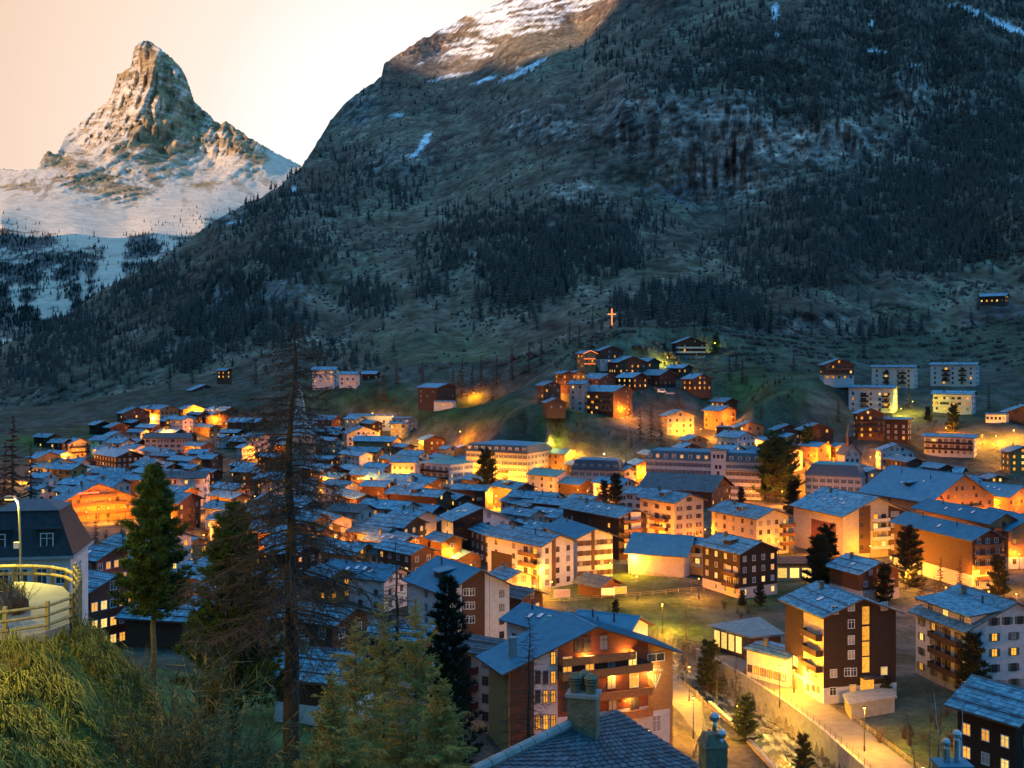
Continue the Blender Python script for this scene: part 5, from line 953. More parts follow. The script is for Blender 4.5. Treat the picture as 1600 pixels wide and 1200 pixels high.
# low restaurant with folded roof, white link building and concrete garage by the river
r=empty('restaurant',(P(1165,1050,0).x,0,0)); Y0=fl_D(1048,0)
def W0(px,py,z=0.0): Y=fl_D(py,z); return Vector(((px-800)/F*Y,Y,z))
r.location=W0(1140,1046); tag(r,'low glazed restaurant with pale folded roof beside the tall dark house','restaurant'); base=r.location.copy()
def loc(v): return Vector(v)-base
zr=4.6; A=[W0(1106,979,zr),W0(1172,998,zr),W0(1228,993,zr+.6),W0(1186,966,zr+1.2)]; A=[loc(a) for a in A]
m=MB(); m.poly(A+[a+Vector((0,0,.35)) for a in A],[(3,2,1,0),(4,5,6,7),(0,1,5,4),(1,2,6,5),(2,3,7,6),(3,0,4,7)],'concrete'); m.build('roof',r)
c_=sum(A,Vector())/4; B=[c_+(a-c_)*.86 for a in A]; m=MB(); m.poly([Vector((b.x,b.y,-3)) for b in B]+[Vector((b.x,b.y,b.z-.02)) for b in B],[(0,1,5,4),(1,2,6,5),(2,3,7,6),(3,0,4,7)],'brown'); m.build('wall',r)
for k in range(5):
    t0=(k+.12)/5; t1=(k+.88)/5; a=B[0].lerp(B[1],t0); b=B[0].lerp(B[1],t1); nrm=Vector((B[1].y-B[0].y,-(B[1].x-B[0].x),0)).normalized()*.06
    m=MB(); m.poly([a+nrm+Vector((0,0,-a.z+.9)),b+nrm+Vector((0,0,-b.z+.9)),b+nrm+Vector((0,0,-.5)),a+nrm+Vector((0,0,-.5))],[(0,1,2,3)],'lit_yellow' if k<4 else 'glass'); m.build('window_pane',r)
h=H('white link building with lit strip windows between restaurant and dark house',1229,1030,62,14,1.6,38,0,w='white',roof='slate',p=9,ne=6,ng=0,chim=1,lit=.5,name='annex',cat='house',fh=2.9,ov=.5); HOUSES.pop(); build_house(h)
r=empty('garage',W0(1345,1112)); tag(r,'flat roofed concrete garage below the tall dark house entrance','garage'); base=r.location.copy()
A=[loc(W0(1320,1108,0)),loc(W0(1330,1125,0)),loc(W0(1398,1113,0)),loc(W0(1390,1098,0))]
m=MB(); m.poly(A+[a+Vector((0,0,2.4)) for a in A],[(0,1,5,4),(1,2,6,5),(2,3,7,6),(3,0,4,7)],'concrete'); m.build('wall',r)
c_=sum(A,Vector())/4; B=[c_+(a-c_)*1.1 for a in A]; m=MB(); m.poly([b+Vector((0,0,2.4)) for b in B]+[b+Vector((0,0,2.75)) for b in B],[(3,2,1,0),(4,5,6,7),(0,1,5,4),(1,2,6,5),(2,3,7,6),(3,0,4,7)],'concrete'); m.build('roof',r)
m=MB(); a=A[0].lerp(A[1],.15); b=A[0].lerp(A[1],.85); n_=Vector((-.04,-.02,0)); m.poly([a+n_,b+n_,b+n_+Vector((0,0,2)),a+n_+Vector((0,0,2))],[(0,1,2,3)],'orange'); m.build('garage_door',r)
r=empty('shop_building',W0(1240,905)); tag(r,'low flat roofed shop with brightly lit windows beneath the yellow block','shop'); base=r.location.copy(); 
m=MB(); m.box(-5,5,-1,9,-3,4.2,'beige'); m.build('wall',r); m=MB(); m.box(-5.8,5.8,-2,9.5,4.2,4.6,'red'); m.build('roof',r)
for k in range(3): m=MB(); x=-3.3+k*3.3; m.box(x-1.2,x+1.2,-1.07,-1.0,.6,3.2,'lit_yellow'); m.build('shop_window',r)

# glowing hillside cross
cg=mtn(957,509); cr_=empty('illuminated_cross',cg); tag(cr_,'glowing orange cross standing on the hill crest above the knoll','cross'); zc=26/F*cg.y
m=MB(); m.box(-.32,.32,-.3,.3,-1,zc,'neon'); m.build('upright',cr_); m=MB(); m.box(-2.6,2.6,-.29,.29,zc*.64,zc*.64+.6,'neon'); m.build('crossbar',cr_)
# lights strung along the eaves of the knoll chalet
h=HB('outlined in glowing yellow'); m=MB(); L,W,hh=h['L'],h['W'],h['h']; p=math.tan(math.radians(h['p'])); x=L/2+1.25
for s in (-1,1): m.frus((x,s*(W/2+1),hh-p+.1),.13,(x,0,hh+W/2*p+.1),.13,5,'neon')
for z in (2.8,5.6): m.frus((x-.9,-W/2,z),.12,(x-.9,W/2,z),.12,5,'neon')
m.build('string_lights',h['root'])
# red lit band on the huge timber hotel
h=HB('red lit sign band'); p0=face_uv(h,'g',120,772); p1=face_uv(h,'g',152,764); m=MB(); ys=sorted((p0.y,p1.y)); m.box(h['L']/2+1.5,h['L']/2+1.6,ys[0],ys[1],p0.z,p0.z+.5,'neon_red'); m.build('sign_band',h['root'])
for k,px in enumerate((588,600,613)):
    b=P(px,655,650); r=empty('parasol',b); tag(r,('leftmost','middle','rightmost')[k]+' of three glowing orange terrace parasols on the white hotel wing','parasol','terrace parasols'); m=MB(); m.frus((0,0,0),.06,(0,0,2.6),.05,6,'metal_dark'); m.build('pole',r); m=MB(); m.frus((0,0,2.2),2.0,(0,0,3.2),.1,8,'cloth_orange'); m.build('canopy',r); 
    l=bpy.data.lights.new('parasol_light','POINT'); l.energy=1500; l.color=(1,.55,.15); l.shadow_soft_size=.2; o=bpy.data.objects.new('lamp_light',l); COL.objects.link(o); o.parent=r; o.location=(0,-.4,1.7)
# poster boards by the market hut
for k,(px,py,wd,c,lab) in enumerate(((878,931,4.0,'pink','pale pink poster board on the wall left of the market hut'),(950,927,3.6,'lit_yellow','glowing yellow poster board right beside the market hut'),(969,925,3.4,'lit_warm','glowing amber poster board nearest the meadow lamp'))):
    b=W0(px,py+8); r=empty('poster_board',(b.x,b.y,ground_z(b.x,b.y)),math.radians(8)); tag(r,lab,'poster board')
    m=MB(); m.box(-wd/2,wd/2,-.05,.05,.7,2.6,'frame_white'); m.build('board',r); m=MB(); m.poly([(-wd/2+.1,-.06,.8),(wd/2-.1,-.06,.8),(wd/2-.1,-.06,2.5),(-wd/2+.1,-.06,2.5)],[(0,1,2,3)],c); m.build('poster',r)
    for s in (-1,1): m=MB(); m.box(s*wd/2*.8-.06,s*wd/2*.8+.06,.05,.15,-.3,2.4,'wood_post'); m.build('post',r)
# parked vans on the knoll
for k,(px,py) in enumerate(((1034,614),(1047,617))):
    b=P(px,py,590); r=empty('parked_van' if k==0 else 'parked_car',(b.x,b.y,b.z),.3); tag(r,'white van parked on the knoll terrace' if k==0 else 'small grey car parked right of the white van on the knoll','van' if k==0 else 'car')
    hgt=2.2 if k==0 else 1.45; prof=[(-2.3,.35),(2.3,.35),(2.35,.9),(1.7,1.05),(1.1,hgt),(-1.6 if k else -2.25,hgt),(-2.3,1.0)]
    m=MB(); n=len(prof); pts=[(x,-.85,z) for x,z in prof]+[(x,.85,z) for x,z in prof]; m.poly(pts,[(i,(i+1)%n,n+(i+1)%n,n+i) for i in range(n)]+[tuple(range(n-1,-1,-1)),tuple(range(n,2*n))],'car_white' if k==0 else 'grey'); m.build('body',r)
    m=MB(); m.poly([(-1.5,-.86,1.15),(1.0,-.86,1.15),(.8,-.86,hgt-.2),(-1.5,-.86,hgt-.2)],[(0,1,2,3)],'glass'); m.build('side_window',r)
    for sx in (-1.45,1.45):
        for sy in (-.8,.8): m=MB(); m.frus((sx,sy-.1,.33),.33,(sx,sy+.1,.33),.33,10,'tyre'); m.build('wheel',r)
import re
# ------------------------------------------------------------------ small chalets filling the gaps between the larger houses
def inside0(x,y,mg):
    for h in HOUSES:
        cx,cy,_=h['center']; 
        if math.hypot(x-cx,y-cy)<mg+.5*max(h['L'],h['W']): return True
    return False
for hh_ in (hg,hw,hgr,hm,HP,hn,hc_): HOUSES.append(hh_)
rf_=random.Random(99); nfil=0; USED=set()
def short(lb):
    lb=re.split(r" (?:with|in|at|below|above|beside|behind|right|left|on|under|peeping|wedged|between|whose|squeezed|of|stacked|directly|alone|high|low|half|deep|tucked|joined|furthest|upper|lowest|cut|seen|hidden|stepping|peeking|over|just|near|before|rising|facing|beneath|by|outlined|next) ",lb)[0]; return ' '.join(lb.split()[:6])
def near_label(prefix,x,y,skip=None):
    px=800+x/y*F; c=[]
    for h in HOUSES:
        if h is skip or h.get('fill'): continue
        hx,hy,hz=h['center']; c.append((math.hypot(x-hx,y-hy),h))
    c.sort(key=lambda t:t[0])
    for dd,h in c[:14]:
        hx,hy,hz=h['center']; dx=px-(800+hx/hy*F); dy=(y-hy)/y*60
        rels=[('right of' if dx>0 else 'left of'),('behind' if dy>0 else 'in front of')]
        if abs(dx)<abs(dy): rels=rels[::-1]
        for r_ in rels:
            lab=prefix+' '+r_+' the '+short(h['label'])
            if lab not in USED and len(lab.split())<=16: USED.add(lab); return lab
    return prefix+' among the village houses'
ZN=[(190,730,120,45,12),(250,690,90,40,8),(130,720,60,40,5),(440,720,90,45,10),(470,800,110,40,9),(590,720,60,30,4),(560,870,90,40,5),(400,900,80,40,4),(700,740,60,20,3),(760,830,60,25,3),(930,735,60,12,3),(1130,720,90,14,4),(1400,745,110,16,5),(1480,770,80,16,2),(1040,720,60,14,3),(1230,700,80,18,4),(880,800,60,20,3),(660,835,40,20,2),(300,760,60,40,4),(290,840,60,20,4),(220,870,40,20,2),(520,700,60,40,4)]
for zx,zy,rx,ry,cnt in ZN:
    k=0
    for _ in range(110):
        if k>=cnt*1.5: break
        px,py=zx+rf_.uniform(-rx,rx),zy+rf_.uniform(-ry,ry); g_=None; Y=200
        while Y<760:
            x=(px-800)/F*Y
            if EYE-(py-HZ)/F*Y-ground_z(x,Y)-6<=0: break
            Y*=1.01
        x=(px-800)/F*Y
        if Y>=755 or inside0(x,Y,3.2) or abs(x-riv_x(Y))<14 and Y<275: continue
        if 285-35<Y<285+35 and 880<px<1110: continue
        fl_n=rf_.choice((2,2,2.4,3)); hz_=fl_n*2.75+.5; z=ground_z(x,Y)-.3; cy_=HZ+(EYE-z-hz_)*F/Y; sc=F/Y
        h=H('small snow dusted chalet squeezed in between larger village houses',px,cy_,rf_.uniform(6,10)*sc,rf_.uniform(4,7)*sc,fl_n,rf_.choice((38,45,52,60,68)),None,D=Y,w=rf_.choice(('brown','dark','brown','orange','pink','white')),roof='slate_far' if Y>420 else 'slate',lit=.25,chim=rf_.choice((0,1)),sky=rf_.choice((0,0,1,2)),grp='small chalets filling the village'); h['fill']=1; h['label']=near_label('small %s chalet'%{'brown':'brown','dark':'dark timber','orange':'amber','pink':'pink','white':'white'}[h['w']],h['center'][0],h['center'][1],h); build_house(h); k+=1; nfil+=1
print('fillers',nfil)
# ------------------------------------------------------------------ street lamps (each carries its own light)
def inside(x,y,mg=1.2):
    for h in HOUSES:
        cx,cy,_=h['center']; dx,dy=x-cx,y-cy; c,s=math.cos(-h['rz']),math.sin(-h['rz']); lx,ly=dx*c-dy*s,dx*s+dy*c
        if abs(lx)<h['L']/2+mg and abs(ly)<h['W']/2+mg: return True
    return False
def gp(px,py,up=0.0,y0=125,y1=980):             # ground point whose spot 'up' metres above it shows at a pixel
    Y=y0; prev=None
    while Y<y1:
        x=(px-800)/F*Y; d=EYE-(py-HZ)/F*Y-ground_z(x,Y)-up
        if d<=0: break
        Y*=1.006
    x=(px-800)/F*Y; return Vector((x,Y,ground_z(x,Y)))
BULB={'o':('bulb_orange',(1,.29,.012)),'y':('bulb_yellow',(1,.40,.022)),'g':('bulb_yellow',(.80,.72,.04)),'w':('bulb_white',(1,.58,.2)),'n':('bulb_green',(.05,1,.3)),'r':('neon_red',(1,.1,.03))}
LAMP_ME={}
def lamp_mesh(key,fn):
    if key not in LAMP_ME:
        m=MB(); fn(m); LAMP_ME[key]=m.mesh(key[0])
    return LAMP_ME[key]
def street_lamp(where,px,py,c='o',pw=1.0,up=5.0,g=None,big=1.0,sq=False):
    p=g if g is not None else gp(px,py,up)
    for _ in range(60):
        if not inside(p.x,p.y): break
        Y=p.y-1.0; x=(px-800)/F*Y; p=Vector((x,Y,ground_z(x,Y)))
    bm,col=BULB[c]; r=empty('street_lamp',p,random.uniform(-.5,.5)); tag(r,{'o':'orange','y':'yellow','g':'greenish yellow','w':'white','n':'green','r':'red'}[c]+' street lamp '+where,'street lamp','street lamps')
    link('pole',lamp_mesh(('pole',up),lambda m:(m.frus((0,0,-.5),.09,(0,0,up-.25),.055,7,'metal_dark'),m.frus((0,0,-.3),.16,(0,0,.9),.13,7,'metal_dark'))),r)
    sz=.20*max(1,p.y/420)*big
    link('lamp_head',lamp_mesh(('lamp_head',up,round(sz,2)),lambda m:(m.frus((0,0,up+sz*.9),sz*1.5,(0,0,up+sz*1.7),sz*.3,8,'metal_dark'),m.frus((0,0,up-.3),.1,(0,0,up-sz*.8),sz*.5,8,'metal_dark'))),r)
    def bulb(m):
        m.sm=True; rings=[(0,-sz),(sz*.8,-sz*.55),(sz,0),(sz*.8,sz*.55),(0,sz)]
        for (r0,z0),(r1,z1) in zip(rings,rings[1:]): m.frus((0,0,up+z0),max(r0,.005),(0,0,up+z1),max(r1,.005),8,bm,cap=False)
    link('bulb',lamp_mesh(('bulb',up,round(sz,2),bm),bulb),r)
    l=bpy.data.lights.new('lamp_light','POINT'); l.energy=26000*pw*max(1,(p.y/300)**1.0); l.color=col; l.shadow_soft_size=sz*1.15; o=bpy.data.objects.new('lamp_light',l); COL.objects.link(o); o.parent=r; o.location=(0,-.05,up-sz*1.5 if False else up); l.use_shadow=True
    return r
for me in []: pass
LAMPS=[
('standing in the sloping meadow',995,901,'o',1.1,6,1.4),('behind the long low hall beneath the cream hotel',1037,846,'o',1.9,6,1.6),('at the small hut below the cream guest house',835,916,'o',.9,4,1.2),('on the wall left of the poster boards',862,910,'y',.8,4,1.2),
('starring brightly beside the floodlit church',560,748,'y',1.9,7,1.8),('left of the grey hotel roofs',621,709,'o',1.4,6,1.3),('in front of the big modern church',719,678,'o',1.8,7,1.5),('starring in the middle of the left village',256,672,'o',1.3,7,1.5),('at the orange glowing hillside chalet',311,642,'o',1.5,6,1.2),
('right below the row of lit chalet windows',296,669,'o',.9,6,1),('low by the long grey white house',298,704,'o',1.0,6,1),('high in the left village, the only green one',139,694,'n',.25,6,1),('next to the green lamp',152,706,'o',1.1,5,1),('by the amber long house',98,711,'o',1.2,5,1),('at the foot of the huge timber hotel',169,794,'o',1.4,5,1.2),('left under the huge timber hotel balconies',135,800,'o',.9,4,1),
('at the far left village end',46,738,'y',1.5,5,1),('in the lane left of the dark pine top',350,801,'o',1.2,5,1),('just below the lane lamp by the dark pine',360,822,'o',1.0,5,1),('above the lit lane wall left of the dark pine',318,836,'o',1.0,5,1),
('in front of the red brown knoll house',875,613,'o',.9,5,1.2),('above the floodlit grass of the knoll',862,632,'g',.7,3,1),('at the orange lit end of the timber lodge',976,641,'o',1.0,5,1.2),('brightest yellow one high above the knoll',1117,541,'g',1.0,6,1.5),('beside the chalet at the knoll top',1043,562,'g',.6,5,1),
('in front of the yellow glowing house',1072,657,'o',1.7,5,1.3),('in the street right of the yellow glowing house',1095,672,'o',1.2,5,1),('in the street by the snowy roof chalet',1178,672,'o',1.2,5,1),('below the large brown chalet',1118,672,'o',1.2,5,1),
('behind the tall golden trees',1248,748,'o',2.0,6,1.3),('low under the tall golden trees',1222,768,'o',1.8,6,1.3),('beside the cream villa hotel trees',1238,728,'o',1.4,6,1.2),('at the dark chalet with the bright wall strip',1267,715,'o',1.3,6,1.1),('by the little pink chapel',1308,706,'o',1.2,5,1),
('above the long balcony band house',1478,672,'o',1.3,5,1.2),('on the terrace under the white apartment blocks',1426,628,'g',.8,6,1),('on the path under the white apartment blocks',1408,641,'g',.6,4,1),('leftmost on the floodlit slope at the right edge',1535,684,'y',1.2,5,1),('second on the floodlit slope at the right edge',1556,683,'y',1.2,5,1),('brightest on the floodlit slope at the right edge',1584,677,'y',2.0,6,1.5),('at the corner of the amber balcony house',1584,716,'y',.9,5,1),
('glaring above the pinkish mansard hotel',944,711,'w',1.4,8,1.6),('at the foot of the large yellow block',1316,874,'y',2.4,5,1.2),('between yellow block and lit shop',1270,872,'o',1.6,4,1),('on the square right of the yellow block',1392,872,'y',1.9,5,1.1),('in the yard behind the wooden house',1416,896,'y',1.2,4,1),('at the corner of the orange brown hotel',1522,882,'o',1.8,5,1.2),('in front of the orange brown hotel gable',1545,925,'o',1.8,5,1.1),('under the amber house at the right edge',1588,930,'o',1.5,5,1),('by the bare trees of the orange brown hotel',1478,918,'o',1.0,4,1),
('in the lane under the narrow pink house',637,856,'o',1.5,5,1.1),('by the tiny lit shed',736,884,'o',1.4,5,1),('deep in the lane at the slim brown house',704,862,'y',1.3,5,1),('left before the long yellow hotel',738,768,'y',2.2,5,1),('in the middle before the long yellow hotel',775,775,'y',2.4,5,1),('right before the long yellow hotel',838,764,'y',2.0,5,1),
('at the church nave wall',505,748,'y',1.3,5,1),('at the foot of the church tower',458,752,'y',1.4,5,1),('in the orange lane below the church',535,784,'o',1.6,5,1),('in the lane right of the church twigs',590,778,'o',1.6,5,1),('at the pink wall above the skylit roofs',582,838,'o',1.3,5,1),
('between stacked balcony house and cream hotel',1000,836,'o',2.0,5,1.2),('in front of the stacked balcony house',985,872,'y',1.6,5,1.1),('in the passage left of the white guest house',842,884,'y',1.3,5,1),('at the dark timber house above the meadow',1092,905,'o',1.2,5,1),('before the pinkish mansard hotel door',903,768,'o',1.0,4,1),('right of the pinkish mansard hotel door',918,768,'o',1.0,4,1),('at the orange lit gable house by the grand hotel',1006,735,'o',1.5,5,1),
('on the terrace below the pink flagpole house',655,690,'y',1.2,5,1),('at the yellow hotel annex',622,686,'y',1.4,5,1),('above the church twigs on the slope road',582,648,'o',1.2,6,1.3),('in front of the apartment block below the knoll',898,706,'y',1.4,5,1),('at the lone brown slope house trees',740,622,'o',1.1,4,1),
('at the corner of the brick red chalet',168,912,'o',.55,4,1.1),('between wooden hall and amber house',1560,792,'o',1.8,5,1),('before the vast blue roof hotel gable',1490,806,'o',1.8,5,1),('at the amber timber front beside the barn',1542,770,'o',1.4,5,1),('below the dark brown slope block',1392,700,'o',1.3,5,1),('by the pale blue double house',1360,716,'o',1.0,5,1),('in the alley right of the beige house',1238,822,'o',1.6,5,1),('in the alley left of the beige house',1102,828,'o',1.2,5,1),
('left of the red sign hotel',70,800,'o',.8,5,1),('in the left cluster lane below the black timber chalet',214,734,'o',1.0,5,1),('on the hillside road above the starring lamp',236,650,'o',1.1,5,1),('by the white four storey building',252,796,'o',1.2,5,1),('in the larch shadow at the arched chapel',404,704,'o',.9,5,1),('in the larch shadow on the slope',338,655,'o',.9,5,1),('under the larch at the red chalet',428,842,'o',.9,4,1)]
LAMPS+=[('in the lane above the brown chalet between the pines',312,786,'o',1.2,5,1),('under the slate roofs left of the larch trunk',398,776,'o',1.2,5,1),('by the red chalet behind the larch',418,858,'o',.9,4.5,1),('below the narrow white house column',498,812,'o',1.2,5,1),('in the lane under the paired skylight roof',548,846,'o',1.0,5,1),('below the grey white house with window rows',268,712,'o',1.2,5,1),('under the teal roofed dark house',196,706,'o',1.1,5,1),('at the pinkish red gabled house',232,762,'o',1.2,5,1),('between the skylit roofs right of the church',620,742,'o',1.2,5,1)]
for lab,px,py,c,pw,up,big in LAMPS: street_lamp(lab,px,py,c,pw*(1.6 if px<640 and c in 'oy' and px!=168 else 1),up,big=big)
def W0(px,py,z=0.0): Y=fl_D(py,z); return Vector(((px-800)/F*Y,Y,z))
def road_lamp(where,g,c,pw,up=6.5):
    return street_lamp(where,0,0,c,pw*1.6,up,g=g)
road_lamp('with tall slim pole on the river wall',W0(1218,1102),'y',1.5,6.6)
road_lamp('with tall slim pole at the lower end of the river road',Vector((53.8,171,0)),'y',1.3,6.6)
road_lamp('on the river road nearest the camera',Vector((53.6,146,0)),'y',1.2,6.6)
road_lamp('at the upper river bend behind the bare larch',Vector((33,246,0)),'y',1.5,6)
road_lamp('on the hotel lane across the river',Vector((31.0,196,0)),'y',1.3,6)
road_lamp('low at the floodlit tree beside the river',Vector((37.5,187,0)),'g',.35,2.0)
road_lamp('hidden below the crest hotel corner on the lane',Vector((28.5,176,.6)),'y',1.2,6)
road_lamp('at the wall of the tall dark house',Vector((50.6,201,0)),'y',1.0,4)
def facade_lamp(where,h,face,t,dist,c='o',pw=.5,up=4.5):
    es=h['es']; lx,ly=(h['L']/2-h['L']*t,es*(h['W']/2+dist)) if face=='e' else (h['L']/2+dist,es*(h['W']/2-h['W']*t)); c_,s_=math.cos(h['rz']),math.sin(h['rz']); x=h['center'][0]+lx*c_-ly*s_; y=h['center'][1]+lx*s_+ly*c_
    return street_lamp(where,800+x/y*F,0,c,pw,up,g=Vector((x,y,max(ground_z(x,y),h['center'][2]-1.0))))
for k,t in enumerate((.12,.38,.64,.9)): facade_lamp('%s along the red shuttered front of the yellow hotel'%('rightmost','second from the right','third from the right','leftmost')[k],hg,'e',t,7,'y',1.5,5)
facade_lamp('at the short end of the yellow hotel',hg,'g',.5,7,'y',1.2,5)
facade_lamp('under the pale gable balconies of the yellow block',HB('large glowing yellow'),'g',.25,5,'y',.55); facade_lamp('at the far gable corner of the yellow block',HB('large glowing yellow'),'g',.85,5,'y',.5); facade_lamp('along the long side of the yellow block',HB('large glowing yellow'),'e',.35,5,'o',.5)
facade_lamp('below the balcony side of the tall cream hotel',HB('tall cream hotel'),'e',.4,5,'o',.5); facade_lamp('below the gable of the tall cream hotel',HB('tall cream hotel'),'g',.6,4,'o',.3)
facade_lamp('under the stacked amber balconies',HB('amber lit stacked'),'g',.4,4,'y',.5); facade_lamp('under the three balconies of the cream guest house',HB('cream guest house with stepped'),'e',.25,4,'y',.45)
facade_lamp('at the narrow pink house wall',HB('narrow pinkish'),'g',.5,4,'y',.4); facade_lamp('before the amber timber gable of the vast roof',HB('vast plain blue'),'g',.35,5,'o',.6); facade_lamp('right before the amber timber gable of the vast roof',HB('vast plain blue'),'g',.8,5,'o',.5)
facade_lamp('before the tiered balconies of the orange block',HB('orange brown hotel block'),'g',.5,5,'y',.6); facade_lamp('behind the bare trees on the blank side wall',HB('orange brown hotel block'),'e',.5,6,'o',.35); facade_lamp('at the rear wing gable',HB('higher rear wing'),'g',.6,5,'o',.5)
facade_lamp('at the right gable of the beige dormer house',HB('beige house with boxed'),'g',.4,4,'y',.4); facade_lamp('at the orange lit end of the knoll lodge',HB('tall glazed timber lodge'),'g',.5,4,'o',.35); facade_lamp('under the tiers of the huge timber hotel',HB('red lit sign band'),'g',.45,5,'o',.5); facade_lamp('right under the tiers of the huge timber hotel',HB('red lit sign band'),'g',.75,5,'o',.5)
facade_lamp('before the large brown chalet gable',HB('large brown chalet'),'g',.4,4,'o',.4); facade_lamp('beside the yellow glowing house door',HB('yellow glowing house in'),'g',.4,4,'y',.45); facade_lamp('before the grand white hotel end',hw,'e',.06,6,'o',.4); facade_lamp('at the brick red chalet corner wall',HB('brick red chalet with'),'g',.4,3,'o',.12,3.5)
facade_lamp('under the dark chalet before the yellow hotel',HB('brown chalet with slate roof and dormer'),'e',.9,4,'y',.35); facade_lamp('at the black timber barn house',HB('black timber barn'),'g',.5,3,'o',.3); facade_lamp('by the white guest house entrance',HB('white guest house with dark'),'g',.7,5,'y',.3); facade_lamp('at the wooden hall truss front',HB('wooden hall with glass'),'g',.4,4,'o',.5)
facade_lamp('before the timber balconies of the crest hotel',HP,'g',.62,10,'o',.30,6); facade_lamp('before the left half of the crest hotel',HP,'g',.15,9,'o',.10,5)
# wall lamp on the crest hotel
b=face_uv(HP,'g',1008,1049); r=empty('wall_lamp',(0,0,0)); r.parent=None; mw=Matrix.Translation(HP['center'])@Matrix.Rotation(HP['rz'],4,'Z'); r.location=mw@Vector((HP['L']/2+.9,b.y,b.z)); tag(r,'glowing wall lamp beside the painted crest of the orange hotel','wall lamp')
m=MB(); m.frus((0,0,-.12),.14,(0,0,.12),.14,8,'bulb_yellow'); m.build('bulb',r); m=MB(); m.frus((0,0,.12),.2,(0,0,.25),.06,8,'metal_dark'); m.build('lamp_cap',r); l=bpy.data.lights.new('lamp_light','POINT'); l.energy=650; l.color=(1,.58,.1); l.shadow_soft_size=.15; o=bpy.data.objects.new('lamp_light',l); COL.objects.link(o); o.parent=r; o.location=(.25,0,-.2)

for px,py,lab in ((905,1040,'upper left'),(968,1036,'upper right'),(950,1072,'middle'),(975,1108,'lowest')):
    b=face_uv(HP,'g',px,py-14); r=empty('wall_lamp',mw@Vector((HP['L']/2+.35,b.y,b.z))); tag(r,lab+' small lamp under the timber balconies of the crest hotel','wall lamp','balcony lamps of the crest hotel'); m=MB(); m.frus((0,0,-.07),.08,(0,0,.07),.08,8,'bulb_orange'); m.build('bulb',r); m=MB(); m.frus((0,0,.07),.1,(0,0,.14),.03,8,'metal_dark'); m.build('lamp_cap',r); l=bpy.data.lights.new('lamp_light','POINT'); l.energy=420; l.color=(1,.45,.06); l.shadow_soft_size=.1; o=bpy.data.objects.new('lamp_light',l); COL.objects.link(o); o.parent=r; o.location=(.9,0,.05)
# ------------------------------------------------------------------ river, walls, roads
def strip(name,label,cat,pts_l,pts_r,z,matn,kind='structure'):
    n=len(pts_l); m=MB(); m.poly([(*p,z) for p in pts_l]+[(*p,z) for p in pts_r],[(k,n+k,n+k+1,k+1) for k in range(n-1)],matn); return tag(m.build(name),label,cat,kind=kind)
ys=np.linspace(120,270,76)
wm=bpy.data.materials.new('river_water'); wm.use_nodes=True; t_=wm.node_tree; b_=t_.nodes['Principled BSDF']; b_.inputs['Roughness'].default_value=.22; b_.inputs['Specular IOR Level'].default_value=.6
nz_=t_.nodes.new('ShaderNodeTexNoise'); nz_.inputs['Scale'].default_value=.5; nz_.inputs['Detail'].default_value=6; co_=t_.nodes.new('ShaderNodeTexCoord'); mp_=t_.nodes.new('ShaderNodeMapping'); mp_.inputs['Scale'].default_value=(1.6,.5,1); t_.links.new(co_.outputs['Object'],mp_.inputs[0]); t_.links.new(mp_.outputs[0],nz_.inputs[0])
rp_=t_.nodes.new('ShaderNodeValToRGB'); rp_.color_ramp.elements[0].position=.46; rp_.color_ramp.elements[0].color=(.03,.045,.045,1); rp_.color_ramp.elements[1].position=.72; rp_.color_ramp.elements[1].color=(.40,.41,.38,1); t_.links.new(nz_.outputs[0],rp_.inputs[0]); t_.links.new(rp_.outputs[0],b_.inputs['Base Color'])
bp_=t_.nodes.new('ShaderNodeBump'); bp_.inputs['Strength'].default_value=.5; bp_.inputs['Distance'].default_value=.2; t_.links.new(nz_.outputs[0],bp_.inputs['Height']); t_.links.new(bp_.outputs[0],b_.inputs['Normal']); MATS['river_water']=wm
strip('river','milky mountain river running between walls','river',[(riv_x(y)-6.5,y) for y in ys],[(riv_x(y)+5.0,y) for y in ys],-4.35,'river_water')
strip('road','lamp lit road running along the river wall','road',[(riv_x(y)+5.3,y) for y in ys[:54]],[(riv_x(y)+12.2,y) for y in ys[:54]],.03,'asphalt')
lane=[(24,150),(26.5,165),(29,180),(30.5,195),(28,215),(23,240),(17,262)]
strip('lane','yellow lit lane between the crest hotel and the river','lane',[(x-2.6,y) for x,y in lane],[(x+2.4,y) for x,y in lane],.035,'asphalt')
def wall(label,off,th,z0,z1,ya,yb,matn,name='river_wall'):
    yy=np.arange(ya,yb+.01,3.0); r=empty(name,(riv_x(ya)+off,ya,0)); tag(r,label,'wall')
    for a,b in zip(yy,yy[1:]):
        m=MB(); x0,x1=riv_x(a)+off,riv_x(b)+off; ox,oy=r.location.x,r.location.y; j=.03
        pts=[(x0-ox,a+j-oy),(x0+th-ox,a+j-oy),(x1+th-ox,b-j-oy),(x1-ox,b-j-oy)]; e=random.uniform(-.02,.02)
        m.poly([(x+e,y,z0) for x,y in pts]+[(x+e,y,z1) for x,y in pts],[(0,1,5,4),(1,2,6,5),(2,3,7,6),(3,0,4,7),(4,5,6,7)],matn); m.build('wall_panel',r)
        m=MB(); m.poly([(x+(-.08 if k in(0,3) else .08),y,z1+.002) for k,(x,y) in enumerate(pts)]+[(x+(-.08 if k in(0,3) else .08),y,z1+.14) for k,(x,y) in enumerate(pts)],[(0,1,5,4),(1,2,6,5),(2,3,7,6),(3,0,4,7),(4,5,6,7)],'concrete'); m.build('coping',r)
    return r
wall('tall panelled concrete river wall below the road',4.75,.45,-6,.35,122,230,'concrete')
wall('low stone river wall on the hotel lane side',-8.8,.5,-3,.55,122,196,'stone')
r=empty('railing',(riv_x(122)+4.98,122,.49)); tag(r,'dark metal railing on top of the river wall','railing')
pm=None
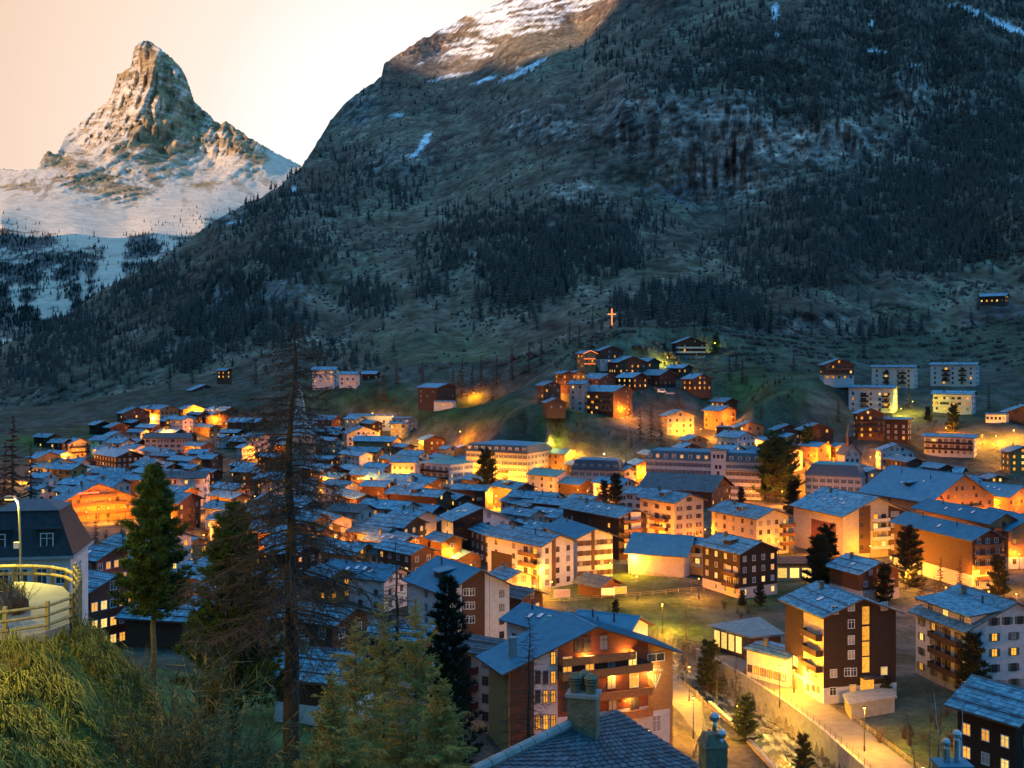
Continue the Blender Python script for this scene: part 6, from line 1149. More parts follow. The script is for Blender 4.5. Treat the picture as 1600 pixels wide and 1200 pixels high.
for y in np.arange(122,230,2.2):
    if pm is None: m=MB(); m.box(-.03,.03,-.03,.03,0,1.05,'metal_dark'); pm=m.mesh('post')
    link('post',pm,r,(riv_x(y)-riv_x(122),y-122,0))
for k,z in enumerate((.55,1.0)):
    m=MB()
    for a in np.arange(122,228,2.2): m.frus((riv_x(a)-riv_x(122),a-122,z),.025,(riv_x(a+2.2)-riv_x(122),a+2.2-122,z),.025,4,'metal_dark',cap=False)
    m.build('rail',r)
# boulders in the river
def blob(seed,n=2):
    import bmesh
    bm=bmesh.new(); bmesh.ops.create_icosphere(bm,subdivisions=n,radius=1)
    for v in bm.verts: k=1+.35*mnoise.fractal(v.co*1.3+Vector((seed*7.1,0,0)),.8,2,3); v.co*=k; v.co.z*=.62
    me=bpy.data.meshes.new('boulder'); bm.to_mesh(me); bm.free(); me.polygons.foreach_set('use_smooth',[False]*len(me.polygons)); me.materials.append(MATS['boulder']); return me
BL=[blob(k) for k in range(5)]
for k in range(70):
    y=random.uniform(160,228); side=random.choice((-1,1,1)); x=riv_x(y)+(random.uniform(2.6,4.5) if side>0 else random.uniform(-6.0,-2.5)); 
    if k%5==0: x=riv_x(y)+random.uniform(-2,2.5)
    o=link('boulder',random.choice(BL),None,(x,y,-4.3+random.uniform(-.1,.2)),random.random()*6); s_=random.uniform(.35,1.1); o.scale=(s_,s_*random.uniform(.8,1.3),s_*random.uniform(.8,1.1)); tag(o,'grey boulder lying in the milky river','boulder','boulders in the river')
# fences along the roads
def fence(label,pts,hgt,rails,matn,step=2.0,zoff=0,rr=.045,post=.07,zf=None):
    P0=Vector((pts[0][0],pts[0][1],0)); z0=ground_z(*pts[0]) if zf is None else zf; r=empty('fence',(P0.x,P0.y,z0)); tag(r,label,'fence','wooden fences')
    pp=[]
    for (a,b) in zip(pts,pts[1:]):
        d=math.dist(a,b); n=max(1,int(d/step)); pp+=[(a[0]+(b[0]-a[0])*k/n,a[1]+(b[1]-a[1])*k/n) for k in range(n)]
    pp.append(pts[-1]); q=[Vector((x-P0.x,y-P0.y,(ground_z(x,y) if zf is None else zf)-z0)) for x,y in pp]
    m=MB(); m.box(-post,post,-post,post,-.5,hgt+.05,matn); pme=m.mesh('post')
    for v in q: link('post',pme,r,v)
    for z in rails:
        for a,b in zip(q,q[1:]): m=MB(); m.frus(a+Vector((0,-post-.02,z)),rr,b+Vector((0,-post-.02,z)),rr,6,matn); m.build('rail',r)
    return r
def wp(px,py,z=0): v=W0(px,py,z); return (v.x,v.y)
fence('rail fence along the lower edge of the lamp lit meadow',[wp(850,943),wp(900,940),wp(960,934),wp(1040,930),wp(1100,926)],1.0,(.5,.95),'wood_post',3.0)
fence('long board fence below the bare orange lit hall wall',[wp(1012,900,1),wp(1060,908,1),wp(1098,915,.5)],1.1,(.3,.7,1.05),'wood_post',2.5,rr=.06)
fence('slanting rail fence beside the hotel lane',[(27.2,168),(30.5,180),(33.2,196),(30.6,214)],.9,(.45,.85),'wood_post',2.4)
fence('low garden fence right of the river road',[(riv_x(128)+13.5,128),(riv_x(160)+13,160),(riv_x(186)+12.8,186)],.8,(.4,.75),'wood_post',2.4)
# ------------------------------------------------------------------ vegetation
def tube(m,pts,r0,r1,n,matn):
    k=len(pts)-1
    for i in range(k): m.frus(pts[i],r0+(r1-r0)*i/k,pts[i+1],r0+(r1-r0)*(i+1)/k,n,matn,cap=(i==k-1))
class TV:                                        # light triangle collector
    def __init__(s): s.v=[]; s.f=[]
    def seg(s,a,b,r0,r1):
        d=(b-a); 
        if d.length<1e-5: return
        u=d.orthogonal().normalized(); w_=d.cross(u).normalized(); i=len(s.v)
        for k in range(3): c,sn=math.cos(2.094*k),math.sin(2.094*k); s.v.append(tuple(a+(u*c+w_*sn)*r0)); 
        for k in range(3): c,sn=math.cos(2.094*k),math.sin(2.094*k); s.v.append(tuple(b+(u*c+w_*sn)*r1))
        for k in range(3): s.f.append((i+k,i+(k+1)%3,i+3+(k+1)%3)); s.f.append((i+k,i+3+(k+1)%3,i+3+k))
    def tri(s,a,b,c): i=len(s.v); s.v+= [tuple(a),tuple(b),tuple(c)]; s.f.append((i,i+1,i+2))
    def twig(s,a,d,r,rnd):                      # thin blade-like twig: two crossing triangles
        u=d.orthogonal().normalized(); s.tri(a-u*r,a+u*r,a+d)
    def mesh(s,name,matn): me=bpy.data.meshes.new(name); me.from_pydata(s.v,[],s.f); me.materials.append(MATS[matn]); me.update(); return me
def rv(rnd,k=1): return Vector((rnd.uniform(-k,k),rnd.uniform(-k,k),rnd.uniform(-k,k)))
def bare_conifer(Hh,r,nb,spread,seed,bark='bark',twm='twig',start=.12,droop=.35,sub=10,fine=3,upturn=.25,prof=.75,tw=.012):
    rnd=random.Random(seed); tr=MB(); pts=[Vector((0,0,-1.0))]; n=10
    for k in range(1,n+1): pts.append(Vector((rnd.uniform(-.012,.012)*Hh*(k/n),rnd.uniform(-.012,.012)*Hh*(k/n),Hh*k/n)))
    tube(tr,pts,r,r*.08,9,bark); tv=TV()
    def at(t): x=t*n; i=min(int(x),n-1); return pts[i].lerp(pts[i+1],x-i) if i>0 else Vector((0,0,-1)).lerp(pts[1],(x*1.0+0)/(1) if False else (t*Hh+1)/(Hh/n+1))
    for b in range(nb):
        t=start+(1-start)*(b+rnd.random())/nb; p=at(t); L=spread*(1-t)**prof*rnd.uniform(.55,1.15)+.03*spread; a=b*2.4+rnd.uniform(-.6,.6); d=Vector((math.cos(a),math.sin(a),upturn*rnd.uniform(.2,1.4)*(1 if t>.5 else .3)))
        k=6; q=[p]; dd=d.normalized()
        for i in range(k): dd=(dd+Vector((0,0,-droop*(.3 if i<2 else .12 if i<4 else -.22)))+rv(rnd,.10)).normalized(); q.append(q[-1]+dd*L/k)
        br=max(.012,r*.20*(L/spread)); 
        for i in range(k): tv.seg(q[i],q[i+1],br*(1-i/k)+.006,br*(1-(i+1)/k)+.006)
        ns=max(3,int(sub*(.4+L/spread)))
        for s_ in range(ns):
            u=(s_+rnd.random())/ns*.92+.08; x=u*k; i=min(int(x),k-1); o=q[i].lerp(q[i+1],x-i); side=rnd.choice((-1,1)); dv=(q[i+1]-q[i]).normalized(); sd=dv.cross(Vector((0,0,1))).normalized()*side
            l2=L*rnd.uniform(.16,.38)*(1.1-u*.5); e=o+(dv*.5+sd*rnd.uniform(.5,1)+Vector((0,0,rnd.uniform(-.7,.15)))).normalized()*l2
            tv.seg(o,e,tw*.8,tw*.35)
            for j in range(fine): z=o.lerp(e,rnd.uniform(.2,1)); tv.twig(z,(dv*.4+rv(rnd,.8)+Vector((0,0,-.35))).normalized()*l2*rnd.uniform(.25,.6),tw*.7,rnd)
    return tr.mesh('trunk'),tv.mesh('crown',twm)
def pine(Hh,r,nb,spread,seed,start,twm='needle',dens=14,tl=.34,bark='bark_pale',prof=.7,belly=0):
    rnd=random.Random(seed); tr=MB(); pts=[Vector((rnd.uniform(-.01,.01)*Hh,rnd.uniform(-.01,.01)*Hh,Hh*k/8-(.8 if k==0 else 0))) for k in range(9)]; tube(tr,pts,r,r*.1,8,bark)
    wood=TV(); tv=TV()
    for b in range(nb):
        t=start+(1-start)*((b+rnd.random())/nb)**.9; tt=(t-start)/(1-start); env=(1-tt)**prof*(1-belly*(1-tt)**3); L=spread*env*rnd.uniform(.6,1.1)+.12; a=b*2.4+rnd.uniform(-.5,.5); p=Vector((0,0,t*Hh)); q=[p]; dd=Vector((math.cos(a),math.sin(a),rnd.uniform(-.25,.35)))
        for i in range(4): dd=(dd+Vector((0,0,.10))+rv(rnd,.13)).normalized(); q.append(q[-1]+dd*L/4); wood.seg(q[i],q[i+1],.03*(1-i/5),.03*(1-(i+1)/5))
        nt_=max(5,int(dens*(.35+L/spread)))
        for s_ in range(nt_):
            u=.18+.82*(s_+rnd.random())/nt_; x=u*4; i=min(int(x),3); o=q[i].lerp(q[i+1],x-i)+rv(rnd,.16*L*(1.15-u)); dv=(q[i+1]-q[i]).normalized()
            for j in range(11):
                d=(dv*.7+rv(rnd,1)+Vector((0,0,.5))).normalized()*tl*rnd.uniform(.6,1.2); sd=d.cross(rv(rnd,1)).normalized()*tl*.085; tv.tri(o-sd,o+sd,o+d)
    return tr.mesh('trunk'),wood.mesh('branches',bark),tv.mesh('needles',twm)
def plant(name,label,cat,loc,meshes,scale=1,rz=0,group=None):
    r=empty(name,loc,rz); r.scale=(scale,scale,scale); tag(r,label,cat,group)
    for me in meshes: link(me.name.split('.')[0],me,r)
    return r
# big bare larch, the two green pines and their neighbours
plant('bare_larch','huge bare larch with drooping branches towering over the left village','tree',(P(455,1140,46).x,46,P(455,1150,46).z),bare_conifer(17.0,.36,135,6.2,11,sub=26,fine=6,droop=.45,start=.26,prof=.62,tw=.018),group='foreground trees')
plant('green_pine','dense green pine lit from the path lamp beside the grassy bank','tree',P(240,1062,55),pine(10.4,.16,190,2.5,21,.30,dens=32,tl=.32,belly=.30),group='foreground trees')
plant('dark_pine','broad dark green pine between the lit pine and the big larch','tree',P(365,1120,50),pine(9.4,.2,200,3.0,22,.06,'needle',dens=28,tl=.32,prof=.62,bark='bark'),group='foreground trees')
plant('dark_pine','slim blackish pine behind the yellowish young larches','tree',P(700,1230,60),pine(11.2,.18,150,2.1,23,.05,'needle_dark',dens=18,tl=.34,prof=.55,bark='bark'),group='foreground trees')
for k,(px,top,D,sp,lab) in enumerate(((556,965,40,1.9,'yellowish young larch nearest the big larch trunk'),(600,930,44,1.7,'tallest thin tipped yellowish larch of the foreground group'),(650,935,42,2.0,'full yellowish larch in front of the slim blackish pine'),(520,1050,36,1.4,'short yellowish larch sapling at the lower left of its group'),(690,1060,37,1.5,'greenish larch sapling at the lower right of its group'))):
    z1=P(px,top,D).z; z0=P(px,1260,D).z; plant('young_larch',lab,'tree',(P(px,0,D).x,D,z0),bare_conifer(z1-z0,.07,120,sp,31+k,bark='bark_pale',twm='twig_green',sub=28,fine=15,start=.03,droop=.12,upturn=.9,prof=.6,tw=.013),group='foreground trees')
for k,(px,top,bot,D,sp,nb,lab) in enumerate(((826,958,1180,76,2.7,90,'dark bare larch standing before the crest hotel windows'),(620,838,1060,62,2.2,60,'thin dark larch spar left of the smooth blue roof'),(1072,938,1052,205,3.4,70,'brownish bare larch at the river bend'),(1150,1022,1118,180,3.0,60,'reddish bare larch on the river bank beside the fir'),(1120,1010,1090,190,2.2,50,'small bare larch at the end of the hotel lane'))):
    z1=P(px,top,D).z; z0=P(px,bot,D).z; plant('bare_larch',lab,'tree',(P(px,0,D).x,D,z0),bare_conifer(z1-z0,.14,nb,sp,51+k,sub=14 if D<100 else 8,fine=5 if D<100 else 3,start=.06,tw=.012 if D<100 else .03),group='bare larches')
# firs standing among the houses
FIR=[[m for m in pine(1.0,.02,55,.20,70+k,.04,'needle_dark',dens=8,tl=.085,bark='bark',prof=.8)] for k in range(3)]
GOLD=[m for m in pine(1.0,.016,60,.22,80,.10,'needle',dens=6,tl=.08,bark='bark',prof=.6)]
LARCH=[[m for m in bare_conifer(1.0,.014,44,.2,85+k,sub=7,fine=2,tw=.003,start=.05)] for k in range(2)]
def fir(label,px,top,bot,kind,D=None,name='fir_tree',group='trees among the houses'):
    g_=gp(px,bot) if D is None else Vector(((px-800)/F*D,D,EYE-(bot-HZ)/F*D)); hgt=(bot-top)/F*g_.y
    if D is None: g_.z=ground_z(g_.x,g_.y)
    return plant(name,label,'tree',g_-Vector((0,0,.3)),kind,hgt+.3,random.random()*6,group)
for k,(px,t,b,lab) in enumerate(((1278,842,925,'broad dark fir left of the wooden house roof'),(1292,824,912,'taller dark fir before the yellow block wall'),(1420,826,918,'tall open pine before the orange brown hotel wall'),(1560,872,938,'dense dark fir before the orange hotel balconies'),(1382,884,942,'small dark fir behind the tall dark house'),(944,752,790,'shorter of two dark firs in the village centre'),(962,742,788,'taller of two dark firs in the village centre'),(1158,762,788,'small fir right before the grand white hotel'),(1240,752,806,'bare topped fir behind the beige house'),(1108,1006,1086,'dark fir on the river bank'),(1520,996,1092,'tall dark fir before the white river house'),(962,940,966,'tiny fir in the meadow behind the blue roofs'),(1255,1150,1204,'young dark fir at the lower river wall'),(1490,634,676,'dark tree in front of the violet lit house'),(1160,925,948,'round dark bush fir left below the dark timber house'),(1188,915,948,'dark fir right below the dark timber house'),(640,528,560,'lone dark fir on the slope meadow'),(1384,1062,1100,'dark bushy fir by the tall dark house entrance'),(1450,640,662,'small dark fir on the terrace of the white blocks'),(1130,885,905,'little dark fir beside the dark timber house base'))):
    fir(lab,px,t,b,FIR[k%3])
for k,(px,t,b,lab) in enumerate(((760,706,786,'tall conifer silhouetted before the long yellow hotel'),(1210,682,786,'tallest golden lit larch before the orange square'),(1228,690,780,'second golden lit larch before the orange square'),(1196,700,780,'leftmost golden lit larch beside the grand white hotel'),(1165,1092,1165,'floodlit yellow green tree beside the river'),(1262,672,716,'golden lit larch before the dark chalet'),(1118,528,556,'bright yellow lit tree by the highest lamp'),(430,752,778,'yellow green lit bush tree below the church tower'))):
    fir(lab,px,t,b,GOLD if k!=0 else FIR[1],name='larch_tree',group='lamp lit trees')
LT=[(722,566,628),(738,572,622),(752,560,612),(708,580,630),(776,556,604),(800,545,598),(826,540,588),(846,528,574),(770,590,628),(890,500,540),(905,505,545),(1000,640,690),(1018,632,690),(1034,650,700),(985,670,706),(1012,690,712),(300,560,600),(265,575,612),(600,575,628),(588,590,628),(880,640,672),(868,660,692),(1150,540,580),(1160,555,600),(1140,560,600),(1180,690,712),(1460,660,690),(1310,620,660),(1040,520,548),(1085,505,540),(1100,510,545),(1000,505,535),(925,520,548),(1240,540,580),(1350,520,560),(1545,600,640),(1420,600,640),(860,600,634),(1060,600,640),(620,560,600),(660,560,598),(480,545,580),(400,560,600),(20,650,800),(48,690,790),(8,690,810),(150,800,850),(190,815,870),(220,810,860),(110,800,850),(1440,884,940),(1470,872,932),(1500,868,930),(1400,890,930),(1460,900,935),(340,770,830),(300,790,840),(270,800,850),(390,800,850),(420,700,760),(370,720,760),(520,770,820),(1190,640,668)]
for px,t,b in LT:
    g_=gp(px,b); fir(near_label('bare brown larch',g_.x,g_.y),px,t,b,LARCH[(px+t)%2],name='larch_tree',group='bare larches among the houses')
# leafless shrubs and birches
def shrub(seed,n=26,hh=1.0,sp=.5,twm='shrub',fine=10,tw=.006):
    rnd=random.Random(seed); tv=TV()
    for k in range(n):
        a=rnd.random()*6.28; d=Vector((math.cos(a)*sp*rnd.random(),math.sin(a)*sp*rnd.random(),1)).normalized(); q=Vector((rnd.uniform(-.1,.1),rnd.uniform(-.1,.1),-.08)); L=hh*rnd.uniform(.5,1.1)
        for i in range(4):
            d=(d+rv(rnd,.22)).normalized(); e=q+d*L/4; tv.seg(q,e,tw*(1.6-.35*i),tw*(1.25-.35*i) if i<3 else tw*.2)
            for j in range(fine): z=q.lerp(e,rnd.random()); f_=(d*.8+rv(rnd,.8)).normalized()*L*rnd.uniform(.06,.2); tv.twig(z,f_,tw*.7,rnd)
            q=e
    return tv.mesh('branches',twm)
SH=[shrub(k) for k in range(3)]; SG=[shrub(10+k,40,1.0,.6,'twig_olive',12,.005) for k in range(2)]
for k,(px,py,Y,hgt,lab) in enumerate(((290,1250,34,4.6,'tall leafless yellowish shrub right of the grassy bank'),(345,1265,33,4.4,'spreading leafless shrub below the dark pine'),(250,1270,32,3.8,'dense leafless shrub at the foot of the grassy bank'),(410,1270,36,3.6,'leafless shrub left of the big larch foot'),(470,1265,38,3.0,'low leafless shrub right under the big larch trunk'),(330,1120,47,3.0,'grey leafless bush behind the tall yellowish shrub'),(215,1100,44,2.2,'small bush at the right edge of the grassy bank'))):
    p=P(px,py,Y); plant('bare_shrub',lab,'shrub',p,[SG[k%2]],hgt,k,'foreground shrubs')
for k in range(120):
    px,py=random.choice(((250,840),(220,830),(290,835),(200,850),(320,850),(1180,600),(1230,590),(1260,600),(1430,1150),(1470,1130),(1400,1165),(1520,1170),(860,680),(900,690),(940,680),(1000,690),(1200,620),(1440,660),(1400,665),(1130,960),(300,850),(200,850),(1100,1020),(1140,1060),(1290,740),(640,640)))
    g_=gp(px+random.uniform(-40,40),py+random.uniform(-12,12)); plant('bare_shrub',near_label('leafless brown shrub',g_.x,g_.y),'shrub',g_,[SH[k%3]],random.uniform(1.5,3.6),k,'scattered leafless shrubs')
for k,(px,lean) in enumerate(((1436,-.16),(1452,.05),(1462,-.1),(1478,.12),(1504,.02))):
    D=104+k*2; b=P(px,1235,D); r=plant('bare_birch',('leftmost','second','third','fourth','rightmost')[k]+' of five slim pale birches left of the corner timber house','tree',b,bare_conifer(10+k%3,.07,26,1.3,200+k,bark='frame_white' if k in(3,4) else 'bark_pale',sub=6,fine=3,start=.3,droop=-.1,upturn=1.4,tw=.012),1,k,'slim birches'); r.rotation_euler=(0,lean,k)

# ------------------------------------------------------------------ grassy bank, path and fence in the left foreground
ZP=49.5
def wpz(px,py,z=ZP): Y=fl_D(py,z); return ((px-800)/F*Y,Y)
pth=[wpz(-160,990),wpz(-20,1002),wpz(20,1000),wpz(70,990),wpz(108,976),wpz(117,955),wpz(112,932),wpz(98,918),wpz(60,912),wpz(22,910),wpz(24,925),wpz(34,950),wpz(20,960),wpz(-160,960)]
m=MB(); m.poly([(x,y,ZP+.05) for x,y in pth]+[(x,y,ZP-1.5) for x,y in pth],[tuple(range(len(pth)))]+[(k,len(pth)+k,len(pth)+(k+1)%len(pth),(k+1)%len(pth)) for k in range(len(pth))],'path'); tag(m.build('path'),'pale lamp lit hairpin path on the grassy bank','path',kind='structure')
def railing(label,pts,posts_step,hgt,rails,rr,matn,sq=False):
    P0=Vector((*pts[0],ZP)); r=empty('path_fence',P0); tag(r,label,'fence','fences on the hairpin path'); q=[]
    for a,b in zip(pts,pts[1:]):
        n=max(1,round(math.dist(a,b)/posts_step)); q+=[Vector((a[0]+(b[0]-a[0])*k/n-P0.x,a[1]+(b[1]-a[1])*k/n-P0.y,0)) for k in range(n)]
    q.append(Vector((pts[-1][0]-P0.x,pts[-1][1]-P0.y,0))); m=MB(); m.box(-.07,.07,-.07,.07,-1.2,hgt,'wood_post'); pme=m.mesh('post')
    for v in q: link('post',pme,r,v)
    for z in rails:
        for a,b in zip(q,q[1:]):
            m=MB(); m.frus(a+Vector((0,-.1,z)),rr,b+Vector((0,-.1,z)),rr,8 if not sq else 4,matn); m.build('rail',r)
near=[wpz(-80,1004),wpz(8,996),wpz(74,986),wpz(112,972)]; bend=[wpz(112,972),wpz(120,958),wpz(125,943),wpz(124,930),wpz(117,919)]; far=[wpz(117,919),wpz(104,912),wpz(82,908),wpz(55,906),wpz(24,906),wpz(-10,907)]
railing('near wooden post and rail fence at the path edge above the grass',near,2.0,1.15,(.25,.62,.98),.06,'wood_post',True)
railing('crowded fence posts where the path bends',bend,.85,1.15,(.3,.65,1.0),.055,'wood_post',True)
railing('far railing with thick round rails along the outer path curve',far,1.2,.72,(.32,.66),.085,'wood_post')
lp=empty('path_lamp',(*wpz(33,906),ZP)); tag(lp,'tall curved path lamp with notice box behind the far railing','street lamp'); 
m=MB(); tube(m,[Vector((0,0,-.5)),Vector((-.05,0,2)),Vector((-.1,0,3.4)),Vector((-.16,0,3.75)),Vector((-.35,0,3.9))],.065,.045,8,'metal_pale'); m.build('pole',lp)
m=MB(); m.box(-.75,-.3,-.16,.16,3.84,3.97,'metal_pale'); m.build('lamp_head',lp); m=MB(); m.box(-.72,-.34,-.12,.12,3.80,3.838,'bulb_yellow'); m.build('bulb',lp); m=MB(); m.box(-.32,-.08,-.1,-.05,1.5,1.8,'frame_white'); m.build('notice_box',lp)
def lamp_light(parent,loc,e,col,size=.15):
    l=bpy.data.lights.new('lamp_light','POINT'); l.energy=e; l.color=col; l.shadow_soft_size=size; o=bpy.data.objects.new('lamp_light',l); COL.objects.link(o); o.parent=parent; o.location=loc
lamp_light(lp,(-.53,0,3.6),3000,(1,.78,.10))
l2=empty('path_lamp',(-17.6,33.5,ground_z(-17.6,33.5))); tag(l2,'second path lamp just outside the left photo edge','street lamp')
m=MB(); tube(m,[Vector((0,0,-.5)),Vector((0,0,4.4)),Vector((.3,0,4.7))],.065,.045,8,'metal_pale'); m.build('pole',l2); m=MB(); m.box(.25,.75,-.16,.16,4.66,4.8,'metal_pale'); m.build('lamp_head',l2); m=MB(); m.box(.3,.7,-.12,.12,4.6,4.656,'bulb_yellow'); m.build('bulb',l2); lamp_light(l2,(.5,0,4.45),3400,(1,.66,.06))
# grass blades on the bank (one mass)
rnd=random.Random(3); gv=[]; gf=[]
def inpath(x,y):
    c=False; n=len(pth)
    for i in range(n):
        (x1,y1),(x2,y2)=pth[i],pth[i-1]
        if (y1>y)!=(y2>y) and x<(x2-x1)*(y-y1)/(y2-y1)+x1: c=not c
    return c
for k in range(9000):
    Y=rnd.uniform(20,80); px=rnd.uniform(-140,240); x0=(px-800)/F*Y; cl=mnoise.fractal((x0*.5,Y*.5,0),.8,2,3)
    if cl<-.02+rnd.uniform(-.2,.2): continue
    L0=rnd.choice((.14,.22,.3,.45,.7))*rnd.uniform(.8,1.2)*(1+1.0*max(cl,0)); nb_=rnd.randint(8,20); lean=rnd.uniform(-.8,.8)+mnoise.noise((x0*.25,Y*.25,5))*2
    for j in range(nb_):
        x=x0+rnd.gauss(0,.13); y=Y+rnd.gauss(0,.13)
        if inpath(x,y): continue
        z=ground_z(x,y); hgt=L0*rnd.uniform(.5,1.2); a=lean+rnd.gauss(0,.7); d=Vector((math.cos(a),-.8+.5*math.sin(a),0)).normalized(); sd=Vector((-d.y,d.x,0))*.013*rnd.uniform(.6,1.7); b=Vector((x,y,z-.03)); k1=rnd.uniform(.5,.85); mid=b+Vector((0,0,hgt*k1))+d*hgt*.35; tip=b+Vector((0,0,hgt*k1*rnd.uniform(.2,1.25)))+d*hgt*rnd.uniform(.5,1.15)
        i=len(gv); gv+= [tuple(b-sd),tuple(b+sd),tuple(mid+sd*.8),tuple(mid-sd*.8),tuple(tip)]; gf+=[(i,i+1,i+2,i+3),(i+3,i+2,i+4)]
me=bpy.data.meshes.new('grass'); me.from_pydata(gv,[],gf); me.materials.append(MATS['grass_dry']); me.update(); tag(link('grass',me),'long dry lamp lit grass covering the bank','grass',kind='stuff')
for k,(px,py,Y) in enumerate(((60,1090,34),(130,1120,33),(170,1050,39),(90,1030,39),(30,1150,29),(200,1170,33),(150,1010,42),(110,1170,29),(20,1060,36),(185,1120,36))):
    x=(px-800)/F*Y; plant('dry_weed','tuft of dry stalks sticking out of the grassy bank','weed',(x,Y,ground_z(x,Y)),[SG[k%2] if k%3 else SH[k%3]],random.uniform(.6,1.2),k,'dry weeds on the bank')
    if k<6: x+=.8; o=link('rock',BL[k%5],None,(x,Y-.6,ground_z(x,Y-.6)+.02),k); o.scale=(.35,.3,.28); tag(o,'small grey rock half sunk in the grassy bank','rock','rocks on the bank')
# rock with bushes inside the hairpin
b=Vector((*wpz(8,955),ZP)); r=link('rock',BL[2],None,b,.4); r.scale=(1.0,1.0,1.5); tag(r,'dark overgrown rock inside the path bend','rock')
for k,(px,py) in enumerate(((12,958),(28,962),(-10,950))): plant('bare_shrub',('middle','right','left')[k]+' dark bush on the rock inside the path bend','shrub',Vector((*wpz(px,py),ZP)),[SH[k%3]],1.9,k,'bushes in the path bend')

# ------------------------------------------------------------------ tiled roof and chimneys right below the camera
D0=40; ap=P(958,1108,D0+2.2); r=empty('near_roof_house',(ap.x,ap.y,ap.z-9)); tag(r,'house with dark fish scale tiled roof and chimneys at the bottom edge','house'); base=r.location
E=[P(730,1215,34),P(880,1142,37.5),ap,P(1104,1208,38.5)]
# two slopes meeting on a ridge that runs from the apex towards the camera
rid0=ap; rid1=P(900,1330,28); lft0=P(880,1150,38.2); lft1=P(720,1225,31); rgt0=P(1130,1222,40); rgt1=P(1180,1420,30)
def tiles(par,a0,a1,b0,b1,nr,nc,limit):       # a: lower edge, b: upper edge, each from left to right
    nrm=((a1-a0).cross(b0-a0)).normalized(); 
    if nrm.z<0: nrm=-nrm
    m=MB(); m.poly([a0,a1,b1,b0,a0-nrm*.12,a1-nrm*.12,b1-nrm*.12,b0-nrm*.12],[(0,1,2,3),(7,6,5,4),(0,4,5,1),(1,5,6,2),(2,6,7,3),(3,7,4,0)],'slate_dark'); rf=m.build('roof',par)
    cnt=0
    for j in range(nr):
        for i in range(nc+1):
            u0=(i-(.5 if j%2 else 0))/nc; u1=u0+1/nc; u0,u1=max(u0,0),min(u1,1)
            if u1-u0<.01: continue
            v0,v1=j/nr,min((j+1.35)/nr,1); g_=.004
            def q(u,v,h): return a0.lerp(a1,u).lerp(b0.lerp(b1,u),v)+nrm*h
            um=(u0+u1)/2; e=random.uniform(0,.012); p=[q(u0+g_,v0+.22/nr,.05+e),q(u0+.3*(u1-u0),v0,.055+e),q(u1-.3*(u1-u0),v0,.055+e),q(u1-g_,v0+.22/nr,.05+e),q(u1-g_,v1,.012),q(u0+g_,v1,.012)]
            low=[w_-nrm*.045 for w_ in p[:4]]; mm=MB(); mm.poly(p+low,[(0,1,2,3,4,5),(0,6,7,1),(1,7,8,2),(2,8,9,3)],'slate_tile'); mm.build('tile',rf); cnt+=1
    return rf
mat('slate_tile',(.035,.065,.085),(.085,.125,.15),.6,2.0,.4,12,obj=.35)
L_=lambda v: v-base
tiles(r,L_(rid1),L_(rgt1),L_(rid0),L_(rgt0),16,17,300) if False else None
tiles(r,L_(P(880,1300,30)),L_(P(1190,1330,33)),L_(P(952,1110,42)),L_(P(1010,1140,43.2)),1,1,1) if False else None
A0,A1,B0,B1=P(905,1290,31),P(1150,1240,38.5),P(945,1116,41.6),P(965,1110,42.4)
rf=tiles(r,L_(P(880,1235,33.5)),L_(P(1108,1205,40)),L_(P(940,1118,41.3)),L_(P(962,1109,42.6)),17,15,300)
rf2=tiles(r,L_(P(735,1222,32)),L_(P(880,1236,33.4)),L_(P(886,1140,38.6)),L_(P(941,1117,41.4)),15,9,300)
for k in range(7):
    a=L_(P(738,1206,32.6)).lerp(L_(P(888,1132,38.8)),k/7); b2=L_(P(738,1206,32.6)).lerp(L_(P(888,1132,38.8)),(k+.94)/7); m=MB(); m.frus(a,.17,b2,.17,8,'concrete'); m.build('verge_cap',r)
m=MB(); c0=L_(P(800,1235,37)); m.box(-3.2,3.0,-4.5,2.0,-8,2.4,'plaster_old'); m.build('wall',r,(0,-.5,1.6))
ch=P(912,1132,39.0); cr_=link('chimney',None if False else (lambda m:(m.box(-.5,.5,-.4,.4,-1.6,1.02,'plaster_old'),m.box(-.57,.57,-.46,.46,1.02,1.14,'concrete'),m.mesh('chimney'))[-1])(MB()),r,L_(ch),-.25)
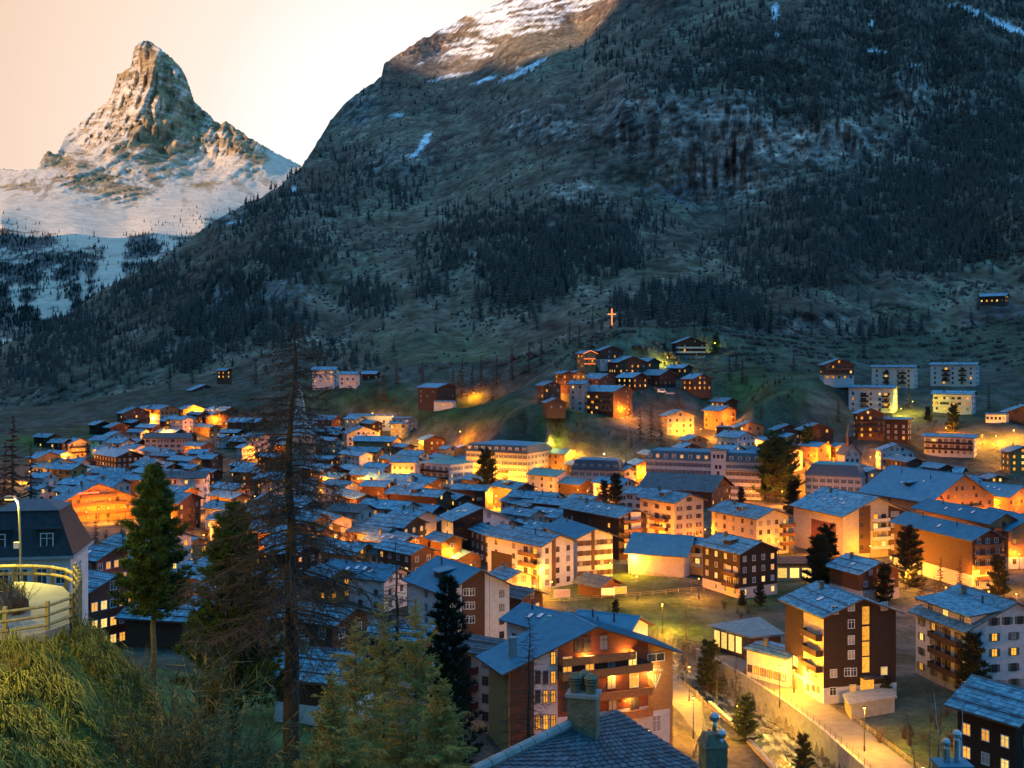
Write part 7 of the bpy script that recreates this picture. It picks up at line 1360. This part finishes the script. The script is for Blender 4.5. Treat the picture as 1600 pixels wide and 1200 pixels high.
for sx,sy in ((-.28,-.1),(.28,-.1),(-.02,.28)):
    m=MB(); m.frus((sx,sy,1.14),.17,(sx,sy,1.42),.2,10,'plaster_old'); 
    for z in (1.46,1.56): m.frus((sx,sy,z),.24,(sx,sy,z+.06),.24,10,'plaster_old')
    m.frus((sx,sy,1.4),.12,(sx,sy,1.66),.12,8,'metal_dark'); m.frus((sx,sy,1.66),.25,(sx,sy,1.82),.08,10,'plaster_old'); m.build('chimney_pot',cr_)
def cowl(par,x,y,z,rr=.2):
    m=MB(); m.sm=True
    for k in range(14):
        a=k*.4488; 
        for (z0,q0),(z1,q1) in (((-.9,.45),(-.45,.92)),((-.45,.92),(.15,1)),((.15,1),(.7,.7)),((.7,.7),(1,.1))):
            c0,s0,c1,s1=math.cos(a),math.sin(a),math.cos(a+.36),math.sin(a+.36); m.poly([(x+rr*q0*c0,y+rr*q0*s0,z+rr*z0),(x+rr*q0*c1,y+rr*q0*s1,z+rr*z0),(x+rr*q1*c1,y+rr*q1*s1,z+rr*z1),(x+rr*q1*c0,y+rr*q1*s0,z+rr*z1)],[(0,1,2,3)],'metal_pale')
    m.frus((x,y,z-rr*2.6),rr*.45,(x,y,z-rr*.7),rr*.45,8,'metal_pale'); return m.build('cowl',par)
c2=P(1114,1195,34); k2=(lambda m:(m.box(-.34,.34,-.32,.32,-2,.62,'plaster_old'),m.box(-.38,.38,-.36,.36,-.3,-.16,'concrete'),m.poly([(-.4,-.38,.62),(.4,-.38,.62),(.4,.38,.62),(-.4,.38,.62),(-.24,-.2,.98),(.14,-.2,.98),(.14,.2,.98),(-.24,.2,.98)],[(0,1,5,4),(1,2,6,5),(2,3,7,6),(3,0,4,7),(4,5,6,7)],'plaster_old'),m.mesh('chimney'))[-1])(MB()); o=link('chimney',k2,r,L_(c2),.2); cowl(o,.05,0,1.45,.16); cowl(o,.16,-.25,1.02,.16)
r3=empty('flue_stack',P(1487,1215,36)); tag(r3,'pair of steel flue cowls on a blue metal cap at the bottom edge','chimney'); m=MB(); m.box(-.5,.5,-.35,.35,-1.5,.42,'plaster_old'); m.build('chimney',r3); m=MB(); m.box(-.56,.56,-.42,.42,.42,.5,'metal_blue'); m.build('cap',r3)
for x,z in ((-.17,.95),(.17,1.22)): m=MB(); m.frus((x,0,.4),.11,(x,0,z),.11,10,'metal_pale'); m.build('flue_pipe',r3); cowl(r3,x,0,z+.18,.15)
